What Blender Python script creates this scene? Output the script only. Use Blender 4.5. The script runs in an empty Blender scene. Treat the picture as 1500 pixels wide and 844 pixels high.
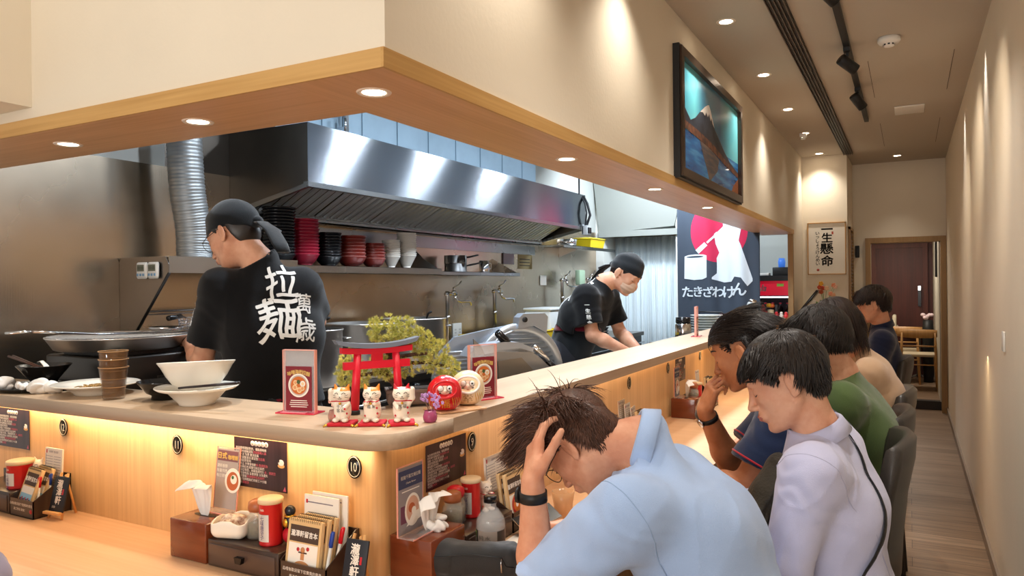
import bpy, math, random
import numpy as np
from mathutils import Vector, Matrix, Euler
rnd = random.Random(7)
SC = bpy.context.scene
COL = SC.collection
PI = math.pi

# ---------------------------------------------------------------- materials
def lin(c):
    if isinstance(c, str):
        c = [int(c[i:i+2], 16)/255 for i in (0, 2, 4)]
    return tuple((x/12.92 if x <= .04045 else ((x+.055)/1.055)**2.4) for x in c[:3]) + (1.0,)

_M = {}
def mat(name, col='808080', rough=.5, metal=0., var=0., vscale=(8, 8, 8), bump=0., bscale=(40, 40, 40), trans=0.,
        ior=1.45, emis=None, estr=0., coat=0., sheen=0., aniso=0., alpha=1., sss=0., detail=3., wave=None, col2=None, spec=.5, tang='Z'):
    if name in _M: return _M[name]
    m = bpy.data.materials.new(name); m.use_nodes = True
    nt = m.node_tree; N = nt.nodes; L = nt.links
    b = N['Principled BSDF']
    b.inputs['Base Color'].default_value = lin(col)
    b.inputs['Roughness'].default_value = rough
    b.inputs['Metallic'].default_value = metal
    b.inputs['IOR'].default_value = ior
    b.inputs['Specular IOR Level'].default_value = spec
    b.inputs['Transmission Weight'].default_value = trans
    b.inputs['Coat Weight'].default_value = coat
    b.inputs['Coat Roughness'].default_value = .1
    b.inputs['Sheen Weight'].default_value = sheen
    b.inputs['Alpha'].default_value = alpha
    if sss:
        b.inputs['Subsurface Weight'].default_value = sss
        b.inputs['Subsurface Radius'].default_value = (.012, .004, .002)
        b.inputs['Subsurface Scale'].default_value = 1.
    if aniso:
        b.inputs['Anisotropic'].default_value = aniso
        t = N.new('ShaderNodeTangent'); t.direction_type = 'RADIAL'; t.axis = tang
        L.new(t.outputs[0], b.inputs['Tangent'])
    if emis:
        b.inputs['Emission Color'].default_value = lin(emis)
        b.inputs['Emission Strength'].default_value = estr
    co = None
    if var or bump:
        co = N.new('ShaderNodeTexCoord')
    if var:
        mp = N.new('ShaderNodeMapping'); mp.inputs['Scale'].default_value = vscale
        L.new(co.outputs['Object'], mp.inputs[0])
        nz = N.new('ShaderNodeTexNoise'); nz.inputs['Scale'].default_value = 1.; nz.inputs['Detail'].default_value = detail
        nz.inputs['Roughness'].default_value = .6
        L.new(mp.outputs[0], nz.inputs['Vector'])
        r = N.new('ShaderNodeValToRGB')
        c = lin(col)
        c2 = lin(col2) if col2 else tuple(x*(1-var) for x in c[:3]) + (1,)
        r.color_ramp.elements[0].position = .35; r.color_ramp.elements[0].color = c2
        r.color_ramp.elements[1].position = .62; r.color_ramp.elements[1].color = c
        L.new(nz.outputs[0], r.inputs[0]); L.new(r.outputs[0], b.inputs['Base Color'])
    if bump:
        mp = N.new('ShaderNodeMapping'); mp.inputs['Scale'].default_value = bscale
        L.new(co.outputs['Object'], mp.inputs[0])
        nz = N.new('ShaderNodeTexNoise'); nz.inputs['Scale'].default_value = 1.; nz.inputs['Detail'].default_value = 3
        L.new(mp.outputs[0], nz.inputs['Vector'])
        bp = N.new('ShaderNodeBump'); bp.inputs['Strength'].default_value = bump; bp.inputs['Distance'].default_value = .01
        L.new(nz.outputs[0], bp.inputs['Height']); L.new(bp.outputs[0], b.inputs['Normal'])
    _M[name] = m
    return m

def emit(name, col, strength):
    if name in _M: return _M[name]
    m = bpy.data.materials.new(name); m.use_nodes = True
    nt = m.node_tree; nt.nodes.clear()
    e = nt.nodes.new('ShaderNodeEmission'); o = nt.nodes.new('ShaderNodeOutputMaterial')
    e.inputs[0].default_value = lin(col); e.inputs[1].default_value = strength
    nt.links.new(e.outputs[0], o.inputs[0]); _M[name] = m
    return m

# ---------------------------------------------------------------- mesh builder
class MB:
    def __init__(s): s.v = []; s.f = []; s.mi = []; s.sm = []; s.cur = 0; s.smooth = False
    def add(s, vs, fs, mi=None, sm=None):
        o = len(s.v); s.v += [tuple(v) for v in vs]
        for f in fs:
            s.f.append(tuple(i+o for i in f)); s.mi.append(s.cur if mi is None else mi); s.sm.append(s.smooth if sm is None else sm)
        return s
    def box(s, x0, x1, y0, y1, z0, z1, mi=None, M=None):
        vs = [(x, y, z) for x in (x0, x1) for y in (y0, y1) for z in (z0, z1)]
        if M is not None: vs = [M @ Vector(v) for v in vs]
        return s.add(vs, [(0,1,3,2), (4,6,7,5), (0,4,5,1), (2,3,7,6), (0,2,6,4), (1,5,7,3)], mi, False)
    def bbox(s, x0, x1, y0, y1, z0, z1, b=.002, mi=None, M=None, seg=2):
        import bmesh
        bm = bmesh.new(); r = bmesh.ops.create_cube(bm, size=1)
        for v in bm.verts: v.co = Vector(((x0+x1)/2+v.co.x*(x1-x0), (y0+y1)/2+v.co.y*(y1-y0), (z0+z1)/2+v.co.z*(z1-z0)))
        bmesh.ops.bevel(bm, geom=list(bm.edges), offset=b, segments=seg, profile=.5, affect='EDGES')
        return s.bm(bm, M, mi, True if seg > 1 else False)
    def bm(s, bm, M=None, mi=None, sm=None):
        bm.verts.ensure_lookup_table(); bm.verts.index_update()
        vs = [(M @ v.co) if M is not None else v.co.copy() for v in bm.verts]
        fs = [[v.index for v in f.verts] for f in bm.faces]
        bm.free()
        return s.add(vs, fs, mi, sm)
    def prism(s, poly, z0, z1, M=None, mi=None, sm=False):
        n = len(poly)
        vs = [Vector((x, y, z0)) for x, y in poly] + [Vector((x, y, z1)) for x, y in poly]
        if M is not None: vs = [M @ v for v in vs]
        a = sum(poly[i][0]*poly[(i+1)%n][1]-poly[(i+1)%n][0]*poly[i][1] for i in range(n))
        fs = [tuple(reversed(range(n))), tuple(range(n, 2*n))] + [(i, (i+1)%n, n+(i+1)%n, n+i) for i in range(n)]
        if a*(z1-z0) < 0: fs = [tuple(reversed(f)) for f in fs]
        o = len(s.f)
        s.add(vs, fs, mi, sm)
        s.sm[o] = s.sm[o+1] = False
        return s
    def lathe(s, prof, seg=32, c=(0,0,0), M=None, mi=None, sm=True, cap=True):
        vs = []; fs = []; n = len(prof)
        for i in range(seg):
            a = 2*PI*i/seg
            for r, z in prof: vs.append(Vector((c[0]+r*math.cos(a), c[1]+r*math.sin(a), c[2]+z)))
        if M is not None: vs = [M @ v for v in vs]
        for i in range(seg):
            j = (i+1) % seg
            for k in range(n-1):
                fs.append((i*n+k, j*n+k, j*n+k+1, i*n+k+1))
        s.add(vs, fs, mi, sm)
        if cap:
            o = len(s.v)-len(vs)
            for k, rev in ((0, True), (n-1, False)):
                if prof[k][0] > 1e-6:
                    f = [o+i*n+k for i in range(seg)]
                    s.f.append(tuple(reversed(f)) if rev else tuple(f)); s.mi.append(s.cur if mi is None else mi); s.sm.append(False)
        return s
    def tube(s, pts, r, seg=10, mi=None, sm=True, cap=True, closed=False, sq=1.0):
        pts = [Vector(p) for p in pts]; n = len(pts)
        rs = r if isinstance(r, (list, tuple)) else [r]*n
        up = None; rings = []
        for i, p in enumerate(pts):
            if closed: t = pts[(i+1)%n]-pts[i-1]
            else: t = pts[min(i+1, n-1)]-pts[max(i-1, 0)]
            t.normalize()
            if up is None:
                up = Vector((0,0,1)) if abs(t.z) < .9 else Vector((1,0,0))
            a = t.cross(up)
            if a.length < 1e-4: a = t.cross(Vector((.3,.9,.1)))
            a.normalize(); b = a.cross(t).normalized(); up = b
            rings.append([p+a*rs[i]*math.cos(2*PI*k/seg)+b*rs[i]*sq*math.sin(2*PI*k/seg) for k in range(seg)])
        vs = [v for R in rings for v in R]; fs = []
        m = n if closed else n-1
        for i in range(m):
            j = (i+1) % n
            for k in range(seg):
                l = (k+1) % seg
                fs.append((i*seg+k, i*seg+l, j*seg+l, j*seg+k))
        if cap and not closed:
            fs.append(tuple(reversed(range(seg)))); fs.append(tuple(range((n-1)*seg, n*seg)))
        return s.add(vs, fs, mi, sm)
    def ell(s, c, r, seg=20, rings=12, M=None, mi=None):
        prof = [(math.sin(PI*i/rings), -math.cos(PI*i/rings)) for i in range(rings+1)]
        vs = []; c = Vector(c)
        T = M if M is not None else Matrix.Identity(4)
        for i in range(seg):
            a = 2*PI*i/seg
            for q, z in prof: vs.append(T @ Vector((c.x+r[0]*q*math.cos(a), c.y+r[1]*q*math.sin(a), c.z+r[2]*z)))
        n = rings+1
        fs = [(i*n+k, ((i+1)%seg)*n+k, ((i+1)%seg)*n+k+1, i*n+k+1) for i in range(seg) for k in range(rings)]
        return s.add(vs, fs, mi, True)
    def quad(s, a, b, c, d, mi=None): return s.add([a, b, c, d], [(0,1,2,3)], mi, False)
    def build(s, name, mats, parent=None, **kw):
        me = bpy.data.meshes.new(name)
        me.from_pydata([tuple(v) for v in s.v], [], s.f)
        if not isinstance(mats, (list, tuple)): mats = [mats]
        for m in mats: me.materials.append(m)
        if s.f:
            me.polygons.foreach_set('material_index', s.mi)
            me.polygons.foreach_set('use_smooth', s.sm)
        me.update()
        o = bpy.data.objects.new(name, me); COL.objects.link(o)
        if parent is not None: o.parent = parent
        if kw: tag(o, **kw)
        return o

def tag(o, label=None, cat=None, group=None, kind=None):
    if label: o['label'] = label
    if cat: o['category'] = cat
    if group: o['group'] = group
    if kind: o['kind'] = kind
    return o
def thing(name, label, cat, loc=(0,0,0), rz=0, group=None, rot=None, scale=None):
    o = bpy.data.objects.new(name, None); COL.objects.link(o)
    o.empty_display_size = .05
    o.location = loc; o.rotation_euler = rot if rot is not None else (0, 0, rz)
    if scale: o.scale = (scale,)*3 if not isinstance(scale, (tuple, list)) else scale
    tag(o, label, cat, group); return o
def struct(mb, name, m, parent=None):
    o = mb.build(name, m, parent)
    if parent is None: o['kind'] = 'structure'
    return o
def dup(root, loc=None, rz=None, label=None, group=None, rot=None, scale=None):
    kids = {}
    for o in bpy.data.objects:
        if o.parent is not None: kids.setdefault(o.parent.name, []).append(o)
    def rec(o, par):
        c = o.copy(); COL.objects.link(c)
        if par is not None: c.parent = par
        for k in kids.get(o.name, []): rec(k, c)
        return c
    r = rec(root, None)
    if loc is not None: r.location = loc
    if rz is not None: r.rotation_euler = (0, 0, rz)
    if rot is not None: r.rotation_euler = rot
    if scale: r.scale = (scale,)*3
    if label: r['label'] = label
    if group: r['group'] = group
    return r
def frame(o, x, z=None, y=None):
    """matrix with origin o, local x = x, local z ~ z"""
    X = Vector(x).normalized()
    if z is not None:
        Z = Vector(z); Y = Z.cross(X).normalized(); Z = X.cross(Y)
    else:
        Y = Vector(y); Z = X.cross(Y).normalized(); Y = Z.cross(X)
    M = Matrix(((X.x, Y.x, Z.x, o[0]), (X.y, Y.y, Z.y, o[1]), (X.z, Y.z, Z.z, o[2]), (0,0,0,1)))
    return M
def TR(x=0, y=0, z=0): return Matrix.Translation((x, y, z))
def RX(a): return Matrix.Rotation(a, 4, 'X')
def RY(a): return Matrix.Rotation(a, 4, 'Y')
def RZ(a): return Matrix.Rotation(a, 4, 'Z')

_T = {}
def text_geo(txt, size=1., off=0., ext=0., align='CENTER', shear=0., space=1.):
    off = 0.
    key = (txt, off, align, shear, space, ext/size if size else 0)
    if key not in _T:
        cu = bpy.data.curves.new('t', 'FONT'); cu.body = txt; cu.size = 1.; cu.offset = off; cu.extrude = ext/size if size else 0
        cu.align_x = align; cu.align_y = 'CENTER'; cu.shear = shear; cu.resolution_u = 3; cu.space_character = space
        ob = bpy.data.objects.new('t', cu); COL.objects.link(ob)
        dg = bpy.context.evaluated_depsgraph_get()
        me = bpy.data.meshes.new_from_object(ob.evaluated_get(dg))
        vs = [v.co.copy() for v in me.vertices]; fs = [tuple(p.vertices) for p in me.polygons]
        bpy.data.objects.remove(ob); bpy.data.curves.remove(cu); bpy.data.meshes.remove(me)
        if vs:
            ys = [v.y for v in vs]; xs = [v.x for v in vs]
            cy = (max(ys)+min(ys))/2; cx = (max(xs)+min(xs))/2 if align == 'CENTER' else min(xs)
            vs = [Vector((v.x-cx, v.y-cy, v.z)) for v in vs]
        _T[key] = (vs, fs)
    vs, fs = _T[key]
    return [v*size for v in vs], fs
def put_text(mb, txt, size, M, off=0., mi=None, align='CENTER', sx=1., shear=0., fn=None):
    vs, fs = text_geo(txt, size, 0., 0., align, shear)
    sh = [(0, 0)] if off < .015 or size < .012 else [(a*off*size*.8, b*off*size*.8) for a, b in ((-1, 0), (1, 0), (0, -1), (0, 1))]
    for k, (dx, dy) in enumerate(sh):
        w_ = [Vector((v.x*sx+dx, v.y+dy, k*size*.002)) for v in vs]
        if fn: w_ = [fn(v) for v in w_]
        mb.add([M @ v for v in w_], fs, mi, False)
    return mb

def spot(name, loc, target, power, size=60, blend=.6, col=(1,.82,.6), r=.03):
    l = bpy.data.lights.new(name, 'SPOT'); l.energy = power; l.spot_size = math.radians(size); l.spot_blend = blend
    l.color = col; l.shadow_soft_size = r
    o = bpy.data.objects.new(name, l); COL.objects.link(o); o.location = loc
    o.rotation_euler = (Vector(target)-Vector(loc)).to_track_quat('-Z', 'Y').to_euler()
    return o
def area(name, loc, target, power, sx, sy, col=(1,1,1), up='Y', spread=None):
    l = bpy.data.lights.new(name, 'AREA'); l.energy = power; l.shape = 'RECTANGLE'; l.size = sx; l.size_y = sy; l.color = col
    if spread: l.spread = math.radians(spread)
    o = bpy.data.objects.new(name, l); COL.objects.link(o); o.location = loc
    o.rotation_euler = (Vector(target)-Vector(loc)).to_track_quat('-Z', up).to_euler()
    return o

# ---------------------------------------------------------------- implicit surfaces
def V(*a): return np.array(a, float)
class Cone:
    """rounded tapered capsule, optional squash of one axis: (dirvec, factor)"""
    def __init__(s, a, b, r1, r2, sq=None):
        s.a = np.array(a, float); s.b = np.array(b, float); s.r1 = r1; s.r2 = r2
        s.c = (s.a+s.b)/2; s.R = np.linalg.norm(s.b-s.a)/2+max(r1, r2)
        s.sq = None
        if sq is not None:
            d = np.array(sq[0], float); d /= np.linalg.norm(d); s.sq = (d, sq[1])
            if sq[1] > 1: s.R *= 1.0
            else: s.R = s.R/ sq[1]
    def __call__(s, p):
        q = p-s.a; ba = s.b-s.a; k = 1.
        if s.sq is not None:
            d, f = s.sq      # distances along d are multiplied by f: f>1 flattens
            q = q+np.outer(q@d, d)*(f-1); ba = ba+d*(ba@d)*(f-1); k = 1/max(1., f)
        L = ba@ba+1e-12
        t = np.clip(q@ba/L, 0, 1)
        return (np.linalg.norm(q-t[:, None]*ba, axis=1)-(s.r1+(s.r2-s.r1)*t))*k
class Ell:
    def __init__(s, c, r, M=None):
        s.c = np.array(c, float); s.r = np.array(r, float); s.R = max(r); s.M = M
    def __call__(s, p):
        q = p-s.c
        if s.M is not None: q = q@s.M
        k0 = np.linalg.norm(q/s.r, axis=1); k1 = np.linalg.norm(q/(s.r**2), axis=1)+1e-9
        return k0*(k0-1)/k1
class RBox:
    def __init__(s, c, h, r, M=None):
        s.c = np.array(c, float); s.h = np.array(h, float)-r; s.r = r; s.M = M; s.R = np.linalg.norm(h)
    def __call__(s, p):
        q = p-s.c
        if s.M is not None: q = q@s.M
        q = np.abs(q)-s.h
        return np.linalg.norm(np.maximum(q, 0), axis=1)+np.minimum(q.max(1), 0)-s.r
class Half:
    """half space: negative on the side n points away from"""
    def __init__(s, p, n):
        s.p = np.array(p, float); s.n = np.array(n, float); s.n /= np.linalg.norm(s.n); s.c = s.p; s.R = 1e3
    def __call__(s, p): return (p-s.p)@s.n
class Fn:
    def __init__(s, f, c, R): s.f = f; s.c = np.array(c, float); s.R = R
    def __call__(s, p): return s.f(p)
class Model:
    def __init__(s): s.ops = []; s.disp = None
    def u(s, prim, k=.01): s.ops.append(('u', prim, k)); return s
    def sub(s, prim, k=.005): s.ops.append(('s', prim, k)); return s
    def isect(s, prim, k=.005): s.ops.append(('i', prim, k)); return s
    def ev(s, cc, pts, H):
        """cc (n,3) cell centres, pts (n,m,3)"""
        n, m, _ = pts.shape
        d = np.full((n, m), .5)
        for op, pr, k in s.ops:
            reach = pr.R+H*.9+k+.03
            idx = np.nonzero(((cc-pr.c)**2).sum(1) < reach*reach)[0] if pr.R < 100 else np.arange(n)
            if len(idx) == 0: continue
            e = pr(pts[idx].reshape(-1, 3)).reshape(len(idx), m)
            a = d[idx]
            if op == 'u':
                h = np.clip(.5+.5*(a-e)/k, 0, 1); d[idx] = a*(1-h)+e*h-k*h*(1-h)
            elif op == 's':
                e = -e; h = np.clip(.5-.5*(a-e)/k, 0, 1); d[idx] = a*(1-h)+e*h+k*h*(1-h)
            else:
                h = np.clip(.5-.5*(a-e)/k, 0, 1); d[idx] = a*(1-h)+e*h+k*h*(1-h)
        if s.disp is not None:
            d = d+s.disp(pts.reshape(-1, 3)).reshape(n, m)
        return d
    def dist(s, P):
        P = np.atleast_2d(P); return s.ev(P, P[:, None, :], .6)[:, 0]
    def project(s, P, direction=None, steps=14, off=0.):
        """move points onto the surface, along a direction or along the gradient"""
        P = np.array(P, float).copy(); best = P.copy(); bd = np.full(len(P), 9.)
        for _ in range(steps):
            d = s.dist(P)-off
            if direction is None:
                g = s.grad(P); P -= g*(d*.8)[:, None]; continue
            b = np.abs(d) < bd; best[b] = P[b]; bd[b] = np.abs(d[b])
            P += np.outer(d*.8, direction)
        if direction is None: return P
        d = np.abs(s.dist(P)-off); b = d < bd; best[b] = P[b]; bd[b] = d[b]
        miss = bd > .002
        if miss.any():
            Q = best[miss]
            for _ in range(6): Q = Q-s.grad(Q)*((s.dist(Q)-off)*.9)[:, None]
            best[miss] = Q
        return best
    def grad(s, P, e=.002):
        g = np.stack([s.dist(P+np.eye(3)[i]*e)-s.dist(P-np.eye(3)[i]*e) for i in range(3)], 1)
        return g/(np.linalg.norm(g, axis=1)[:, None]+1e-9)
    def mesh(s, h=.005):
        lo = np.min([o[1].c-o[1].R for o in s.ops if o[0] == 'u'], 0)-.03
        hi = np.max([o[1].c+o[1].R for o in s.ops if o[0] == 'u'], 0)+.03
        B = 8; H = B*h
        n = np.ceil((hi-lo)/H).astype(int)
        I = np.stack(np.meshgrid(*[np.arange(k) for k in n], indexing='ij'), -1).reshape(-1, 3)
        cc = lo+(I+.5)*H
        d = s.ev(cc, cc[:, None, :], H)[:, 0]
        act = np.abs(d) < H*.87*1.25+.012
        I = I[act]; cc = cc[act]
        g = np.arange(B+1)
        G = np.stack(np.meshgrid(g, g, g, indexing='ij'), -1)
        keys = []; vert = []; quads = []
        BIG = 1 << 20
        for st in range(0, len(I), 600):
            Ib = I[st:st+600]; cb = cc[st:st+600]
            pts = lo+(Ib[:, None, :]*B+G.reshape(1, -1, 3))*h
            v = s.ev(cb, pts, H).reshape(-1, B+1, B+1, B+1)
            sg = v < 0
            cnt = sum(sg[:, i:B+i, j:B+j, k:B+k].astype(np.int8) for i in (0,1) for j in (0,1) for k in (0,1))
            ci = np.nonzero((cnt > 0) & (cnt < 8))
            if len(ci[0]) == 0: continue
            acc = np.zeros((len(ci[0]), 3)); num = np.zeros(len(ci[0]))
            b, x, y, z = ci
            for ax in range(3):
                o1, o2 = [a for a in range(3) if a != ax]
                for i in (0,1):
                    for j in (0,1):
                        off = [0,0,0]; off[o1] = i; off[o2] = j
                        of2 = list(off); of2[ax] = 1
                        va = v[b, x+off[0], y+off[1], z+off[2]]; vb = v[b, x+of2[0], y+of2[1], z+of2[2]]
                        cr = (va < 0) != (vb < 0)
                        t = np.where(cr, va/np.where(cr, va-vb, 1), 0)
                        P = np.zeros((len(b), 3)); P += off; P[:, ax] += t
                        acc += P*cr[:, None]; num += cr
            Pm = acc/num[:, None]
            gc = Ib[b]*B+np.stack([x, y, z], 1)
            vert.append(lo+(gc+Pm)*h)
            k = (gc[:, 0]*BIG+gc[:, 1])*BIG+gc[:, 2]
            keys.append(k)
            for ax in range(3):
                e = [0,0,0]; e[ax] = 1
                va = v[b, x, y, z]; vb = v[b, x+e[0], y+e[1], z+e[2]]
                m = (va < 0) != (vb < 0)
                gq = gc[m]; ins = va[m] < 0
                o1, o2 = (ax+1) % 3, (ax+2) % 3
                d1 = np.zeros(3, int); d1[o1] = 1; d2 = np.zeros(3, int); d2[o2] = 1
                q = np.stack([gq, gq-d1, gq-d1-d2, gq-d2], 1)
                q = np.where(ins[:, None, None], q, q[:, ::-1])
                quads.append((q[..., 0]*BIG+q[..., 1])*BIG+q[..., 2])
        keys = np.concatenate(keys); vert = np.concatenate(vert); quads = np.concatenate(quads)
        o = np.argsort(keys); ks = keys[o]
        pos = np.clip(np.searchsorted(ks, quads), 0, len(ks)-1)
        ok = (ks[pos] == quads).all(1)
        return vert, o[pos[ok]]
def np_mesh(name, verts, quads, mats, parent=None, mi=None, smooth=True, **kw):
    me = bpy.data.meshes.new(name)
    nv, nf = len(verts), len(quads); k = quads.shape[1]
    me.vertices.add(nv); me.vertices.foreach_set('co', np.asarray(verts, np.float32).ravel())
    me.loops.add(nf*k); me.loops.foreach_set('vertex_index', np.asarray(quads, np.int32).ravel())
    me.polygons.add(nf); me.polygons.foreach_set('loop_start', np.arange(0, nf*k, k, dtype=np.int32))
    if mi is not None: me.polygons.foreach_set('material_index', np.asarray(mi, np.int32))
    me.polygons.foreach_set('use_smooth', np.full(nf, smooth))
    if not isinstance(mats, (list, tuple)): mats = [mats]
    for m in mats: me.materials.append(m)
    me.update(calc_edges=True); me.validate()
    o = bpy.data.objects.new(name, me); COL.objects.link(o)
    if parent is not None: o.parent = parent
    if kw: tag(o, **kw)
    return o
def noise3(p, seed=0, n=6, f=20.):
    r = np.random.RandomState(seed); o = np.zeros(len(p))
    for i in range(n):
        k = r.normal(size=3); k *= f*(.6+.9*r.rand())/np.linalg.norm(k)
        q = r.normal(size=3); q *= f*.5/np.linalg.norm(q)
        o += np.sin(p@k+r.rand()*6.3+1.6*np.sin(p@q+r.rand()*6.3))
    return o/n**.5/.7
ROLL = math.radians(-.62); WORLD = .60; EXPO = .14
P_SOF = 13.5; P_CEIL = 30.; P_LED = 1.3; P_KIT = 26.; P_FRONT = 62.; P_TRACK = 30.
m_hair_black = mat('hair_black', '1F1612', .42, var=.3, vscale=(60, 60, 60), spec=.6)
m_hair_brown = mat('hair_brown', '5E3E30', .42, var=.45, vscale=(70, 70, 70), spec=.55)
m_hair_dkbr = mat('hair_dark_brown', '2C1C15', .42, var=.35, vscale=(70, 70, 70), spec=.6)
m_black_rubber = mat('black_rubber', '141416', .5); m_steel_small = mat('small_steel', 'B8B8BC', .25, 1.)
# ================================================================ people
def nrm(a): a = np.array(a, float); return a/(np.linalg.norm(a)+1e-12)
def basis(x, z):
    x = nrm(x); z = np.array(z, float); z = nrm(z-x*(z@x)); y = np.cross(z, x)
    return np.stack([x, y, z], 1)      # columns = local axes
SKIN = lambda n, c, r='B06048': mat(n, c, .5, sss=.0, var=.10, vscale=(14, 14, 14), bump=.12, bscale=(220, 220, 220), col2=r, spec=.35)
m_lip = mat('lips', 'B4685C', .45)
m_dark = mat('dark_detail', '1C1512', .5)
m_white_eye = mat('eye_white', 'D8D0C8', .3)

class Head:
    """head frame: +x face, +y the person's left, +z crown; s = scale"""
    def __init__(s, c, fwd, up, sc=1., jaw=1., nose=1.):
        s.c = np.array(c, float); s.B = basis(fwd, up); s.sc = sc; s.jaw = jaw; s.nose = nose
    def w(s, *p): return s.c+s.B@(np.array(p, float)*s.sc)
    def loc(s, P): return (P-s.c)@s.B/s.sc
    def prims(s, m):
        k = s.sc; w = s.w; B = s.B; j = s.jaw
        def E(c, r, K=.012, op='u', R=None):
            Q = B if R is None else B@R
            getattr(m, op)(Ell(w(*c), np.array(r)*k, Q), K*k)
        def C(a, b, r1, r2, K=.012): m.u(Cone(w(*a), w(*b), r1*k, r2*k), K*k)
        E((-.015, 0, .036), (.097, .076, .084))
        E((.022, 0, .0), (.070, .064, .098), .02)
        E((.030, 0, -.060), (.056, .050*j, .052), .025)
        for y in (-1, 1):
            C((-.002, y*.055*j, -.045), (.058, y*.022*j, -.094), .019, .016, .022)
            E((.058, y*.037, -.018), (.024, .021, .022), .016)
        E((.074, 0, -.098), (.019, .021*j, .016), .016)
        C((.080, -.028, .030), (.080, .028, .030), .011, .011, .014)
        for y in (-1, 1): m.sub(Ell(w(.098, y*.032, .008), np.array((.014, .019, .012))*k, B), .012*k)
        for y in (-1, 1): E((.074, y*.031, .006), (.014, .0155, .0125), .004)
        n = s.nose
        C((.086, 0, .016), (.107*n, 0, -.027), .0065, .0095, .010)
        E((.108*n, 0, -.030), (.011, .011, .0095), .006)
        for y in (-1, 1): E((.100, y*.0125, -.033), (.010, .0075, .0075), .005)
        E((.088, 0, -.060), (.014, .026, .017), .012)
        E((.0985, 0, -.0575), (.0075, .021, .0048), .003)
        E((.0965, 0, -.0665), (.0085, .018, .0055), .003)
        m.sub(Cone(w(.107, -.019, -.0620), w(.107, .019, -.0620), .0018*k, .0018*k), .003*k)
        for y in (-1, 1):
            a = -.42*y
            R = np.array([[math.cos(a), -math.sin(a), 0], [math.sin(a), math.cos(a), 0], [0, 0, 1]])
            E((-.014, y*.0835, -.004), (.0195, .0065, .032), .004, R=R)
            m.sub(Ell(w(-.008, y*.0905, .001), np.array((.0115, .0050, .020))*k, B@R), .003*k)
            E((-.006, y*.080, -.030), (.008, .006, .010), .006)

def hand_prims(m, wr, x, z, curl=(30, 30, 30, 30), thumb=(40, 20), side=1, sc=1., spread=0.):
    """x: towards the fingers, z: back of the hand, side=+1: thumb on local +y"""
    B = basis(x, z); wr = np.array(wr, float)
    if side < 0: B = B*np.array([1, -1, 1])
    W = lambda p: wr+B@(np.array(p, float)*sc)
    m.u(Cone(W((-.01, 0, 0)), W((.035, 0, 0)), .026*sc, .030*sc, (B[:, 2], 1.5)), .012)
    m.u(RBox(W((.055, .001, 0)), np.array((.042, .040, .0135))*sc, .012*sc, B), .014)
    ys = (.031, .0105, -.0105, -.030); ls = (.074, .082, .076, .060); xs = (.092, .096, .092, .085)
    tips = []
    for i in range(4):
        p = np.array((xs[i], ys[i], -.001)); a = math.radians(curl[i]*.55); sp = math.radians(spread)*(1.5-i)/1.5
        r = .0095-.0006*i
        for sgm, f in ((0, .46), (1, .30), (2, .24)):
            d = np.array((math.cos(a)*math.cos(sp), math.sin(sp), -math.sin(a)))
            q = p+d*ls[i]*f
            m.u(Cone(W(p), W(q), r*sc, (r-.0009)*sc), .0035)
            p = q; r -= .0009; a += math.radians(curl[i])
        tips.append(W(p))
    t0 = np.array((.022, .030, -.008)); a = math.radians(thumb[0]); b = math.radians(thumb[1])
    d = np.array((math.cos(a)*math.cos(b), math.sin(a)*math.cos(b), -math.sin(b)))
    t1 = t0+d*.045; a2 = a-math.radians(18); d2 = np.array((math.cos(a2)*math.cos(b*1.5), math.sin(a2)*math.cos(b*1.5), -math.sin(b*1.5)))
    t2 = t1+d2*.034
    t3 = t2+d2*.024
    m.u(Cone(W(t0), W(t1), .0145*sc, .0115*sc), .012)
    m.u(Cone(W(t1), W(t2), .0112*sc, .0100*sc), .004)
    m.u(Cone(W(t2), W(t3), .0100*sc, .0080*sc), .004)
    tips.append(W(t3))
    return tips

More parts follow.
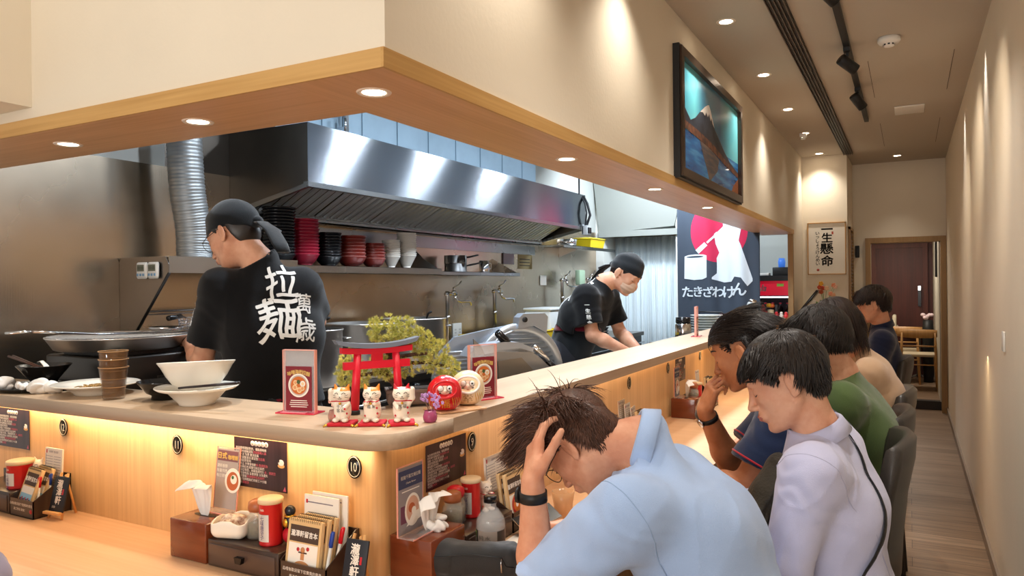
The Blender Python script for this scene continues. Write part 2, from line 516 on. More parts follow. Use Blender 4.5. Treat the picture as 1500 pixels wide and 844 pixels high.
def strands(head, name, parent, m, N, region, comb, length, width=.0016, lift=.5, rough=.35, seed=1, S=6, R0=(.100, .080, .089), grav=.25, keep=.004, c0=(-.015, 0, .036)):
    """thin tapering locks grown from the scalp"""
    r = np.random.RandomState(seed)
    P = []
    c0 = np.array(c0); R0 = np.array(R0)
    while len(P) < N:
        d = r.normal(size=(N*3, 3)); d /= np.linalg.norm(d, axis=1)[:, None]
        q = c0+d*R0
        ok = region(q); P += list(q[ok])
    p = np.array(P[:N]); L = length(p)*(.6+.7*r.rand(N))
    n = (p-c0)/R0**2; n /= np.linalg.norm(n, axis=1)[:, None]
    if getattr(head, 'cap', None) is not None:
        Wp = head.c+((p+n*.05)*head.sc)@head.B.T; Dw = -(n@head.B.T); Q = Wp.copy(); bst = Q.copy(); bd_ = np.full(len(Q), 9.)
        for _ in range(16):
            dd = head.cap.dist(Q); b_ = np.abs(dd) < bd_; bst[b_] = Q[b_]; bd_[b_] = np.abs(dd[b_]); Q = Q+Dw*(dd*.85)[:, None]
        good = bd_ < .003; pl = head.loc(bst); p = np.where(good[:, None], pl-n*.001, p)
    cb = comb(p); cb = cb/(np.linalg.norm(cb, axis=1)[:, None]+1e-9)
    # clumping noise shared by neighbours
    nz = np.stack([noise3(p, 3+i+seed*7, 5, 55.) for i in range(3)], 1)
    d = n*lift+cb+nz*rough+r.normal(size=(N, 3))*rough*.35
    d /= np.linalg.norm(d, axis=1)[:, None]
    down = (np.array([0, 0, -1.])@head.B)
    pts = [p]; cur = p.copy()
    for i in range(S):
        cur = cur+d*(L/S)[:, None]
        q = (cur-c0)/(R0+keep); k = np.linalg.norm(q, axis=1)
        ins = k < 1
        cur[ins] = c0+(q[ins]/k[ins][:, None])*(R0+keep)
        d = d+down*grav*.5+cb*.12; d /= np.linalg.norm(d, axis=1)[:, None]
        pts.append(cur.copy())
    pts = np.stack(pts, 1)                      # N,S+1,3 local
    T = pts[:, 1:]-pts[:, :-1]; T = np.concatenate([T, T[:, -1:]], 1); T /= np.linalg.norm(T, axis=2)[..., None]+1e-9
    ref = np.repeat(n[:, None], S+1, 1)
    A = np.cross(T, ref); A /= np.linalg.norm(A, axis=2)[..., None]+1e-9; Bv = np.cross(A, T)
    w = width*(1-np.linspace(0, 1, S+1)**2*.93)[None, :, None]*(.7+.6*r.rand(N))[:, None, None]
    ring = []
    for a in range(3):
        an = 2*PI*a/3
        ring.append(pts+w*(A*math.cos(an)+Bv*math.sin(an)*.7))
    R = np.stack(ring, 2)                       # N,S+1,3,3
    vs = head.c+(R.reshape(-1, 3)*head.sc)@head.B.T
    idx = np.arange(N*(S+1)*3).reshape(N, S+1, 3)
    q = []
    for a in range(3):
        b = (a+1) % 3
        q.append(np.stack([idx[:, :-1, a], idx[:, :-1, b], idx[:, 1:, b], idx[:, 1:, a]], -1).reshape(-1, 4))
    return np_mesh(name, vs, np.concatenate(q), m, parent)

def hairline(front=.058, side=.005, nape=-.062, temple=.05):
    def f(q):
        x, y, z = q[:, 0], q[:, 1], q[:, 2]
        h = np.interp(x, [-.12, -.052, -.040, -.030, .008, .014, temple, .09], [nape, nape, -.03, .030+side, .030+side, .004+side, front-.012, front])
        return h
    return f
def top_len(h_, short=.011, top=.06, z0=.045, z1=.085, front=0.):
    """short back and sides, long on top"""
    return lambda p: np.interp(p[:, 2]+.35*np.clip(p[:, 0], 0, 1), [z0, z1], [short, top])+front*(p[:, 0] > .04)
def hair_cap(head, hl, name, parent, m, infl=.008, h=.004, amp=.0025, lumps=55., ext=None, fringe=None):
    md = Model(); B = head.B; k = head.sc
    md.u(Ell(head.w(-.015, 0, .036), np.array((.097+infl, .076+infl, .084+infl))*k, B), .01)
    md.u(Ell(head.w(-.035, 0, -.02), np.array((.066+infl*.6, .062+infl*.6, .06))*k, B), .03)
    if ext: 
        for e in ext: md.u(Ell(head.w(*e[0]), np.array(e[1])*k, B), e[2])
    md.isect(Fn(lambda P: (hl(head.loc(P))-head.loc(P)[:, 2])*.8*k, head.c, 999), .006)
    if fringe:
        for a, b, r in fringe: md.u(Cone(head.w(*a), head.w(*b), r*k, r*.35*k), .008)
    md.disp = lambda P: amp*noise3(head.loc(P)*np.array([1, 1.4, .6]), 5, 6, lumps)
    v, q = md.mesh(h)
    head.cap = md
    return np_mesh(name, v, q, m, parent)

def seg_t(P, a, b):
    ba = b-a; return np.clip((P-a)@ba/(ba@ba), 0, 1)
class Body:
    def __init__(s, label, loc_chair=None, group=None, name='person'):
        s.root = None; s.label = label; s.group = group; s.name = name
    def setup(s, J, build=1., skin='skin', lips=True, h=.0045, wide=1.):
        """J holds joints in world metres"""
        J = {k: np.array(v, float) for k, v in J.items()}
        s.J = J; m = Model(); s.m = m; s.b = build
        lat = nrm(J['shL']-J['shR']); s.lat = lat
        up = nrm(J['neck']-J['chest']); fw = nrm(np.cross(lat, up)); s.fw = fw; s.up = up
        b = build
        mid = (J['shL']+J['shR'])/2
        m.u(Cone(J['pelvis']-lat*.07, J['pelvis']+lat*.07, .115*b, .115*b), .03)
        m.u(Cone(J['pelvis'], J['chest'], .112*b, .112*b), .05)
        m.u(Cone(J['chest']-lat*.06, J['chest']+lat*.06, .105*b, .105*b), .05)
        m.u(Cone((J['chest']+mid)/2-lat*.075, (J['chest']+mid)/2+lat*.075, .082*b, .082*b), .05)
        m.u(Cone(J['shL'], J['shR'], .055*b, .055*b), .04)
        m.u(Cone(mid, J['neck'], .07*b, .058*b), .04)
        for S in 'LR':
            m.u(Cone(J['sh'+S], J['el'+S], .052*b, .041*b), .03)
            fa = J['el'+S]+(J['wr'+S]-J['el'+S])*.3
            m.u(Cone(J['el'+S], fa, .041*b, .043*b), .02)
            m.u(Cone(fa, J['wr'+S], .043*b, .0265*b), .02)
            if 'hip'+S in J:
                m.u(Cone(J['hip'+S], J['kn'+S], .085*b, .058*b), .03)
                m.u(Cone(J['kn'+S], J['an'+S], .056*b, .036*b), .03)
                toe = J['an'+S]+nrm(J['kn'+S]-J['hip'+S])*np.array([1, 1, 0])*.14+np.array([0, 0, -.03])
                m.u(Cone(J['an'+S]+np.array([0, 0, -.025]), toe, .034, .028), .02)
        s.hd = Head(J['head'], J['face'], J['crown'], sc=float(J['hs']) if 'hs' in J else 1., jaw=float(J.get('jaw', 1.)), nose=float(J.get('nose', 1.)))
        base = s.hd.w(-.028, 0, -.045)
        m.u(Cone(J['neck'], base, .060*b, .057), .03)
        s.hd.prims(m)
        s.h = h; s.skin = skin
        return s
    def hand(s, side, x, z, **kw):
        s.hands = getattr(s, 'hands', []); wr = s.J['wr'+side]
        # thumb side: for a left hand with back z up and fingers x forward the thumb is on -y*(...)
        t = hand_prims(s.m, wr, x, z, side=(-1 if side == 'L' else 1), **kw)
        return t
    def finish(s, skinmat):
        # the hand's thumb: left hand, palm down, fingers forward: thumb to the right
        v, q = s.m.mesh(s.h)
        hd = s.hd; L = hd.loc(v)
        c = L[q].mean(1)
        mi = np.zeros(len(q), int)
        lip = (c[:, 0] > .088) & (np.abs(c[:, 1]) < .024*(1-.5*np.clip((np.abs(c[:, 2]+.062))/.012, 0, 1))) & (np.abs(c[:, 2]+.062) < .0115)
        mi[lip] = 1
        o = np_mesh(s.name, v, q, [skinmat, m_lip], mi=mi)
        tag(o, s.label, 'person', s.group); s.root = o
        s.face_details()
        return o
    def face_details(s):
        hd = s.hd
        for y in (-1, 1):
            mb = MB(); mb2 = MB()
            P = np.array([hd.w(.12, y*(.014+.036*t), .030+.010*math.sin(PI*(t*.8+.1))) for t in np.linspace(0, 1, 9)])
            Q = s.m.project(P, -hd.B[:, 0], 20)
            mb.tube([Vector(a) for a in Q], [.0016, .003, .0036, .0038, .0036, .0032, .0028, .002, .0008], 6)
            P = np.array([hd.w(.12, y*(.019+.026*t), .001-.0045*math.sin(PI*t)) for t in np.linspace(0, 1, 9)])
            Q = s.m.project(P, -hd.B[:, 0], 20)
            mb2.tube([Vector(a) for a in Q], [.0004, .0010, .0014, .0017, .0017, .0017, .0016, .0014, .0008], 5)
            mb.build('eyebrow', m_hair_black, s.root); mb2.build('eyelash', m_dark, s.root)
    # ---- clothes
    def torso(s, m, g, k=.06, hem=True, top=True):
        J = s.J; b = s.b; lat = s.lat; fw = s.fw; mid = (J['shL']+J['shR'])/2; um = J['chest']+(mid-J['chest'])*.55
        m.u(Cone(J['pelvis']-lat*.055, J['pelvis']+lat*.055, .118*b+g, .118*b+g), k)
        m.u(Cone(J['pelvis']-lat*.05, J['chest']-lat*.055, .112*b+g, .112*b+g), k)
        m.u(Cone(J['pelvis']+lat*.05, J['chest']+lat*.055, .112*b+g, .112*b+g), k)
        m.u(Cone(J['chest']-lat*.06, um-lat*.085, .110*b+g, .088*b+g), k)
        m.u(Cone(J['chest']+lat*.06, um+lat*.085, .110*b+g, .088*b+g), k)
        m.u(Cone(J['shL']-lat*.02, J['shR']+lat*.02, .048*b+g, .048*b+g), k)
        m.u(Cone(mid, mid+(J['neck']-mid)*1.15, .070*b+g, .058*b+g*.55), .05)
    def shirt(s, name, material, g=.014, sleeve=.5, sg=.018, cuff=None, fold=.0045, seed=1, h=.0055, hem=-.12, neck=.0, extra=None, parent=None, folds=True, cut=None, ncut=.085):
        """sleeve: fraction of the arm covered (1 = elbow, 2 = wrist)"""
        J = s.J; b = s.b; m = Model(); s.torso(m, g)
        if extra: 
            for e in extra: m.u(*e)
        for S in 'LR':
            sh, el, wr = J['sh'+S], J['el'+S], J['wr'+S]; sl = sleeve if not isinstance(sleeve, dict) else sleeve[S]
            if sl <= 1:
                e = sh+(el-sh)*sl
                m.u(Cone(sh, e+nrm(el-sh)*.05, .050*b+sg*.8, .048*b+sg*1.2), .055)
                m.sub(Half(e, -nrm(el-sh)) if False else Fn(lambda P, e=e, d=nrm(el-sh), sh=sh: np.maximum(-(P-e)@d, np.linalg.norm(P-e-d*.06, axis=1)-.13), e, .3), .003)
            else:
                m.u(Cone(sh, el, .050*b+sg, .044*b+sg), .055)
                e = el+(wr-el)*(sl-1)
                m.u(Cone(el, e, .046*b+sg, .034*b+sg*.8), .022)
                m.sub(Fn(lambda P, e=e, d=nrm(wr-el): np.maximum(-(P-e)@d, np.linalg.norm(P-e-d*.06, axis=1)-.075), e, .3), .003)
        up = nrm(J['chest']-J['pelvis'])
        hp = J['pelvis']+up*hem
        m.isect(Fn(lambda P: -(P-hp)@up, hp, 999), .006)
        nd = nrm(nrm(s.hd.w(-.028, 0, -.045)-J['neck'])*.55+nrm(J['neck']-J['chest'])*.45)
        npnt = J['neck']+nd*neck
        m.sub(Fn(lambda P: np.maximum(-(P-npnt)@nd, np.linalg.norm((P-npnt)-np.outer((P-npnt)@nd, nd), axis=1)-ncut), npnt, .3), .004)
        if cut: m.sub(*cut)
        arms = [(J['sh'+S], J['el'+S], J['wr'+S]) for S in 'LR']
        def disp(P):
            w = np.stack([noise3(P, seed+20+i, 3, 9.) for i in range(3)], 1)*.03
            Q = P+w
            r1 = 1-np.abs(noise3(Q*np.array([1, 1, .6]), seed, 4, 17.)); r2 = 1-np.abs(noise3(Q*np.array([1, .8, 1.]), seed+5, 5, 34.))
            d = .75*noise3(Q*np.array([1, 1, .7]), seed+2, 5, 15.)+.40*noise3(Q, seed+3, 5, 33.)+.40*np.clip(r1, 0, 1)**4-.1
            rr_ = noise3(P, seed+9, 4, 30.)
            for sh, el, wr in arms:
                de = np.linalg.norm(P-el, axis=1); ds = np.linalg.norm(P-sh-(el-sh)*.15, axis=1)
                d += np.exp(-(de/.085)**2)*np.sin((P-el)@nrm(wr-el+1e-6)*150+rr_*2.0)*.75
                d += np.exp(-(ds/.11)**2)*np.sin((P-sh)@nrm(el-sh)*95+rr_*2.2)*.45
            return -fold*d
        if folds: m.disp = disp
        s.shirt_model = m
        v, q = m.mesh(h)
        o = np_mesh(name, v, q, material, parent or s.root)
        return o
    def pants(s, name, material, g=.012, h=.008):
        J = s.J; b = s.b; m = Model(); lat = s.lat
        m.u(Cone(J['pelvis']-lat*.07, J['pelvis']+lat*.07, .116*b+g*.5, .116*b+g*.5), .03)
        m.u(Cone(J['pelvis'], J['pelvis']+(J['chest']-J['pelvis'])*.35, .118*b+g*.3, .118*b+g*.3), .03)
        for S in 'LR':
            m.u(Cone(J['hip'+S], J['kn'+S], .088*b+g, .060*b+g), .03)
            m.u(Cone(J['kn'+S], J['an'+S], .058*b+g, .040*b+g), .03)
            m.isect(Fn(lambda P: .07-P[:, 2], J['an'+S], 999), .003)
        m.disp = lambda P: -.003*noise3(P, 4, 5, 30.)
        v, q = m.mesh(h)
        o = np_mesh(name, v, q, material, s.root)
        mb = MB()
        for S in 'LR':
            a = J['an'+S]; d = nrm((J['kn'+S]-J['hip'+S])*np.array([1, 1, 0]))
            mm = Model(); mm.u(Cone(a+V(0, 0, -.02)-d*.03, a+d*.05+V(0, 0, -.035), .042, .042), .02); mm.u(Cone(a+d*.05+V(0, 0, -.035), a+d*.15+V(0, 0, -.042), .042, .034, (V(0, 0, 1), 1.2)), .02)
            mm.isect(Fn(lambda P, z=a[2]-.078: z-P[:, 2], a, 999), .003)
            v, q = mm.mesh(.008)
            np_mesh('shoe', v, q, mat('shoe_leather', '20202A', .5), s.root)
        return o
    def collar(s, name, material, r=.070, hgt=.030, flare=.012, tilt=0., open_=.5, base_off=.0):
        """folded shirt collar following the neck"""
        J = s.J; hb = s.hd.w(-.028, 0, -.045); up = nrm(J['neck']-J['chest']); nd = nrm(nrm(hb-J['neck'])*.55+up*.45)
        fw = s.hd.B[:, 0]-s.hd.B[:, 2]*.5; fw = nrm(fw-nd*(fw@nd)); la = np.cross(nd, fw)
        c = J['neck']+nd*base_off
        mb = MB(); rows = []
        for i in range(49):
            a = -PI+open_*.5+(2*PI-open_)*i/48     # 0 = back of the neck
            d = -fw*math.cos(a)+la*math.sin(a)
            f = abs(a)/PI
            dip = .030*f**2
            base = c+d*(r*1.02)-nd*(dip+.012)
            top = c+d*(r*.98)+nd*(hgt-dip*1.1)
            fold = c+d*(r*1.0+.006)+nd*(hgt-.002-dip*1.1)
            low = c+d*(r*1.04+flare*(1+.9*f**3))+nd*(-.010-dip*1.35-.022*f**4)
            rows.append([base-d*.002, top-d*.003, top+nd*.002+d*.002, fold, low, low-nd*.001-d*.004, fold-d*.004-nd*.004, base])
        n = 8; vs = [Vector(p) for r_ in rows for p in r_]
        fs = [(i*n+k, i*n+(k+1)%n, (i+1)*n+(k+1)%n, (i+1)*n+k) for i in range(48) for k in range(n)]
        fs += [tuple(range(n)), tuple(reversed(range(48*n, 49*n)))]
        mb.add(vs, fs, 0, True)
        return mb.build(name, material, s.root)
    def seat_legs(s, yaw=0., kneez=.50, spread=.1, foot=None, back=False):
        J = s.J; p = J['pelvis']; f = V(-math.cos(yaw), -math.sin(yaw), 0); l = V(-f[1], f[0], 0)*-1
        lat = s.lat
        for S, g in (('L', 1), ('R', -1)):
            J['hip'+S] = p+lat*g*.085+V(0, 0, -.01)
            J['kn'+S] = J['hip'+S]+f*.40+lat*g*.04; J['kn'+S][2] = kneez
            J['an'+S] = J['kn'+S]+V(.04, 0, 0); J['an'+S][2] = .085
# ================================================================ materials of the room
def wood(name, c1, c2, along='Y', rough=.45, fine=260, scale=1.2, bump=.05, coat=0., streak=.5):
    """veneer: stretched noise grain along one axis"""
    m = bpy.data.materials.new(name); m.use_nodes = True; nt = m.node_tree; N = nt.nodes; L = nt.links; b = N['Principled BSDF']
    co = N.new('ShaderNodeTexCoord')
    def nz(sc, det=4, dis=0.):
        mp = N.new('ShaderNodeMapping'); mp.inputs['Scale'].default_value = sc; L.new(co.outputs['Object'], mp.inputs[0])
        t = N.new('ShaderNodeTexNoise'); t.inputs['Scale'].default_value = 1; t.inputs['Detail'].default_value = det; t.inputs['Distortion'].default_value = dis
        L.new(mp.outputs[0], t.inputs['Vector']); return t
    i = 'XYZ'.index(along)
    s1 = [fine*.32]*3; s1[i] = scale*1.5
    s2 = [9.*scale]*3; s2[i] = .9*scale
    a = nz(s1); c = nz(s2, 3, .6)
    mx = N.new('ShaderNodeMath'); mx.operation = 'MULTIPLY_ADD'; mx.inputs[1].default_value = streak
    L.new(a.outputs[0], mx.inputs[0])
    m2 = N.new('ShaderNodeMath'); m2.operation = 'MULTIPLY'; m2.inputs[1].default_value = 1-streak; L.new(c.outputs[0], m2.inputs[0]); L.new(m2.outputs[0], mx.inputs[2])
    r = N.new('ShaderNodeValToRGB'); r.color_ramp.elements[0].position = .36; r.color_ramp.elements[1].position = .62
    r.color_ramp.elements[0].color = lin(c2); r.color_ramp.elements[1].color = lin(c1)
    L.new(mx.outputs[0], r.inputs[0]); L.new(r.outputs[0], b.inputs['Base Color'])
    b.inputs['Roughness'].default_value = rough; b.inputs['Coat Weight'].default_value = coat; b.inputs['Coat Roughness'].default_value = .25
    bp = N.new('ShaderNodeBump'); bp.inputs['Strength'].default_value = bump; bp.inputs['Distance'].default_value = .002
    L.new(a.outputs[0], bp.inputs['Height']); L.new(bp.outputs[0], b.inputs['Normal'])
    return m
m_table = wood('maple_laminate', 'DFB48C', 'D4A67C', 'Y', .42)
m_table_x = wood('maple_laminate_x', 'DFB48C', 'D4A67C', 'X', .42)
m_bar = wood('ash_laminate', 'C9AE90', 'BBA082', 'Y', .38)
m_bar_x = wood('ash_laminate_x', 'C9AE90', 'BBA082', 'X', .38)
m_bar_edge = wood('ash_edge', 'B39C84', 'A79078', 'X', .5)
m_panel = wood('oak_veneer_vertical', 'D2A06A', 'BE8C58', 'Z', .45, 320)
m_soffit = wood('oak_soffit', 'DDAE7E', 'CB9A68', 'Y', .38)
m_soffit_x = wood('oak_soffit_x', 'DDAE7E', 'CB9A68', 'X', .38)
m_edge_oak = wood('oak_edge', 'D2A768', 'BE9152', 'Y', .45)
m_frame_wood = wood('oak_door_frame', 'A88452', '967244', 'Z', .5)
m_chair_wood = wood('chair_oak', 'B98A52', 'A37640', 'Z', .45)
m_dkred = wood('mahogany_door', '54231C', '431A15', 'Z', .5)
m_cream = mat('cream_plaster', 'EADFCB', .85, var=.03, vscale=(2, 2, 2), bump=.06, bscale=(60, 60, 60))
m_cream_r = mat('cream_wallpaper', 'E8DAC6', .8, var=.04, vscale=(1.5, 1.5, 1.5), bump=.08, bscale=(90, 90, 90))
m_white_wall = mat('kitchen_white_wall', 'B9BCB8', .8)
m_ceil = mat('taupe_ceiling_paint', 'BDB2A4', .85, bump=.03, bscale=(80, 80, 80))
m_base = mat('taupe_skirting', '8F7F70', .6)
m_black = mat('matte_black', '151516', .5)
m_blackgloss = mat('gloss_black', '101012', .18)
m_white = mat('white_enamel', 'EDEAE4', .3)
m_chrome = mat('chrome', 'D8D8DA', .12, 1.)
def steel(name, col='8E8E8C', rough=.3, ax='Y', fine=300, amt=.10, big=.25):
    m = bpy.data.materials.new(name); m.use_nodes = True; nt = m.node_tree; N = nt.nodes; L = nt.links; b = N['Principled BSDF']
    b.inputs['Metallic'].default_value = 1.
    co = N.new('ShaderNodeTexCoord'); mp = N.new('ShaderNodeMapping'); s = [fine]*3; s['XYZ'.index(ax)] = 3.; mp.inputs['Scale'].default_value = s
    L.new(co.outputs['Object'], mp.inputs[0]); t = N.new('ShaderNodeTexNoise'); t.inputs['Scale'].default_value = 1; t.inputs['Detail'].default_value = 2; L.new(mp.outputs[0], t.inputs['Vector'])
    t2 = N.new('ShaderNodeTexNoise'); t2.inputs['Scale'].default_value = 1.6; t2.inputs['Detail'].default_value = 4; L.new(co.outputs['Object'], t2.inputs['Vector'])
    mr = N.new('ShaderNodeMapRange'); mr.inputs[3].default_value = rough-amt; mr.inputs[4].default_value = rough+amt; L.new(t2.outputs[0], mr.inputs[0]); L.new(mr.outputs[0], b.inputs['Roughness'])
    r = N.new('ShaderNodeValToRGB'); c = lin(col); r.color_ramp.elements[0].color = tuple(x*(1-big) for x in c[:3])+(1,); r.color_ramp.elements[1].color = c
    r.color_ramp.elements[0].position = .3; r.color_ramp.elements[1].position = .65
    L.new(t2.outputs[0], r.inputs[0]); L.new(r.outputs[0], b.inputs['Base Color'])
    bp = N.new('ShaderNodeBump'); bp.inputs['Strength'].default_value = .12; bp.inputs['Distance'].default_value = .001
    L.new(t.outputs[0], bp.inputs['Height']); L.new(bp.outputs[0], b.inputs['Normal'])
    return m
m_steel_wall = steel('stainless_wall_sheet', 'D2BEA6', .27, 'Z', 260, .08, .3)
m_steel = steel('stainless_brushed', 'A9A9A8', .28, 'Y', 300, .08, .15)
m_steel_dk = steel('stainless_dark', '7E766E', .30, 'X', 200, .08, .35)  # darker steel with uneven tone
m_galv = mat('galvanised_duct', '8AA0B0', .6, .2, var=.12, vscale=(3, 3, 3))
m_hood = None
def mk_hood():
    m = bpy.data.materials.new('hood_sheet'); m.use_nodes = True; nt = m.node_tree; N = nt.nodes; L = nt.links; b = N['Principled BSDF']
    b.inputs['Metallic'].default_value = 1.; b.inputs['Base Color'].default_value = lin('9CA2AA'); b.inputs['Roughness'].default_value = .22; b.inputs['Anisotropic'].default_value = 1.
    # brushing runs along the hood: tangent = Y
    co = N.new('ShaderNodeCombineXYZ'); co.inputs[0].default_value = 0; co.inputs[1].default_value = HOODT[0]; co.inputs[2].default_value = HOODT[1]
    L.new(co.outputs[0], b.inputs['Tangent'])
    tc = N.new('ShaderNodeTexCoord'); t2 = N.new('ShaderNodeTexNoise'); t2.inputs['Scale'].default_value = 2.2; t2.inputs['Detail'].default_value = 3; L.new(tc.outputs['Object'], t2.inputs['Vector'])
    bp = N.new('ShaderNodeBump'); bp.inputs['Strength'].default_value = .10; bp.inputs['Distance'].default_value = .01; L.new(t2.outputs[0], bp.inputs['Height']); L.new(bp.outputs[0], b.inputs['Normal'])
    return m
HOODT = (0., 1.)
m_hood = mk_hood()

# floor planks
def mk_floor():
    m = bpy.data.materials.new('vinyl_planks'); m.use_nodes = True; nt = m.node_tree; N = nt.nodes; L = nt.links; b = N['Principled BSDF']
    co = N.new('ShaderNodeTexCoord')
    br = N.new('ShaderNodeTexBrick'); br.offset = .37; br.inputs['Scale'].default_value = 1.; br.inputs['Brick Width'].default_value = .92; br.inputs['Row Height'].default_value = .152
    br.inputs['Mortar Size'].default_value = .0016; br.inputs['Color1'].default_value = lin('9A8068'); br.inputs['Color2'].default_value = lin('80664F'); br.inputs['Mortar'].default_value = lin('4A3A2E'); br.inputs['Bias'].default_value = -.1
    L.new(co.outputs['Object'], br.inputs['Vector'])
    mp = N.new('ShaderNodeMapping'); mp.inputs['Scale'].default_value = (2.2, 42, 1); L.new(co.outputs['Object'], mp.inputs[0])
    t = N.new('ShaderNodeTexNoise'); t.inputs['Scale'].default_value = 1; t.inputs['Detail'].default_value = 6; t.inputs['Distortion'].default_value = .8; L.new(mp.outputs[0], t.inputs['Vector'])
    mx = N.new('ShaderNodeMix'); mx.data_type = 'RGBA'; mx.blend_type = 'MULTIPLY'; mx.inputs[0].default_value = .75
    r = N.new('ShaderNodeValToRGB'); r.color_ramp.elements[0].position = .3; r.color_ramp.elements[1].position = .7; r.color_ramp.elements[0].color = (.45, .42, .4, 1); r.color_ramp.elements[1].color = (1.1, 1.08, 1.05, 1)
    L.new(t.outputs[0], r.inputs[0]); L.new(br.outputs[0], mx.inputs[6]); L.new(r.outputs[0], mx.inputs[7]); L.new(mx.outputs[2], b.inputs['Base Color'])
    b.inputs['Roughness'].default_value = .42
    return m
m_floor = mk_floor()

# ================================================================ shell
def sbox(name, *b, m, parent=None):
    mb = MB(); mb.box(*b); o = mb.build(name, m, parent)
    if parent is None: o['kind'] = 'structure'
    return o
sbox('floor', -3.5, .5, -2.2, 9.98, -.1, 0, m=m_floor)
sbox('floor_far', -.75, .5, 9.98, 12.8, 0, .1, m=m_floor)
mb = MB(); mb.box(-3.32, -1.5, 1.72, 9.1, 0, .1); struct(mb, 'floor_kitchen', mat('quarry_floor', '6A5A50', .5))
sbox('ceiling', -1.06, .5, -2.2, 9.8, 2.9, 3.0, m=m_ceil)
sbox('ceiling_kitchen', -3.5, -1.06, -2.2, 9.3, 2.9, 3.0, m=m_white_wall)
sbox('ceiling_far', -.75, .5, 9.8, 12.8, 2.25, 2.35, m=m_cream)
sbox('wall_right', .375, .5, -2.2, 9.76, 0, 2.9, m=m_cream_r)
sbox('wall_column', -1.05, -.59, 8.83, 9.8, 0, 2.9, m=m_cream)
sbox('wall_side', -1.10, -1.05, 8.1, 8.84, 0, 2.9, m=m_cream)
mb = MB(); mb.box(-.59, -.457, 9.72, 9.85, 0, 2.9); mb.box(-.457, .375, 9.72, 9.85, 2.015, 2.9); struct(mb, 'wall_far', m_cream)
mb = MB()
mb.box(-1.364, -1.05, 1.35, 8.1, 2.045, 2.9); mb.box(-3.5, -1.364, 1.35, 1.664, 2.045, 2.9)
struct(mb, 'wall_fascia', m_cream)
mb = MB(); mb.box(-1.372, -1.3645, 1.672, 8.0, 2.046, 2.899); mb.box(-3.3, -1.372, 1.6645, 1.672, 2.046, 2.899); struct(mb, 'added_fascia_cladding', mat('added_cladding_slate', '4E555C', .6))  # unseen dark cladding added for the hood sheet to reflect
mb = MB(); mb.box(-3.5, -2.459, -2.2, 1.35, 2.085, 2.9); struct(mb, 'wall_bulkhead', m_cream)
# wooden soffit: underside and edge strips
mb = MB(); mb.box(-1.364, -1.052, 1.345, 8.1, 2.0, 2.044); struct(mb, 'trim_1', m_soffit)
mb = MB(); mb.box(-3.5, -1.364, 1.345, 1.664, 2.0, 2.044); struct(mb, 'trim_2', m_soffit_x)
mb = MB(); mb.box(-1.052, -1.044, 1.337, 8.1, 2.0, 2.046); struct(mb, 'trim_3', m_edge_oak)
mb = MB(); mb.box(-3.5, -1.052, 1.337, 1.345, 2.0, 2.046); struct(mb, 'trim_4', wood('oak_edge_x', 'D2A768', 'BE9152', 'X', .45))
mb = MB(); mb.box(-1.10, -1.05, 8.04, 8.1, 0, 2.0); struct(mb, 'trim_5', m_frame_wood)
mb = MB(); mb.box(.361, .375, -2.2, 9.7, 0, .065); struct(mb, 'baseboard_right', m_base)
# door frame at the far end
fr = MB(); fr.box(-.457, -.40, 9.68, 9.87, 0, 2.015); fr.box(.315, .372, 9.68, 9.87, 0, 2.015); fr.box(-.3995, .3145, 9.68, 9.87, 1.955, 2.015)
fo = fr.build('door_1', m_frame_wood); fo['kind'] = 'structure'
sbox('wall_far_left', -.80, -.62, 9.85, 12.7, .1, 2.25, m=m_cream)
sbox('wall_far_right', .305, .5, 9.87, 12.7, .1, 2.25, m=mat('far_white_panel', 'B9B4A8', .6))
mb = MB(); mb.box(-.62, .305, 12.5, 12.7, .1, 2.25); wf = struct(mb, 'wall_far_back', m_dkred)
mb = MB(); mb.box(-.44, .18, 12.455, 12.498, .1, 2.0); d2 = struct(mb, 'door_2', m_dkred)
mb = MB(); mb.box(-.50, -.44, 12.44, 12.498, .1, 2.06); mb.box(.18, .24, 12.44, 12.498, .1, 2.06); mb.box(-.4395, .1795, 12.44, 12.498, 2.0005, 2.06); mb.build('door_frame', wood('mahogany_frame', '5E2A20', '4A2018', 'Z', .5), d2)
mb = MB(); mb.box(.11, .15, 12.41, 12.455, 1.13, 1.36); mb.build('door_handle', m_blackgloss, d2)
mb = MB(); mb.box(.112, .148, 12.405, 12.456, 1.365, 1.43); mb.build('lock_plate', m_chrome, d2)
sbox('trim_6', -.457, .372, 9.88, 9.99, 0, .101, m=mat('step_nosing', '2A2420', .5))
# kitchen shell
sbox('wall_kitchen', -3.5, -3.3, 1.664, 9.3, 0, 2.12, m=m_steel_wall)
sbox('wall_kitchen_upper', -3.5, -3.3, 1.664, 2.45, 2.12, 2.9, m=m_white_wall)
sbox('wall_kitchen_tall', -3.5, -3.3, 2.45, 6.3, 2.12, 2.9, m=m_steel_dk)
sbox('wall_kitchen_end', -3.5, -3.3, 6.3, 9.3, 2.12, 2.9, m=m_white_wall)
mb = MB(); mb.box(-3.3, -1.06, 9.0, 9.1, 0, 2.9); struct(mb, 'wall_kitchen_back', m_white_wall)
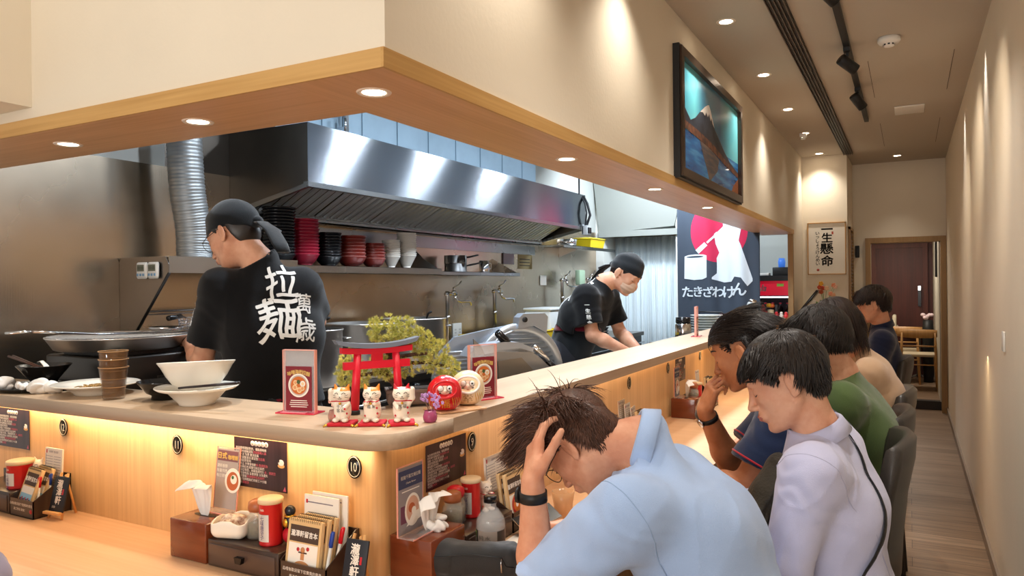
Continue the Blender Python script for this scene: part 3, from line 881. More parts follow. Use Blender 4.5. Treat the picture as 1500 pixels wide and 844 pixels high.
# partition beside the curtain, with a sloping bulkhead over it
mb = MB(); mb.box(-3.3, -3.2, 8.26, 9.0, 0, 2.9); mb.box(-2.33, -2.24, 8.26, 8.36, 0, 2.9); struct(mb, 'trim_7', mat('pale_partition', 'E2E2DC', .6))
mb = MB(); mb.add([(-3.3, 8.15, 2.9), (-2.15, 8.15, 2.9), (-2.34, 8.24, 2.16), (-3.25, 8.24, 2.11), (-3.3, 8.6, 2.9), (-2.15, 8.6, 2.9), (-2.34, 8.6, 2.16), (-3.25, 8.6, 2.11)], [(0,1,2,3), (4,7,6,5), (0,3,7,4), (1,5,6,2), (3,2,6,7), (0,4,5,1)])
mb.box(-3.25, -2.25, 8.22, 8.3, 2.06, 2.13)
struct(mb, 'wall_slope', mat('sloped_grey_board', '8E918C', .8))

# ================================================================ the counter
ct = thing('bar_counter', 'L-shaped oak veneer noodle bar with a raised ledge and lower dining top', 'counter', (0, 0, 0))
def lpoly(xo, yo, xi, yi, r, ymax, xmin, n=10, ri=.0):
    P = [(xmin, yo)]
    for i in range(n+1):
        a = -PI/2+PI/2*i/n
        P.append((xo-r+r*math.cos(a), yo+r+r*math.sin(a)))
    P += [(xo, ymax), (xi, ymax), (xi, yi), (xmin, yi)]
    return P
def slab(name, poly, z0, z1, mx, my, medge, parent, corner):
    """L-shaped slab whose veneer turns at the mitre"""
    mb = MB(); n = len(poly)
    vs = [(x, y, z1) for x, y in poly]+[(x, y, z0) for x, y in poly]
    k = 0
    import bmesh
    mb.add(vs, [tuple(range(n)), tuple(reversed(range(n, 2*n)))]+[(i, n+i, n+(i+1) % n, (i+1) % n) for i in range(n)])
    for i in range(len(mb.f)): mb.mi[i] = 0 if i < 2 else 1; mb.sm[i] = i >= 2 and i < 2+corner
    return mb.build(name, [mx, medge], parent)
def bar_part(name, axis):
    pass
R = .10
xo, yo, xi, yi = -1.085, 1.39, -1.38, 1.675
arc = [(xo-R+R*math.cos(-PI/2+PI/2*i/12), yo+R+R*math.sin(-PI/2+PI/2*i/12)) for i in range(13)]
PX = [(-3.3, yo)]+arc+[(xo, yi), (-3.3, yi)]
mb = MB(); mb.prism(PX, 1.105, 1.145)
for i in range(len(mb.f)): mb.mi[i] = 0 if i == 1 else 1
for i in range(2, 2+14): mb.sm[i] = True
mb.build('bar_top', [m_bar_x, m_bar_edge], ct)
mb = MB(); mb.box(xi, xo, yi+.0012, 8.08, 1.105, 1.145)
for i in range(6): mb.mi[i] = 1
mb.mi[5] = 0
o = mb.build('bar_top', [m_bar, wood('ash_edge_y', 'B39C84', 'A79078', 'Y', .5)], ct)
# fix: put the top face on the lengthwise veneer
for p in o.data.polygons: p.material_index = 0 if p.normal.z > .5 else 1
o = [c for c in ct.children if c.name.startswith('bar_top')][0]
for p in o.data.polygons: p.material_index = 0 if p.normal.z > .5 else 1
Rw = .035; wx, wy = -1.20, 1.505
arcw = [(wx-Rw+Rw*math.cos(-PI/2+PI/2*i/8), wy+Rw+Rw*math.sin(-PI/2+PI/2*i/8)) for i in range(9)]
mb = MB(); P = [(-3.3, wy)]+arcw+[(wx, 8.09), (-1.36, 8.09), (-1.36, 1.66), (-3.3, 1.66)]
mb.prism(P, 0, 1.1045)
for i in range(2, 2+10): mb.sm[i] = True
fp = mb.build('front_panel', m_panel, ct)
mb = MB(); mb.prism([(-3.3, 1.0), (-.72, 1.0), (-.72, 1.30), (-.72, 8.04), (-1.2005, 8.04), (-1.2005, 1.5045), (-3.3, 1.5045)], .715, .75)
for i in range(len(mb.f)): mb.mi[i] = 0
mb.build('dining_top', m_table_x, ct)
mb = MB(); mb.box(-.80, -.77, 1.1, 8.0, .1, .714); mb.box(-3.2, -.80, 1.08, 1.11, .60, .714); mb.build('apron_rail', m_panel, ct)
# LED strips under the ledge
m_led = emit('led_strip_warm', 'FFCE8C', 5.)
mb = MB(); mb.box(-3.3, -1.24, wy-.016, wy-.004, 1.099, 1.1045); mb.build('led_strip', m_led, ct)
mb = MB(); mb.box(wx+.004, wx+.016, 1.56, 8.04, 1.099, 1.1045); mb.build('led_strip', m_led, ct)

# number plaques
def plaque(txt, x, y, z, facing, label):
    t = thing('number_plaque', label, 'number sign', (x, y, z), 0, None)
    t.rotation_euler = (0, 0, 0) if facing == 'F' else (0, 0, PI/2)
    M = RX(PI/2)
    mb = MB(); mb.lathe([(0, 0), (.0265, 0), (.0280, .002), (.0280, .004), (0, .004)], 40, M=M@Matrix.Diagonal((.84, 1.08, 1, 1))); mb.build('plate', m_blackgloss, t)
    mb = MB(); pts = [(.0240*.84*math.cos(a), -.0046, .0240*1.08*math.sin(a)) for a in np.linspace(0, 2*PI, 36, endpoint=False)]
    mb.tube(pts, .0009, 6, closed=True)
    put_text(mb, txt, .034, TR(0, -.0045, 0)@M, off=.006, sx=.72 if len(txt) > 1 else .9)
    mb.build('numeral', mat('plaque_cream', 'EADFC8', .4), t)
    return t
plaque('12', -2.569, wy-.0005, 1.029, 'F', 'leftmost oval black plaque, reading 12, above the stack of order sheets')
plaque('11', -1.979, wy-.0005, 1.024, 'F', 'oval black plaque reading 11 left of the middle notice poster')
plaque('10', -1.283, wy-.0005, 1.030, 'F', 'oval black plaque reading 10 near the counter corner')
plaque('9', wx+.0005, 1.95, 1.018, 'R', 'oval black plaque reading 9 beside the notice poster')
plaque('7', wx+.0005, 3.409, 1.023, 'R', 'oval number plaque above the order pads behind the brown haired diner')
plaque('6', wx+.0005, 4.062, 1.028, 'R', 'oval number plaque left of the dark notice near the second tissue box')
plaque('5', wx+.0005, 4.783, 1.034, 'R', 'oval number plaque nearest the man with chin in hand')
# ================================================================ lamps
m_lamp_on = emit('lamp_glow_warm', 'FFE8CC', 22.); m_trim_white = mat('downlight_ring', 'E8D8C8', .4)
def downlight(x, y, z, label, power, group, r=.045, size=95, col=(1., .91, .79), tgt=None, blend=1.):
    t = thing('downlight', label, 'ceiling light', (x, y, z), 0, group)
    mb = MB(); mb.lathe([(r*.66, .002), (r*.70, -.002), (r*.95, -.004), (r, -.001), (r, .0)], 32, cap=False); mb.build('trim_ring', m_trim_white, t)
    mb = MB(); mb.lathe([(0, -.0012), (r*.68, -.0012), (r*.68, -.0002), (0, -.0002)], 28); mb.build('lens', m_lamp_on, t)
    spot('downlight_lamp', (x, y, z-.012), tgt or (x, y, 0), power, size, blend, col, .03)
    return t
g1 = 'round downlights in the wooden soffit'; g2 = 'round downlights in the taupe ceiling'
lab = ['recessed downlight in the soffit nearest the left frame edge', 'recessed soffit downlight above the flexible duct', 'recessed downlight at the soffit corner', 'recessed soffit downlight above the black stool side of the extractor hood',
       'recessed soffit downlight below the left edge of the framed mountain picture', 'recessed soffit downlight below the right part of the mountain picture']
for i, (x, y) in enumerate([(-2.524, 1.503), (-1.864, 1.497), (-1.204, 1.501), (-1.192, 2.683), (-1.175, 3.78), (-1.165, 4.886)]):
    downlight(x, y, 2.0, ['recessed downlight in the wooden soffit, the leftmost one', 'recessed soffit downlight above the silver flexible duct', 'recessed downlight at the corner of the wooden soffit',
        'recessed soffit downlight to the right of the extractor hood', 'recessed soffit downlight before the left edge of the mountain picture', 'recessed soffit downlight under the mountain picture'][i], P_SOF, g1)
for y in (6.0, 7.1): spot('added_soffit_spot', (-1.17, y, 1.985), (-1.17, y, 0), P_SOF, 95, .8, (1., .91, .79))  # extra soffit spots added for brightness, no fixtures
cl = ['nearest round ceiling downlight, left of the black air slot', 'second round ceiling downlight, level with the mountain picture', 'third round ceiling downlight along the left wall', 'round ceiling downlight beside the small white sensor', 'last round ceiling downlight before the cream column']
for i, y in enumerate((4.026, 5.185, 6.312, 7.404, 8.655)):
    downlight(-.85, y, 2.9, cl[i], P_CEIL, g2, r=.05, size=110, col=(1., .91, .79))
downlight(-.107, 9.264, 2.9, 'single round ceiling downlight before the far doorway', P_CEIL*.7, g2, r=.05, size=80)
# unseen ceiling spots added for brightness; the first pair continues the row
for y in (1.9, 2.9): spot('added_ceiling_spot', (-.85, y, 2.88), (-.85, y, 0), P_CEIL, 110, 1., (1., .91, .79))
for x in (-1.45, -1.82, -2.3): spot('added_ceiling_spot', (x, 1.12, 2.88), (x, 1.12, 0), P_CEIL*.10, 110, 1., (1., .93, .84))
for x, y, k_ in ((-.3, .4, .5), (-1.5, .3, .35), (-.2, 2.2, 1.7), (-.25, 3.6, 1.7)): spot('added_ceiling_spot', (x, y, 2.88), (x, y, 0), P_CEIL*k_, 110, .9, (1., .94, .87))  # fill spots added to brighten the corridor, no fixtures
for y in (4.75, 6.45): spot('added_wall_wash', (.305, y, 2.87), (.375, y, 0), 26, 50, 1., (1., .95, .9), .02)  # two spots added to streak the right wall, no fixtures
# under-ledge glow
area('ledge_glow', (-2.25, wy-.022, 1.098), (-2.25, wy-.012, 0), P_LED*2.0, 2.05, .015, (1., .74, .42))
area('ledge_glow', (wx+.022, 4.8, 1.098), (wx+.012, 4.8, 0), P_LED*6.4, .015, 6.4, (1., .74, .42))
# kitchen tubes
def tube_light(x, y, label):
    t = thing('tube_light', label, 'ceiling light', (x, y, 2.86), 0, 'white kitchen ceiling lights')
    mb = MB(); mb.box(-.17, .17, -.05, .05, 0, .04); mb.build('housing', m_white, t)
    mb = MB(); mb.bbox(-.15, .15, -.04, .04, -.018, -.001, .006); mb.build('diffuser', m_tube, t)
m_tube = emit('tube_glow_cool', 'D2E6FF', 12.)
for i, y in enumerate((2.45, 3.35, 4.3, 5.35, 6.5)):
    tube_light(-1.85, y, 'slim white ceiling light over the kitchen aisle')
    area('kitchen_light', (-1.85, y, 2.82), (-1.85, y, 0), P_KIT, .28, .06, (.80, .90, 1.))
area('kitchen_light', (-2.3, 7.3, 2.84), (-2.75, 8.6, 1.3), P_KIT*2.2, .8, .3, (.80, .90, 1.))  # extra fill added to brighten the curtain, no fixture
area('duct_fill', (-2.55, 4.5, 2.86), (-3.0, 4.5, 2.5), P_KIT*.12, .1, 3.0, (.70, .87, 1.), up='X')  # fill added to light the duct casing, no fixture
# fill light added behind the camera
area('shop_light', (-.45, -2.15, 1.9), (-.35, 4, 1.3), P_FRONT, 1.5, 1.6, (1., .95, .9))
area('far_room_light', (-.15, 11.0, 2.22), (-.15, 11.0, 0), 16, .5, .5, (1., .91, .79))

# ---------------------------------------------------------------- ceiling fittings
mb = MB(); mb.box(-.617, -.525, -1, 8.79, 2.885, 2.8995)
t = thing('air_slot', 'long black linear air slot running along the taupe ceiling', 'air vent', (0, 0, 0))
mb.build('plenum', m_black, t)
mb = MB()
for k in range(5): 
    x = -.614+.0205*k; mb.box(x, x+.0045, -1, 8.78, 2.874, 2.886)
mb.build('blades', mat('slot_bronze', '5A4C40', .45), t)
t = thing('track_light', 'black ceiling lighting track with small spot heads', 'track light', (0, 0, 0))
mb = MB(); mb.box(-.327, -.293, -.5, 7.03, 2.872, 2.8995); mb.build('track', m_black, t)
for y, d in ((3.55, (.55, .45, -.55)), (4.78, (.62, .45, -.50)), (5.80, (.5, .45, -.7))):
    h = thing('spot_head', None, None); h.parent = t; h.location = (-.31, y, 2.872)
    mb = MB(); mb.box(-.018, .018, -.06, .06, -.022, 0); mb.box(-.008, .008, -.008, .008, -.06, -.02)
    D = Vector(d).normalized(); M = frame((0, 0, -.085), D.cross(Vector((0, 0, 1))), D)
    mb.lathe([(0, -.055), (.030, -.055), (.033, -.05), (.033, .062), (.028, .062), (.026, .045), (0, .045)], 28, M=M)
    mb.build('spot_body', m_black, h)
    mb = MB(); mb.lathe([(0, .0455), (.0255, .0455), (.0255, .047), (0, .047)], 24, M=M); mb.build('spot_lens', m_lamp_on, h)
    p = Vector((-.31, y, 2.787))+D*.07
    spot('track_lamp', p, p+D, P_TRACK, 60, 1., (1., .86, .68), .02)
for x, y, l in ((-.09, 4.759, 'white round smoke detector beside the track light'), ):
    t = thing('smoke_detector', l, 'smoke detector', (x, y, 2.9))
    mb = MB(); mb.lathe([(0, -.001), (.058, -.001), (.060, -.022), (.052, -.034), (.03, -.036), (.028, -.050), (.018, -.054), (0, -.054)], 36); mb.build('housing', m_white, t)
    mb = MB()
    for k in range(8):
        a = 2*PI*k/8; M = TR(0, 0, 0)@RZ(a); mb.box(.0285, .0305, -.006, .006, -.046, -.038, M=M)
    mb.build('vents', m_black, t)
t = MB(); t.bbox(-.895, -.835, 7.37, 7.43, 2.86, 2.8995, .008); t.bbox(-.885, -.845, 7.38, 7.42, 2.842, 2.862, .006); t.build('ceiling_sensor', m_white, label='small square white sensor on the ceiling near the column', cat='sensor')
t = thing('ceiling_diffuser', 'flat white rectangular plate on the ceiling past the spotlights', 'ceiling plate', (0, 0, 0))
mb = MB(); mb.bbox(-.093, .12, 6.66, 6.965, 2.889, 2.8995, .003); mb.build('plate', m_white, t)
for a, b_, c_, d_ in ((-.22, .252, 5.2, 6.25), (-.215, .243, 7.3, 8.55)):
    t = MB()
    for q in ((a, a+.003, c_, d_), (b_, b_+.003, c_, d_)): t.box(*q, 2.8985, 2.9005)
    t.build('ceiling_hatch', mat('hatch_groove', '4A4036', .8), label='shallow rectangular hatch outline in the ceiling, '+('nearer of the two' if c_ < 6 else 'the one by the far wall'), cat='access hatch')
# ================================================================ kitchen
SW = -3.3
# extractor hood
t = thing('extractor_hood', 'large stainless extractor hood with slanted grease filters above the bowl shelf', 'extractor hood', (0, 0, 0))
Y0, Y1, XF, XB = 2.85, 6.55, -2.72, SW+.001
ZT, ZL, ZB = 2.355, 2.045, 1.925
mb = MB(); mb.box(XF-.002, XF, Y0, Y1, ZL, ZT); mb.build('front_sheet', m_hood, t)
mb = MB()
for y in (Y0, Y1): 
    poly = [(XB, ZB), (XF-.002, ZL), (XF-.002, ZT), (XB, ZT)]
    mb.prism(poly, 0, .003, M=TR(0, y+(.0 if y == Y0 else -.003), 0)@Matrix(((1, 0, 0, 0), (0, 0, 1, 0), (0, 1, 0, 0), (0, 0, 0, 1))))
mb.box(XB, XF-.002, Y0, Y1, ZT-.003, ZT)
mb.build('side_sheet', m_steel_dk, t)
mb = MB(); mb.box(XF-.03, XF+.004, Y0-.002, Y1+.002, ZL-.022, ZL+.004)
mb.box(XB, XB+.11, Y0, Y1, ZB-.03, ZB-.022); mb.box(XB+.10, XB+.11, Y0, Y1, ZB-.03, ZB+.02)
for y in (Y0, Y1-.02): mb.add([(XB, y, ZB-.03), (XF, y, ZL-.022), (XF, y, ZL+.004), (XB, y, ZB), (XB, y+.02, ZB-.03), (XF, y+.02, ZL-.022), (XF, y+.02, ZL+.004), (XB, y+.02, ZB)], [(0,1,2,3), (4,7,6,5), (0,4,5,1), (3,2,6,7)])
mb.build('gutter_rim', m_steel, t)
fa = Vector((XF-.035, 0, ZL+.11)); fb = Vector((XB+.105, 0, ZB-.005)); dv = (fb-fa); nf = Vector((dv.z, 0, -dv.x)).normalized()
if nf.z > 0: nf = -nf
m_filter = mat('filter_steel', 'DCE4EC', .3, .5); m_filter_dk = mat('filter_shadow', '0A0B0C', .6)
for k in range(7):
    ya = Y0+.03+k*.515; yb = min(ya+.505, Y1-.03)
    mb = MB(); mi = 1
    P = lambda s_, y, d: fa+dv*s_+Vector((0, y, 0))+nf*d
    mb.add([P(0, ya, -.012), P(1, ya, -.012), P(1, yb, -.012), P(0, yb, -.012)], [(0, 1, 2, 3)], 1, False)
    n = 8
    for i in range(n):
        y = ya+(yb-ya)*(i+.12)/n; w_ = (yb-ya)/n*.50
        a = [P(.04, y, 0), P(.96, y, 0), P(.96, y+w_, 0), P(.04, y+w_, 0), P(.04, y-.006, -.014), P(.96, y-.006, -.014), P(.96, y+w_+.006, -.014), P(.04, y+w_+.006, -.014)]
        mb.add(a, [(0,1,2,3), (0,4,5,1), (3,2,6,7), (0,3,7,4), (1,5,6,2)], 0, False)
    for s_ in (0, .97):
        a = [P(s_, ya, .004), P(s_+.03, ya, .004), P(s_+.03, yb, .004), P(s_, yb, .004), P(s_, ya, -.012), P(s_+.03, ya, -.012), P(s_+.03, yb, -.012), P(s_, yb, -.012)]
        mb.add(a, [(0,1,2,3), (0,4,5,1), (2,6,7,3), (1,5,6,2), (0,3,7,4)], 0, False)
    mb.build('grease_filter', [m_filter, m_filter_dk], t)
mb = MB(); mb.box(-2.70, -2.715, 6.44, 6.53, 1.98, 2.07); mb.bbox(-2.716, -2.66, 6.44, 6.53, 1.97, 2.06, .004); sb = mb.build('switch_box', mat('switch_grey', 'B8BCC0', .5), t)
mb = MB(); mb.bbox(-2.66, -2.645, 6.455, 6.48, 1.985, 2.04, .002); mb.bbox(-2.66, -2.645, 6.49, 6.515, 1.985, 2.04, .002); mb.build('rocker_switch', m_blackgloss, sb)
mb = MB(); mb.tube([(-2.69, 6.5, 2.06), (-2.66, 6.52, 2.16), (-2.68, 6.5, 2.27), (-2.72, 6.5, 2.34)], .013, 8); mb.tube([(-2.69, 6.47, 2.06), (-2.675, 6.47, 2.18), (-2.69, 6.47, 2.27), (-2.73, 6.47, 2.34)], .009, 8)
mb.tube([(-2.72, 6.4, 2.35), (-2.72, 6.4, 2.88)], .008, 8); mb.build('cable', mat('cable_dark', '2A2C30', .5), t)
# galvanised duct box on top of the hood
t = thing('duct_casing', 'pale galvanised sheet duct casing with upright seams on top of the hood', 'ventilation duct', (0, 0, 0))
mb = MB(); mb.box(-3.29, -3.0, 2.9, 6.05, 2.357, 2.89); mb.build('casing', m_galv, t)
for i in range(1, 9): 
    mb = MB(); y = 2.9+i*.36; mb.box(-3.0, -2.993, y-.004, y+.004, 2.36, 2.885); mb.build('seam', m_galv, t)
mb = MB(); mb.tube([(-2.96, 3.42, 2.38), (-2.96, 3.42, 2.88)], .02, 10); mb.build('riser_pipe', mat('pipe_grey', '9FA6AC', .4, .6), t)
mb = MB()
for z in (2.42, 2.56, 2.72): mb.box(-2.985, -2.93, 3.37, 3.39, z, z+.03); mb.tube([(-2.93, 3.38, z), (-2.93, 3.38, z+.08)], .01, 8)
mb.build('pipe_bracket', m_chrome, t)
# flexible duct
mb = MB(); pts = []; rs = []
path = [Vector(p) for p in ((-3.10, 2.405, 2.68), (-3.10, 2.405, 2.45), (-3.10, 2.41, 2.2), (-3.10, 2.425, 1.98), (-3.10, 2.455, 1.80), (-3.10, 2.46, 1.652))]
def cr(P, t):
    n = len(P)-1; i = min(int(t*n), n-1); u = t*n-i; p0, p1, p2, p3 = P[max(i-1, 0)], P[i], P[i+1], P[min(i+2, n)]
    return .5*((2*p1)+(p2-p0)*u+(2*p0-5*p1+4*p2-p3)*u*u+(3*p1-p0-3*p2+p3)*u**3)
N_ = 186
for i in range(N_+1): pts.append(cr(path, i/N_)); rs.append(.081+(.0024 if i % 3 == 0 else (-.0012 if i % 3 == 1 else .0006))+.0008*math.sin(i*.7))
mb.tube(pts, rs, 36, cap=False)
dt = mb.build('flexible_duct', mat('aluminium_foil_duct', 'A2A6A8', .48, .75, var=.15, vscale=(6, 6, 30)), label='silver corrugated flexible duct rising from the fryer hood', cat='ventilation duct')
# fryer hood with side panel
t = thing('fryer_hood', 'low stainless hood box with cut-away side panel over the fryer, left end of the shelf', 'extractor hood', (0, 0, 0))
PXZ = Matrix(((1, 0, 0, 0), (0, 0, 1, 0), (0, 1, 0, 0), (0, 0, 0, 1)))
from_px = [(-3.299, 1.02), (-3.299, 1.632), (-3.285, 1.650), (-2.965, 1.650), (-2.945, 1.615), (-2.945, 1.575), (-3.175, 1.31), (-3.235, 1.29), (-3.235, 1.02)]
mb = MB(); mb.prism(from_px, 0, .004, M=TR(0, 2.2, 0)@PXZ); mb.build('side_panel', steel('hood_side_steel', '7F7A76', .42, 'Z', 200, .08, .2), t)
mb = MB(); mb.box(-3.299, -2.948, 2.204, 3.0, 1.647, 1.651); mb.box(-2.950, -2.946, 2.204, 3.0, 1.592, 1.651); mb.box(-2.958, -2.946, 2.204, 3.0, 1.575, 1.592)
mb.build('top_sheet', m_steel, t)
mb = MB(); mb.tube([(-2.945, 2.2035, 1.575), (-3.175, 2.2035, 1.31)], .007, 6); mb.build('edge_trim', m_black, t)
# shelves
def shelf(name, label, y0, y1, zt, x1, lip=.04, brackets=(), parent=None):
    s = thing(name, label, 'shelf', (0, 0, 0))
    mb = MB(); mb.box(SW, x1, y0, y1, zt-.003, zt); mb.box(x1-.003, x1, y0, y1, zt-lip, zt); mb.box(x1-.02, x1, y0, y1, zt-lip, zt-lip+.003); mb.build('board', m_steel, s)
    for y, h, up in brackets:
        mb = MB(); P = [(SW, zt), (x1-.02, zt), (SW, zt+h)] if up else [(SW, zt-.003), (x1-.05, zt-.003), (SW, zt-h)]
        mb.prism(P, 0, .003, M=TR(0, y, 0)@PXZ); mb.build('bracket', m_steel, s)
    return s
shelf('wall_shelf', 'long stainless wall shelf carrying the stacks of ramen bowls', 3.005, 4.42, 1.628, -2.95, .045, ((3.02, .2, False), (4.40, .19, True)))
shelf('wall_shelf', 'short stainless wall shelf holding saucepans', 4.46, 5.78, 1.612, -3.03, .03, ((4.47, .24, True), (5.76, .13, True)))
shelf('wall_shelf', 'high stainless shelf under the hood end with a yellow basket', 6.62, 8.05, 1.90, -2.98, .03, ((7.2, .1, False),))
mb = MB(); mb.box(SW, SW+.01, 2.9, 6.6, 1.80, 1.885); mb.build('splash_rail', m_steel, label='bright stainless rail on the wall behind the bowl stacks', cat='wall rail')

# ---- bowls
def bowl_prof(r, h, foot, t=.003, flare=1.0, k=.6):
    P = [(0, .006), (foot*.86, .006), (foot*.9, 0), (foot, 0), (foot, .008)]
    n = 10
    for i in range(n+1):
        u = i/n; P.append((foot+(r-foot)*(u**k if flare == 1 else u**flare), .008+(h-.008)*u))
    Q = [(x-t*1.1, z+.0005) for x, z in reversed(P[5:])]
    Q = [(r-t*.4, h+.001)]+Q[1:]
    Q = [(max(x, 0), max(z, .009)) for x, z in Q]
    return P+Q+[(0, .0095)]
def make_bowl(name, label, group, r, h, foot, m, k=.75, m2=None):
    mb = MB(); mb.lathe(bowl_prof(r, h, foot, k=k), 32)
    if m2:
        nn = len(bowl_prof(r, h, foot, k=k))-1
        for i in range(len(mb.f)):
            if i % nn >= 15: mb.mi[i] = 1
    return mb.build(name, [m]+([m2] if m2 else []), label=label, cat='bowl', group=group)
m_bblack = mat('melamine_black', '17181B', .22); m_bred = mat('melamine_crimson', '9E1F38', .28); m_bbrown = mat('melamine_brick_red', '7E2A22', .28); m_bwhite = mat('melamine_white', 'E6E2DA', .3)
m_bpink = mat('melamine_rim_pale', 'D8A8A0', .3)
stacks = [(-3.10, 3.015, 16, .0172, m_bblack, .094, .062, .048, .8, 'black ramen bowls in the tall stack behind the cook', 'black ramen bowl in the tallest stack, directly behind the scarfed cook', None),
          (-3.10, 3.205, 12, .0182, m_bred, .092, .068, .046, .75, 'crimson ramen bowls on the shelf', 'crimson ramen bowl in the bright red stack', None),
          (-3.10, 3.415, 9, .0178, m_bblack, .082, .060, .045, .7, 'black bowls right of the crimson stack', 'black bowl in the shorter dark stack right of the crimson bowls', None),
          (-3.10, 3.625, 7, .0215, m_bbrown, .092, .066, .046, .5, 'brick red bowls in the taller stack', 'brick red bowl with pale rim in the taller of the brick red stacks', m_bpink),
          (-3.10, 3.84, 6, .0195, m_bbrown, .080, .060, .042, .5, 'brick red bowls in the shorter stack', 'brick red bowl with pale rim in the shorter brick red stack', m_bpink),
          (-3.10, 4.03, 9, .0135, m_bwhite, .064, .080, .024, 1., 'white bowls in the shorter stack', 'white tapered bowl in the shorter white stack', None),
          (-3.10, 4.205, 12, .0140, m_bwhite, .070, .092, .026, 1., 'white bowls in the taller stack', 'white tapered bowl in the taller white stack at the shelf end', None)]
for x, y, n, dz, m, r, h, f, k, grp, lb, m2 in stacks:
    b0 = make_bowl('ramen_bowl', lb, grp, r, h, f, m, k, m2)
    b0.location = (x, y, 1.6285)
    for i in range(1, n):
        c = b0.copy(); COL.objects.link(c); c.location = (x+rnd.uniform(-.002, .002), y+rnd.uniform(-.002, .002), 1.6285+dz*i); c.rotation_euler.z = rnd.random()
# small shelf: saucepans, cup
def saucepan(loc, r, h, rz, label, hl=.17):
    t = thing('saucepan', label, 'saucepan', loc, rz)
    mb = MB(); mb.lathe([(0, 0), (r*.95, 0), (r, .006), (r, h), (r+.004, h+.002), (r-.002, h+.002), (r-.003, .008), (0, .006)], 36); mb.build('pan', m_chrome, t)
    mb = MB(); mb.tube([(r, 0, h*.72), (r+.03, 0, h*.8)], .006, 8); mb.tube([(r+.03, 0, h*.8), (r+.06, 0, h*.88), (r+hl, 0, h*1.18)], [.008, .013, .011], 10, sq=.6); mb.build('handle', m_blackgloss, t)
    return t
saucepan((-3.16, 4.93, 1.6125), .088, .065, math.radians(70), 'steel saucepan at the bottom of the pair on the small shelf')
saucepan((-3.16, 4.93, 1.679), .090, .062, math.radians(78), 'steel saucepan set on top of another saucepan')
mb = MB(); mb.lathe([(0, 0), (.042, 0), (.043, .004), (.043, .10), (.040, .10), (.040, .006), (0, .005)], 28); mb.tube([(.043, 0, .08), (.065, 0, .075), (.065, 0, .035), (.043, 0, .03)], .004, 8)
o = mb.build('steel_mug', m_chrome, label='small steel measuring mug on the shelf right of the saucepans', cat='mug'); o.location = (-3.15, 5.36, 1.6125); o.rotation_euler.z = 1
mb = MB(); mb.lathe([(0, 0), (.095, 0), (.105, .07), (.108, .07), (.10, .003), (0, .004)], 30); o = mb.build('steel_basin', m_chrome, label='steel basin on the high shelf beside the yellow basket', cat='basin'); o.location = (-3.12, 7.0, 1.9005)
t = thing('plastic_basket', 'bright yellow plastic basket on the high shelf', 'basket', (-3.10, 7.58, 1.9005))
mb = MB()
def open_box(mb, w, d, h, ta=.01, th=.004):
    o_ = [(-w/2+ta, -d/2+ta), (w/2-ta, -d/2+ta), (w/2-ta, d/2-ta), (-w/2+ta, d/2-ta)]; p_ = [(-w/2, -d/2), (w/2, -d/2), (w/2, d/2), (-w/2, d/2)]
    vs = [(x, y, 0) for x, y in o_]+[(x, y, h) for x, y in p_]+[(x*(1-th*2/w), y*(1-th*2/d), h) for x, y in p_]+[(x*(1-th*2/w), y*(1-th*2/d), th) for x, y in o_]
    fs = [(3, 2, 1, 0), (12, 13, 14, 15)]
    for i in range(4):
        j = (i+1) % 4; fs += [(i, j, 4+j, 4+i), (4+i, 4+j, 8+j, 8+i), (8+i, 8+j, 12+j, 12+i)]
    mb.add(vs, fs)
open_box(mb, .20, .42, .10, .02); mb.build('body', mat('plastic_yellow', 'E8CC22', .4), t)
mb = MB(); mb.tube([(-.1, -.21, .1), (.1, -.21, .1), (.1, .21, .1), (-.1, .21, .1)], .008, 8, closed=True); mb.build('rim', mat('plastic_yellow', 'E8CC22', .4), t)

# ---- digital timers
def timer(y, x, label):
    t = thing('kitchen_timer', label, 'timer', (x, 2.1985, 1.588), 0, None)
    mb = MB(); mb.bbox(-.037, .037, -.018, 0, -.038, .038, .012, seg=3); mb.build('body', m_white, t)
    mb = MB(); mb.box(-.024, .024, -.0195, -.017, -.004, .026); put_text(mb, '00:00', .020, TR(0, -.0197, .011)@RX(PI/2), mi=1); mb.build('screen', [mat('lcd_green', '6E7466', .3), m_black], t)
    for k in (-.02, 0, .02):
        mb = MB(); mb.bbox(k-.006, k+.006, -.021, -.017, -.026, -.014, .0015); mb.build('button', mat('button_blue', '7FA6C8', .4), t)
timer(0, -3.115, 'white digital timer with a grey screen, left one on the fryer hood')
timer(0, -3.035, 'white digital timer, right one of the pair by the hood edge')

# ---- cook line
t = thing('cooking_range', 'stainless cooking range along the rear wall under the shelves', 'kitchen range', (0, 0, 0))
mb = MB(); mb.box(SW, -2.66, 1.70, 8.0, .10, .93); mb.build('cabinet', steel('range_front_steel', '5E5C5A', .35, 'Y', 200, .1, .3), t)
mb = MB(); mb.box(SW, -2.63, 1.70, 8.0, .93, .97); mb.build('worktop', m_steel_dk, t)
mb = MB(); mb.tube([(-2.60, 1.75, .86), (-2.60, 7.9, .86)], .008, 8)
mb.build('rail', m_chrome, t)
for k in range(10):
    mb = MB(); mb.lathe([(0, 0), (.022, 0), (.02, .025), (0, .027)], 20, M=frame((-2.63, 1.95+k*.42, .90), (0, 1, 0), (1, 0, 0))); mb.build('control_knob', m_blackgloss, t)
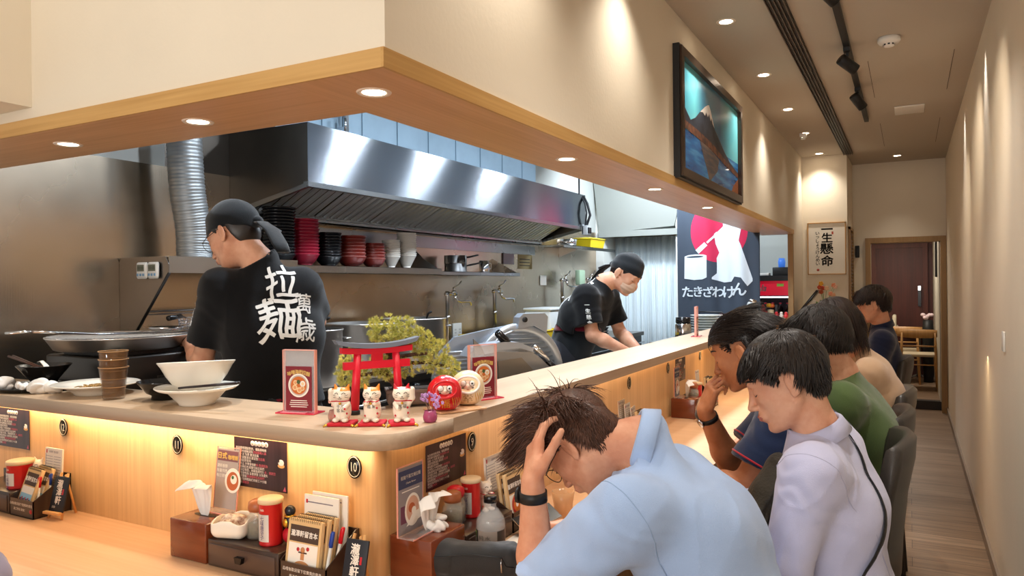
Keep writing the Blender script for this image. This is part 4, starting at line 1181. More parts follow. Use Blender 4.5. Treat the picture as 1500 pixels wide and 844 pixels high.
# draining tray with oil skimmer
t = thing('griddle_pan', 'wide round shallow steel pan with a wire grid on top of the fryer', 'pan', (-2.86, 1.905, 1.262))
mb = MB(); mb.lathe([(0, 0), (.225, 0), (.235, .004), (.262, .046), (.266, .049), (.266, .052), (.260, .052), (.232, .008), (0, .006)], 72); mb.build('pan_body', steel('griddle_steel', 'DAD6D2', .36, 'Z', 60, .06, .15), t)
mb = MB()
for k in range(34):
    y = -.25+k*.0152; hx = math.sqrt(max(.256**2-y*y, 0)); mb.tube([(-hx, y, .0545), (hx, y, .0545)], .0016, 5, cap=False)
for x in (-.15, 0, .15): hy = math.sqrt(.256**2-x*x); mb.tube([(x, -hy, .052), (x, hy, .052)], .0025, 5)
mb.build('wire_grid', m_chrome, t)
t = thing('fryer', 'dark deep fryer body under the wide steel tray', 'deep fryer', (0, 0, 0))
mb = MB(); mb.bbox(-3.06, -2.62, 1.72, 2.50, .9705, 1.245, .01); mb.build('body', steel('fryer_steel', '4A4846', .35, 'Y', 150, .1, .2), t)
mb = MB(); mb.box(-3.0, -2.66, 1.76, 2.46, 1.245, 1.2615); mb.build('top_frame', m_black, t)
mb = MB(); mb.box(-2.619, -2.612, 1.9, 2.3, 1.02, 1.16); mb.build('control_panel', m_steel_dk, t)
t = thing('oil_skimmer', 'long handled steel skimmer resting on the tray edge', 'skimmer', (0, 0, 0))
mb = MB(); mb.tube([(-2.74, 2.0, 1.322), (-2.68, 1.70, 1.335), (-2.64, 1.52, 1.352), (-2.63, 1.44, 1.36)], .0045, 8)
mb.tube([(-2.63, 1.44, 1.36), (-2.645, 1.42, 1.362), (-2.645, 1.36, 1.360), (-2.615, 1.36, 1.360), (-2.612, 1.42, 1.362)], .0035, 8, closed=True)
mb.build('handle', m_chrome, t)
mb = MB(); mb.lathe([(0, 0), (.05, .006), (.075, .02), (.078, .02), (.05, .003), (0, -.003)], 28, c=(-2.78, 2.06, 1.322)); mb.build('disc', m_chrome, t)
# wire baskets hanging on a rod
t = thing('basket_rack', 'thin steel rod with hooks holding the frying baskets', 'rack', (0, 0, 0))
mb = MB(); mb.tube([(-3.20, 2.21, 1.395), (-3.20, 3.0, 1.395)], .005, 8); mb.tube([(-3.20, 2.21, 1.38), (-3.20, 3.0, 1.38)], .003, 8)
for y in (2.22, 2.98): mb.tube([(-3.298, y, 1.395), (-3.2, y, 1.395)], .005, 6)
mb.build('rod', m_steel_small, t)
def fry_basket(x, y, rz, label):
    t = thing('frying_basket', label, 'frying basket', (x, y, 1.325), rz, None)
    mb = MB()
    for k in range(8):
        r0 = .060
        for zz in range(6):
            pass
    for zz in range(7):
        z = -.0+zz*.014-.04; r = .052+.006*zz/6
        mb.tube([(r*math.cos(a), r*math.sin(a), z) for a in np.linspace(0, 2*PI, 20, endpoint=False)], .0011, 4, closed=True)
    for k in range(16):
        a = 2*PI*k/16; mb.tube([(0, 0, -.042), (.052*math.cos(a), .052*math.sin(a), -.04), (.058*math.cos(a), .058*math.sin(a), .045)], .0011, 4)
    mb.build('wire_cup', m_steel_small, t)
    mb = MB(); mb.tube([(.058, 0, .045), (.10, 0, .055), (.12, 0, .055)], .003, 6); mb.tube([(-.058, 0, .045), (-.075, 0, .075), (-.09, 0, .06)], .002, 6)
    mb.tube([(.11, 0, .055), (.22, 0, .05)], [.010, .012], 10); mb.build('handle', m_blackgloss, t)
fry_basket(-2.92, 2.30, -1.1, 'wire frying basket with black handle nearest the cook hand')
fry_basket(-3.1, 2.55, -.8, 'second wire frying basket behind the first')
# stock pots
def stockpot(x, y, r, h, label, z=.97):
    t = thing('stock_pot', label, 'stock pot', (x, y, z+.0005))
    mb = MB(); mb.lathe([(0, 0), (r*.97, 0), (r, .01), (r, h-.012), (r+.006, h-.006), (r+.006, h), (r-.002, h), (r-.004, .012), (0, .01)], 48); mb.build('pot', m_chrome_pot, t)
    for a in (1.0, 1.0+PI):
        mb = MB(); c, s_ = math.cos(a), math.sin(a); q = [(-.05, 0), (-.05, .035), (-.03, .05), (.03, .05), (.05, .035), (.05, 0)]
        mb.tube([((r+b_)*c-a_*s_, (r+b_)*s_+a_*c, h*.82) for a_, b_ in q], .006, 8); mb.build('handle', m_chrome, t)
    mb = MB(); mb.lathe([(0, h-.05), (r-.006, h-.05)], 40, cap=False); mb.build('broth', mat('broth_amber', '5A4630', .2), t)
m_chrome_pot = steel('pot_steel', 'E0DCD8', .34, 'Z', 60, .08, .15)
stockpot(-2.90, 2.98, .215, .305, 'large steel stock pot, nearest the cook')
stockpot(-2.92, 3.50, .215, .315, 'large steel stock pot in the middle behind the bonsai')
stockpot(-2.93, 4.04, .215, .32, 'large steel stock pot, farthest, beside the wall sockets')
# ladle handles over pots
for x, y, l in ((-2.84, 3.08, 'black ended ladle clipped on the first stock pot rim'), (-2.8, 4.0, 'blue ended ladle on the far stock pot rim')):
    mb = MB(); mb.tube([(0, 0, -.12), (0, .0, .0), (.02, 0, .05), (.045, 0, .06)], [.004, .004, .008, .008], 8); mb.ell((0, 0, -.13), (.035, .035, .02)); o = mb.build('ladle', m_black, label=l, cat='ladle'); o.location = (x, y, 1.275)
# sockets on wall
def socket(y, z, w, h, label):
    t = thing('wall_socket', label, 'wall socket', (SW+.0005, y, z)); mb = MB(); mb.bbox(0, .012, -w/2, w/2, -h/2, h/2, .003); mb.build('plate', mat('socket_grey', 'B9B9B4', .5), t)
    n = max(1, round(w/.06)); mb = MB()
    for i in range(n):
        yy = -w/2+w*(i+.5)/n
        for dz in (-.012, .012): mb.box(.0125, .0135, yy-.009, yy-.006, dz-.006, dz+.006); mb.box(.0125, .0135, yy+.006, yy+.009, dz-.006, dz+.006)
    mb.build('outlet', m_black, t)
socket(4.30, 1.24, .14, .06, 'double wall socket left of the other, above the stock pots'); socket(4.62, 1.235, .14, .06, 'double wall socket on the steel wall above the bonsai')
socket(5.15, 1.13, .13, .13, 'square four-way wall socket with a white plug lead')
# faucets
def faucet(x, y, z, label, s=1.):
    t = thing('wall_tap', label, 'tap', (x, y, z), 0, None)
    mb = MB(); mb.tube([(0, 0, -.42), (0, 0, -.02), (0, 0, .02)], .016, 12); mb.lathe([(0, -.2), (.021, -.2), (.021, -.17), (0, -.17)], 14); mb.build('riser', m_steel, t)
    mb = MB(); mb.tube([(0, -.03, 0), (.0, .13, .0)], .014, 12); mb.tube([(0, .09, 0), (.02, .10, -.05), (.03, .14, -.065), (.03, .27, -.065), (.03, .30, -.07), (.03, .30, -.10)], .010, 10)
    mb.ell((0, .09, .01), (.022, .022, .022)); mb.build('spout', m_chrome, t)
    mb = MB(); mb.tube([(0, .09, .02), (0, .09, .05)], .010, 8); mb.tube([(0, .09, .05), (.01, .15, .07), (.01, .19, .10)], [.009, .006, .008], 8, sq=.6); mb.build('lever', m_chrome, t)
    return t
faucet(-3.2, 4.87, 1.44, 'lever wall tap on its own riser pipe, leftmost'); faucet(-3.2, 5.62, 1.45, 'lever wall tap in the middle, right of the first one')
t3 = faucet(-3.2, 7.05, 1.55, 'wall tap partly behind the bending cook, left part'); t4 = faucet(-3.2, 7.75, 1.56, 'wall tap immediately behind the bending cook back')
mb = MB(); mb.bbox(-3.298, -3.29, 6.72, 6.86, 1.50, 1.60, .002); mb.build('wall_hook_plate', m_white, label='small white plate on the wall left of the far taps', cat='wall plate')
mb = MB(); mb.bbox(-3.16, -3.10, 7.3, 7.44, 1.50, 1.66, .01); mb.build('cleaning_cloth', mat('cloth_pale_green', 'A9C4A8', .9), label='pale green cloth hanging over the far tap', cat='cloth')
# notices near hood end
mb = MB(); mb.bbox(-3.298, -3.285, 5.95, 6.15, 1.70, 1.80, .003); mb.build('control_box', mat('control_lilac', '9A8FA0', .5), label='small grey control box under the hood gutter', cat='control box')
mb = MB(); mb.box(-3.2985, -3.297, 6.25, 6.55, 1.66, 1.80); 
for z in (1.69, 1.72, 1.75): mb.box(-3.2969, -3.2965, 6.28, 6.5, z, z+.008, 1)
mb.build('wall_notice', [mat('notice_buff', 'A89A70', .7), m_black], label='small buff notice stuck on the steel wall under the hood', cat='notice')
# containers on the rear worktop
t = thing('storage_tub', 'white lidded plastic tub on the rear worktop left of the bending cook', 'storage tub', (-2.95, 6.15, .9705))
mb = MB(); mb.bbox(-.13, .13, -.2, .2, 0, .30, .015); mb.build('tub', mat('plastic_milky', 'D8DCDC', .4), t); mb = MB(); mb.bbox(-.14, .14, -.21, .21, .30, .325, .008); mb.build('lid', mat('plastic_milky', 'D8DCDC', .4), t)
m_ycr = mat('crate_yellow', 'D8B81C', .45)
for y, l in ((5.15, 'yellow crate on the rear worktop behind the taps'), (5.75, 'yellow crate on the rear worktop behind the meat slicer'), (6.62, 'yellow crate beside the bending cook')):
    t = thing('plastic_crate', l, 'crate', (-2.93, y, .9705)); mb = MB(); open_box(mb, .40, .46, .14, .012, .006); mb.build('body', m_ycr, t)
    mb = MB(); mb.tube([(-.2, -.23, .14), (.2, -.23, .14), (.2, .23, .14), (-.2, .23, .14)], .008, 6, closed=True); mb.build('rim', m_ycr, t)
for i in range(3):
    mb = MB(); mb.lathe([(0, 0), (.07, 0), (.095, .04), (.097, .04), (.07, .003), (0, .003)], 26); o = mb.build('wire_dish', m_steel_small if i % 2 else m_black, label='dark dish stacked on the worktop behind the cook back', cat='dish', group='dark dishes behind the bending cook'); o.location = (-2.75, 6.95, .9705+i*.03)
# ---- inner prep counter behind the ledge
t = thing('prep_counter', 'stainless prep counter running behind the bar ledge', 'counter', (0, 0, 0))
mb = MB(); mb.box(-1.93, -1.385, 2.45, 8.0, .10, .86); mb.build('cabinet', m_steel_dk, t)
mb = MB(); mb.box(-1.95, -1.383, 2.42, 8.0, .86, .90); mb.build('worktop', m_steel, t)
mb = MB(); mb.box(-1.40, -1.383, 2.42, 8.0, .90, 1.10); mb.build('upstand', m_steel, t)
mb = MB(); mb.box(-1.80, -1.45, 4.2, 4.65, .90, .93); mb.build('cutting_board', mat('board_white', 'D8DAD6', .5), label='white cutting board under the cook hands', cat='cutting board')
for dy in (0, .17, .34):
    t = thing('ingredient_pan', None, None, (-1.62, 4.85+dy, .905)); tag(t, 'steel ingredient pan in front of the bending cook', 'food pan', 'steel ingredient pans at the bending cook hands'); mb = MB(); open_box(mb, .30, .15, .14, .01, .002); mb.build('pan', m_steel, t); mb = MB(); mb.box(-.13, .13, -.06, .06, .08, .12); mb.build('filling', mat('greens_chopped', '7A8A50', .8, var=.6, vscale=(90, 90, 90)), t)

# ---- meat slicer
t = thing('meat_slicer', 'large silver meat slicer with ribbed carriage and round blade guard behind the ledge', 'meat slicer', (-1.62, 2.97, 0))
m_alu = mat('cast_aluminium', 'B8C2CE', .34, .75); m_alu_d = mat('cast_aluminium_dull', '9A9A9A', .42, .8)
SD = Vector((.57, .82, 0)).normalized(); DD = Vector((.82, -.57, 0)).normalized()
RS = lambda d=0., s_=0., z=0.: Matrix(((SD.x, 0, DD.x, SD.x*s_+DD.x*d), (SD.y, 0, DD.y, SD.y*s_+DD.y*d), (0, 1, 0, z), (0, 0, 0, 1)))   # local (s, z) outline, thickness along d
W3 = lambda s_, z, d: (SD.x*s_+DD.x*d, SD.y*s_+DD.y*d, z)
mb = MB(); mb.prism([(-.37, .96), (-.375, 1.10), (-.34, 1.21), (-.27, 1.275), (-.10, 1.305), (.06, 1.325), (.10, 1.32), (.10, .96)], -.012, .012, M=RS(0)); mb.build('gauge_plate', m_alu, t)
mb = MB()
for k in range(13):
    z = 1.00+k*.0175; s0_ = -.37 if z < 1.12 else -.37+(z-1.12)*.45
    mb.tube([W3(s0_, z, .014), W3(.02, z, .014)], .0048, 6)
mb.build('plate_rib', m_alu, t)
bs, bz, rb = .035, 1.10, .222
mb = MB(); mb.lathe([(0, -.02), (rb, -.02), (rb+.006, -.012), (rb+.006, .012), (rb, .02), (rb-.030, .024), (rb-.038, .010), (0, .008)], 64, M=RS(.03, bs, bz)); mb.build('blade_guard', m_alu, t)
mb = MB()
for k in range(17):
    z = bz-.165+k*.0215; hw = math.sqrt(max(.186**2-(z-bz)**2, 0)); 
    if hw > .02: mb.tube([W3(bs-hw, z, .041), W3(bs+hw, z, .041)], .0048, 6)
mb.build('guard_rib', m_alu, t)
mb = MB(); mb.tube([W3(bs+.198*math.cos(a), bz+.198*math.sin(a), .052) for a in np.linspace(1.75, 2.9, 18)], .011, 8, sq=.5); mb.build('blade_ring', m_alu_d, t)
mb = MB(); mb.prism([(.015, 1.305), (.025, 1.355), (.045, 1.372), (.155, 1.372), (.172, 1.355), (.165, 1.28), (.10, 1.315)], -.03, .03, M=RS(.035)); hc = mb.build('sharpener_cover', m_alu, t)
mb = MB(); mb.lathe([(0, 0), (.012, 0), (.012, .006), (0, .006)], 20, M=RS(.066, .05, 1.345)); mb.build('knob', m_black, hc)
mb = MB(); mb.prism([(-.15, .905), (-.16, 1.20), (-.13, 1.222), (-.02, 1.225), (.040, 1.205), (.185, 1.085), (.16, 1.05), (.10, .905)], 0, .085, M=RS(.075)); mb.build('front_housing', m_alu_d, t)
mb = MB(); mb.prism([(-.125, .92), (-.135, 1.175), (-.02, 1.185), (-.005, .92)], 0, .006, M=RS(.1605)); mb.prism([(-.005, .92), (-.02, 1.185), (.035, 1.13), (.03, .92)], 0, .004, M=RS(.1605)); mb.build('front_panel', mat('panel_bronze', '8A8074', .4, .6), t)
mb = MB(); mb.tube([W3(.048, 1.232, .15), W3(.115, 1.165, .15)], .014, 14); mb.build('carriage_rod', m_chrome, t)
mb = MB(); mb.tube([W3(.115, 1.165, .15), W3(.20, 1.085, .15)], .0135, 12); mb.build('rod_sleeve', m_blackgloss, t)
mb = MB(); mb.tube([W3(-.062, 1.238, .13), W3(-.09, 1.262, .14), W3(-.128, 1.298, .15)], [.015, .020, .017], 14); mb.build('push_handle', m_blackgloss, t)
mb = MB(); mb.prism([(-.27, 1.20), (-.24, 1.238), (-.10, 1.256), (-.03, 1.252), (.045, 1.222), (.04, 1.205), (-.13, 1.215)], 0, .10, M=RS(.06)); mb.build('carriage_top', m_alu, t)
mb = MB(); mb.bbox(-.30, .17, -.11, .11, .9005, .965, .02, M=Matrix(((SD.x, DD.x, 0, 0), (SD.y, DD.y, 0, 0), (0, 0, 1, 0), (0, 0, 0, 1)))); mb.build('base', m_alu, t)
mb = MB(); mb.prism([(-.245, 1.20), (-.25, 1.275), (-.215, 1.245), (-.20, 1.21)], -.004, .004, M=RS(.165)); mb.build('thumb_guard', m_alu_d, t)
# ---- curtain, banner, fridge, end things
mb = MB(); n = 140; vs = []; fs = []
for i in range(n+1):
    u = i/n; y_ = 8.62+.022*math.sin(u*60)+.012*math.sin(u*143+1); x_ = -3.19+.87*u
    for j, z in enumerate((2.07, 1.6, 1.1, .12)): vs.append((x_, y_+.006*math.sin(u*31+j*1.3)*j, z))
for i in range(n):
    for j in range(3): fs.append((i*4+j, i*4+j+1, (i+1)*4+j+1, (i+1)*4+j))
mb.add(vs, fs, 0, True)
t = thing('curtain', 'pale grey-white pleated curtain at the back of the kitchen', 'curtain', (0, 0, 0)); o = mb.build('cloth', mat('curtain_fabric', 'DCE6EA', .85), t)
sm = o.modifiers.new('s', 'SOLIDIFY'); sm.thickness = .003
mb = MB(); mb.tube([(-3.2, 8.62, 2.085), (-2.28, 8.62, 2.085)], .009, 8); mb.build('curtain_rod', mat('brass_rod', 'A8966A', .4, .8), t)
# banner
t = thing('fabric_banner', 'dark slate banner with red disc, white pounding figure and Japanese lettering', 'banner', (0, 0, 0))
BX0, BX1, BZ0, BZ1, BY = -2.128, -1.302, 1.05, 2.42, 7.6
def wav(x, z): return BY+.012*math.sin((x-BX0)*17)+.006*math.sin((x-BX0)*41+z*2)*(BZ1-z)
mb = MB(); n = 60; vs = []; fs = []; nz = 16
for i in range(n+1):
    for j in range(nz+1):
        x = BX0+(BX1-BX0)*i/n; z = BZ0+(BZ1-BZ0)*j/nz; vs.append((x, wav(x, z), z))
for i in range(n):
    for j in range(nz): a = i*(nz+1)+j; fs.append((a, a+nz+1, a+nz+2, a+1))
mb.add(vs, fs, 0, True); o = mb.build('cloth', mat('banner_slate', '3A4350', .9), t); sm = o.modifiers.new('s', 'SOLIDIFY'); sm.thickness = .002; sm.offset = 1
def flat_poly(polys, m, name, off, parent, subd=.03):
    """outline polygons (photo-like shapes) laid on the banner cloth"""
    import bmesh
    bm = bmesh.new()
    for P in polys:
        vs = [bm.verts.new((x, 0, z)) for x, z in P]; bm.faces.new(vs)
    bmesh.ops.triangulate(bm, faces=bm.faces)
    for _ in range(4):
        es = [e for e in bm.edges if e.calc_length() > subd]
        if es: bmesh.ops.subdivide_edges(bm, edges=es, cuts=1); bmesh.ops.triangulate(bm, faces=bm.faces)
    for v in bm.verts: v.co.y = wav(v.co.x, v.co.z)-off
    mb = MB(); mb.bm(bm, None, 0, False); return mb.build(name, m, parent)
# banner coordinates: crop (788x844) of x 980..1120 , y 300..450 -> (x,z)
def bp(u, v): 
    X = 980+u/5.629; Yp = 300+v/5.627
    return (BX0+(X-992)/(1113-992)*(BX1-BX0), 2.325-(Yp-300)*(.0072)+ (X-992)*.00012)
m_bred2 = mat('banner_red', 'C4264E', .85); m_bw = mat('banner_white', 'D2DCE4', .85)
cx_, cz_ = bp(420, 235)
disc = [(cx_+.287*math.cos(a), cz_+.318*math.sin(a)) for a in np.linspace(0, 2*PI, 60, endpoint=False)]
flat_poly([disc], m_bred2, 'red_disc', .0025, t)
fig = [(455, 70), (450, 150), (462, 185), (440, 225), (425, 245), (400, 240), (382, 255), (378, 275), (390, 300), (392, 335), (440, 318), (470, 288), (482, 330), (480, 365), (420, 410), (400, 450), (402, 510), (400, 570), (362, 600), (360, 615), (405, 620), (440, 622), (460, 630), (462, 645), (520, 640), (545, 600), (560, 552), (600, 610), (650, 678), (690, 640), (690, 620), (650, 560), (640, 510), (610, 440), (602, 400), (600, 350), (585, 320), (590, 270), (585, 250), (612, 200), (615, 180), (580, 165), (540, 180), (520, 120), (500, 60)]
flat_poly([[bp(*p) for p in fig]], m_bw, 'white_figure', .005, t)
flat_poly([[bp(*p) for p in [(455, 200), (318, 318), (330, 330), (468, 215)]], [bp(*p) for p in [(302, 318), (225, 378), (252, 408), (328, 345)]]], m_bw, 'white_mallet', .0045, t)
flat_poly([[bp(*p) for p in [(128, 425), (160, 415), (220, 412), (290, 415), (320, 425), (318, 600), (280, 615), (210, 618), (125, 605)]]], m_bw, 'white_mortar', .005, t)
el = [bp(218+75*math.cos(a), 431+7*math.sin(a)) for a in np.linspace(0, 2*PI, 24, endpoint=False)]
flat_poly([el], mat('banner_slate', '3A4350', .9), 'mortar_opening', .0065, t)
mb = MB()
for ch, u, v, s_ in (('た', 152, 712, .125), ('き', 245, 712, .12), ('ざ', 330, 715, .115), ('わ', 410, 718, .12), ('け', 500, 722, .135), ('ん', 585, 700, .15)):
    x, z = bp(u, v); put_text(mb, ch, s_, Matrix(((1, 0, 0, x), (0, 0, 1, 0), (0, 1, 0, z), (0, 0, 0, 1))), off=.03, sx=1.05)
mb.v = [(v_[0], wav(v_[0], v_[2])-.007-v_[1], v_[2]) for v_ in mb.v]
mb.build('lettering', m_bw, t)
mb = MB(); mb.tube([(BX0-.02, BY, BZ1), (BX1+.02, BY, BZ1)], .01, 8); mb.tube([(-2.1, BY, BZ1), (-2.1, BY, 2.9)], .003, 5); mb.tube([(-1.33, BY, BZ1), (-1.33, BY, 2.9)], .003, 5); mb.build('hanging_rod', m_black, t)
# drinks fridge
t = thing('drinks_fridge', 'black display fridge with red header and rows of cola bottles', 'fridge', (0, 0, 0))
FX0, FX1, FY = -1.62, -1.10, 8.45
mb = MB(); mb.box(FX0, FX1, FY+.50, FY+.52, .1, 1.58); mb.box(FX0, FX0+.03, FY, FY+.5, .1, 1.58); mb.box(FX1-.03, FX1, FY, FY+.5, .1, 1.58); mb.box(FX0, FX1, FY, FY+.5, 1.56, 1.58); mb.box(FX0, FX1, FY, FY+.5, .1, .2); mb.build('cabinet', m_black, t)
mb = MB(); mb.box(FX0+.035, FX1-.05, FY-.005, FY+.01, 1.36, 1.52); put_text(mb, 'Cola', .10, Matrix(((1, 0, 0, -1.47), (0, 0, 0, FY-.0062), (0, 1, 0, 1.445), (0, 0, 0, 1))), off=.02, mi=1, shear=.35); mb.box(-1.27, -1.20, FY-.0065, FY-.005, 1.46, 1.49, 2); mb.build('header_sign', [mat('cola_red', 'B3122A', .35, emis='B3122A', estr=.6), m_white, mat('label_green', '8FBF4A', .5)], t)
mb = MB(); mb.box(FX0, FX0+.03, FY-.03, FY, .15, 1.57); mb.box(FX1-.045, FX1, FY-.03, FY, .15, 1.57); mb.box(FX0, FX1, FY-.03, FY, 1.52, 1.57); mb.box(FX0, FX1, FY-.03, FY, .15, .24); mb.build('door_frame', m_black, t)
mb = MB(); mb.box(FX0+.03, FX1-.045, FY-.014, FY-.010, .24, 1.36); mb.build('door_glass', mat('clear_glass', 'FFFFFF', .02, trans=1., ior=1.1), t)
for z in (.45, .75, 1.05): mb = MB(); mb.box(FX0+.03, FX1-.03, FY+.02, FY+.48, z-.006, z); mb.build('shelf', m_white, t)
m_tubef = emit('fridge_light', 'DCE8FF', 6.); mb = MB(); mb.box(FX0+.06, FX1-.06, FY+.02, FY+.035, 1.335, 1.35); mb.build('light', m_tubef, t)
m_cola = mat('cola_dark', '2A0F0C', .1); m_redlabel = mat('label_red', 'C01828', .4)
def bottle_cola():
    b = thing('cola_bottle', 'dark cola bottle with red label inside the display fridge', 'bottle', (0, 0, 0), 0, 'cola bottles in the fridge')
    mb = MB(); mb.lathe([(0, 0), (.028, 0), (.032, .01), (.032, .14), (.026, .17), (.013, .20), (.012, .215), (0, .215)], 16); mb.build('glass', m_cola, b)
    mb = MB(); mb.lathe([(.0325, .06), (.0328, .06), (.0328, .115), (.0325, .115)], 16, cap=False); mb.build('label', m_redlabel, b)
    mb = MB(); mb.lathe([(0, .215), (.014, .215), (.014, .23), (0, .23)], 12); mb.build('cap', m_redlabel, b)
    return b
b0 = bottle_cola(); first = True
for z in (1.05, .75):
    for k in range(6):
        x = -1.56+k*.078
        if first: b0.location = (x, FY+.07, z); first = False
        else: dup(b0, (x, FY+.07, z))
t = thing('card_terminal', 'small dark box with a blue light on top of the fridge', 'electronic device', (-1.24, 8.6, 1.5805))
mb = MB(); mb.bbox(-.09, .09, -.06, .06, 0, .09, .006); mb.build('body', m_black, t); mb = MB(); mb.lathe([(0, .09), (.035, .09), (.04, .15), (.03, .19), (0, .19)], 20); mb.build('blue_lamp', mat('blue_plastic', '3A66B0', .3, emis='3A70D0', estr=.6), t)
mb = MB(); mb.bbox(-1.47, -1.36, 8.5, 8.62, 1.5805, 1.61, .004); mb.build('paper_box', m_white, label='flat white box on the fridge', cat='box')
# framed calligraphy on the column
t = thing('framed_calligraphy', 'framed brush calligraphy sheet in black ink on the cream column', 'framed calligraphy', (-.80, 8.829, 1.872))
mb = MB()
W_, H_ = .196, .288
for a in ((-W_, W_, H_-.010, H_), (-W_, W_, -H_, -H_+.010), (-W_, -W_+.010, -H_, H_), (W_-.010, W_, -H_, H_)): mb.box(a[0], a[1], -.022, 0, a[2], a[3])
mb.build('frame', mat('frame_gold_wood', 'B88A48', .4), t)
mb = MB(); mb.box(-W_+.01, W_-.01, -.012, 0, -H_+.01, H_-.01)
FR = lambda x, z: Matrix(((1, 0, 0, x), (0, 0, 0, -.0125), (0, 1, 0, z), (0, 0, 0, 1)))
for ch, x, z, s_, sx in (('一', .005, .215, .125, 1.), ('生', .005, .12, .115, 1.05), ('懸', .0, -.0, .13, 1.12), ('命', .005, -.135, .125, 1.05)): put_text(mb, ch, s_, FR(x, z), off=.03, mi=1, sx=sx)
for i, ch in enumerate('いっしょうけんめい'): put_text(mb, ch, .046, FR(-.092, .17-.042*i), off=.02, mi=1)
mb.box(.052, .070, -.0128, -.012, .155, .185, 2); mb.lathe([(0, 0), (.014, 0), (.014, .0005), (0, .0005)], 20, M=Matrix(((1, 0, 0, -.09), (0, 0, 1, -.0131), (0, 1, 0, -.235), (0, 0, 0, 1))), mi=2)
mb.build('paper', [mat('washi_paper', 'ECE6DA', .8), mat('ink', '12100E', .6), mat('seal_red', 'B0483C', .6)], t)
# louvred panel + hook on column side
t = thing('louvre_panel', 'narrow brown louvred panel on the side of the column', 'louvred panel', (0, 0, 0))
mb = MB(); mb.box(-.589, -.565, 8.93, 9.45, .75, .78); mb.box(-.589, -.565, 8.93, 9.45, 2.08, 2.11); mb.box(-.589, -.565, 8.93, 8.97, .75, 2.11); mb.box(-.589, -.565, 9.41, 9.45, .75, 2.11); mb.build('frame', m_frame_wood, t)
mb = MB()
for k in range(34): z = .80+k*.037; mb.add([(-.588, 8.97, z), (-.588, 9.41, z), (-.567, 9.41, z+.022), (-.567, 8.97, z+.022), (-.588, 8.97, z+.005), (-.588, 9.41, z+.005), (-.567, 9.41, z+.027), (-.567, 8.97, z+.027)], [(0,1,2,3), (7,6,5,4), (0,3,7,4), (1,5,6,2), (3,2,6,7), (0,4,5,1)])
mb.build('slats', wood('brown_louvre', '8A6644', '755236', 'Y', .5), t)
mb = MB(); mb.bbox(-.565, -.52, 9.66, 9.715, 1.79, 1.93, .005); mb.build('door_closer', m_black, label='small black box fixed to the wall near the doorway', cat='wall box')
mb = MB(); mb.bbox(.282, .304, 10.5, 10.62, 1.55, 2.0, .005); mb.build('wall_sign', m_black, label='upright black sign inside the far doorway', cat='sign')
mb = MB(); mb.bbox(.366, .3745, 3.93, 4.0, 1.18, 1.27, .003); mb.build('wall_switch', m_white, label='white switch plate on the right wall', cat='switch')
# framed mountain picture
t = thing('framed_picture', 'large dark framed photo of a snow-capped mountain over blue lake water', 'framed picture', (-1.049, 4.478, 2.383))
PW, PH = .767, .332
mb = MB(); fw_ = .045; d_ = .045
for a in ((-PW, PW, PH-fw_, PH), (-PW, PW, -PH, -PH+fw_), (-PW, -PW+fw_, -PH+fw_, PH-fw_), (PW-fw_, PW, -PH+fw_, PH-fw_)): mb.box(0, d_, a[0], a[1], a[2], a[3])
mb.build('frame', mat('bronze_frame', '4A3A30', .28, .6), t)
mb = MB(); 
for a in ((-PW-.002, PW+.002, PH-.001, PH+.010), (-PW-.002, PW+.002, -PH-.010, -PH+.001), (-PW-.012, -PW, -PH-.010, PH+.01), (PW, PW+.012, -PH-.010, PH+.01)): mb.box(0, d_-.012, a[0], a[1], a[2], a[3])
mb.build('outer_frame', m_black, t)
def pic_mat():
    m = bpy.data.materials.new('mountain_print'); m.use_nodes = True; nt = m.node_tree; N = nt.nodes; L = nt.links; b = N['Principled BSDF']
    b.inputs['Roughness'].default_value = .25; b.inputs['Coat Weight'].default_value = .3
    co = N.new('ShaderNodeTexCoord'); sp = N.new('ShaderNodeSeparateXYZ'); L.new(co.outputs['Object'], sp.inputs[0])
    nz = N.new('ShaderNodeTexNoise'); nz.inputs['Scale'].default_value = 3.; nz.inputs['Detail'].default_value = 5; mp = N.new('ShaderNodeMapping'); mp.inputs['Scale'].default_value = (1, 1, 9); L.new(co.outputs['Object'], mp.inputs[0]); L.new(mp.outputs[0], nz.inputs['Vector'])
    def ramp(src, els):
        r = N.new('ShaderNodeValToRGB'); e = r.color_ramp.elements
        while len(e) < len(els): e.new(.5)
        for q, (p, c) in zip(e, els): q.position = p; q.color = lin(c)
        L.new(src, r.inputs[0]); return r
    mr = N.new('ShaderNodeMapRange'); mr.inputs[1].default_value = -PW; mr.inputs[2].default_value = PW; L.new(sp.outputs[1], mr.inputs[0])
    mz = N.new('ShaderNodeMapRange'); mz.inputs[1].default_value = -PH; mz.inputs[2].default_value = PH; L.new(sp.outputs[2], mz.inputs[0])
    sky_glow = ramp(mr.outputs[0], [(0, '4AB8E4'), (.22, '7CE4F4'), (.34, '4A9CC4'), (.62, '3F80AC'), (.80, '6CD4EC'), (1, '8CF0FC')])  # glow of the downlights on the print is put into these colours
    wat = ramp(nz.outputs[0], [(.3, '18508C'), (.5, '2478C4'), (.7, '58B4F0')])
    gt = N.new('ShaderNodeMath'); gt.operation = 'GREATER_THAN'; gt.inputs[1].default_value = .40; L.new(mz.outputs[0], gt.inputs[0])
    mx = N.new('ShaderNodeMix'); mx.data_type = 'RGBA'; L.new(gt.outputs[0], mx.inputs[0]); L.new(wat.outputs[0], mx.inputs[6]); L.new(sky_glow.outputs[0], mx.inputs[7]); L.new(mx.outputs[2], b.inputs['Base Color'])
    
    return m
mb = MB(); mb.box(0, .02, -PW+.03, PW-.03, -PH+.03, PH-.03)
pr_ = mb.build('print', pic_mat(), t)
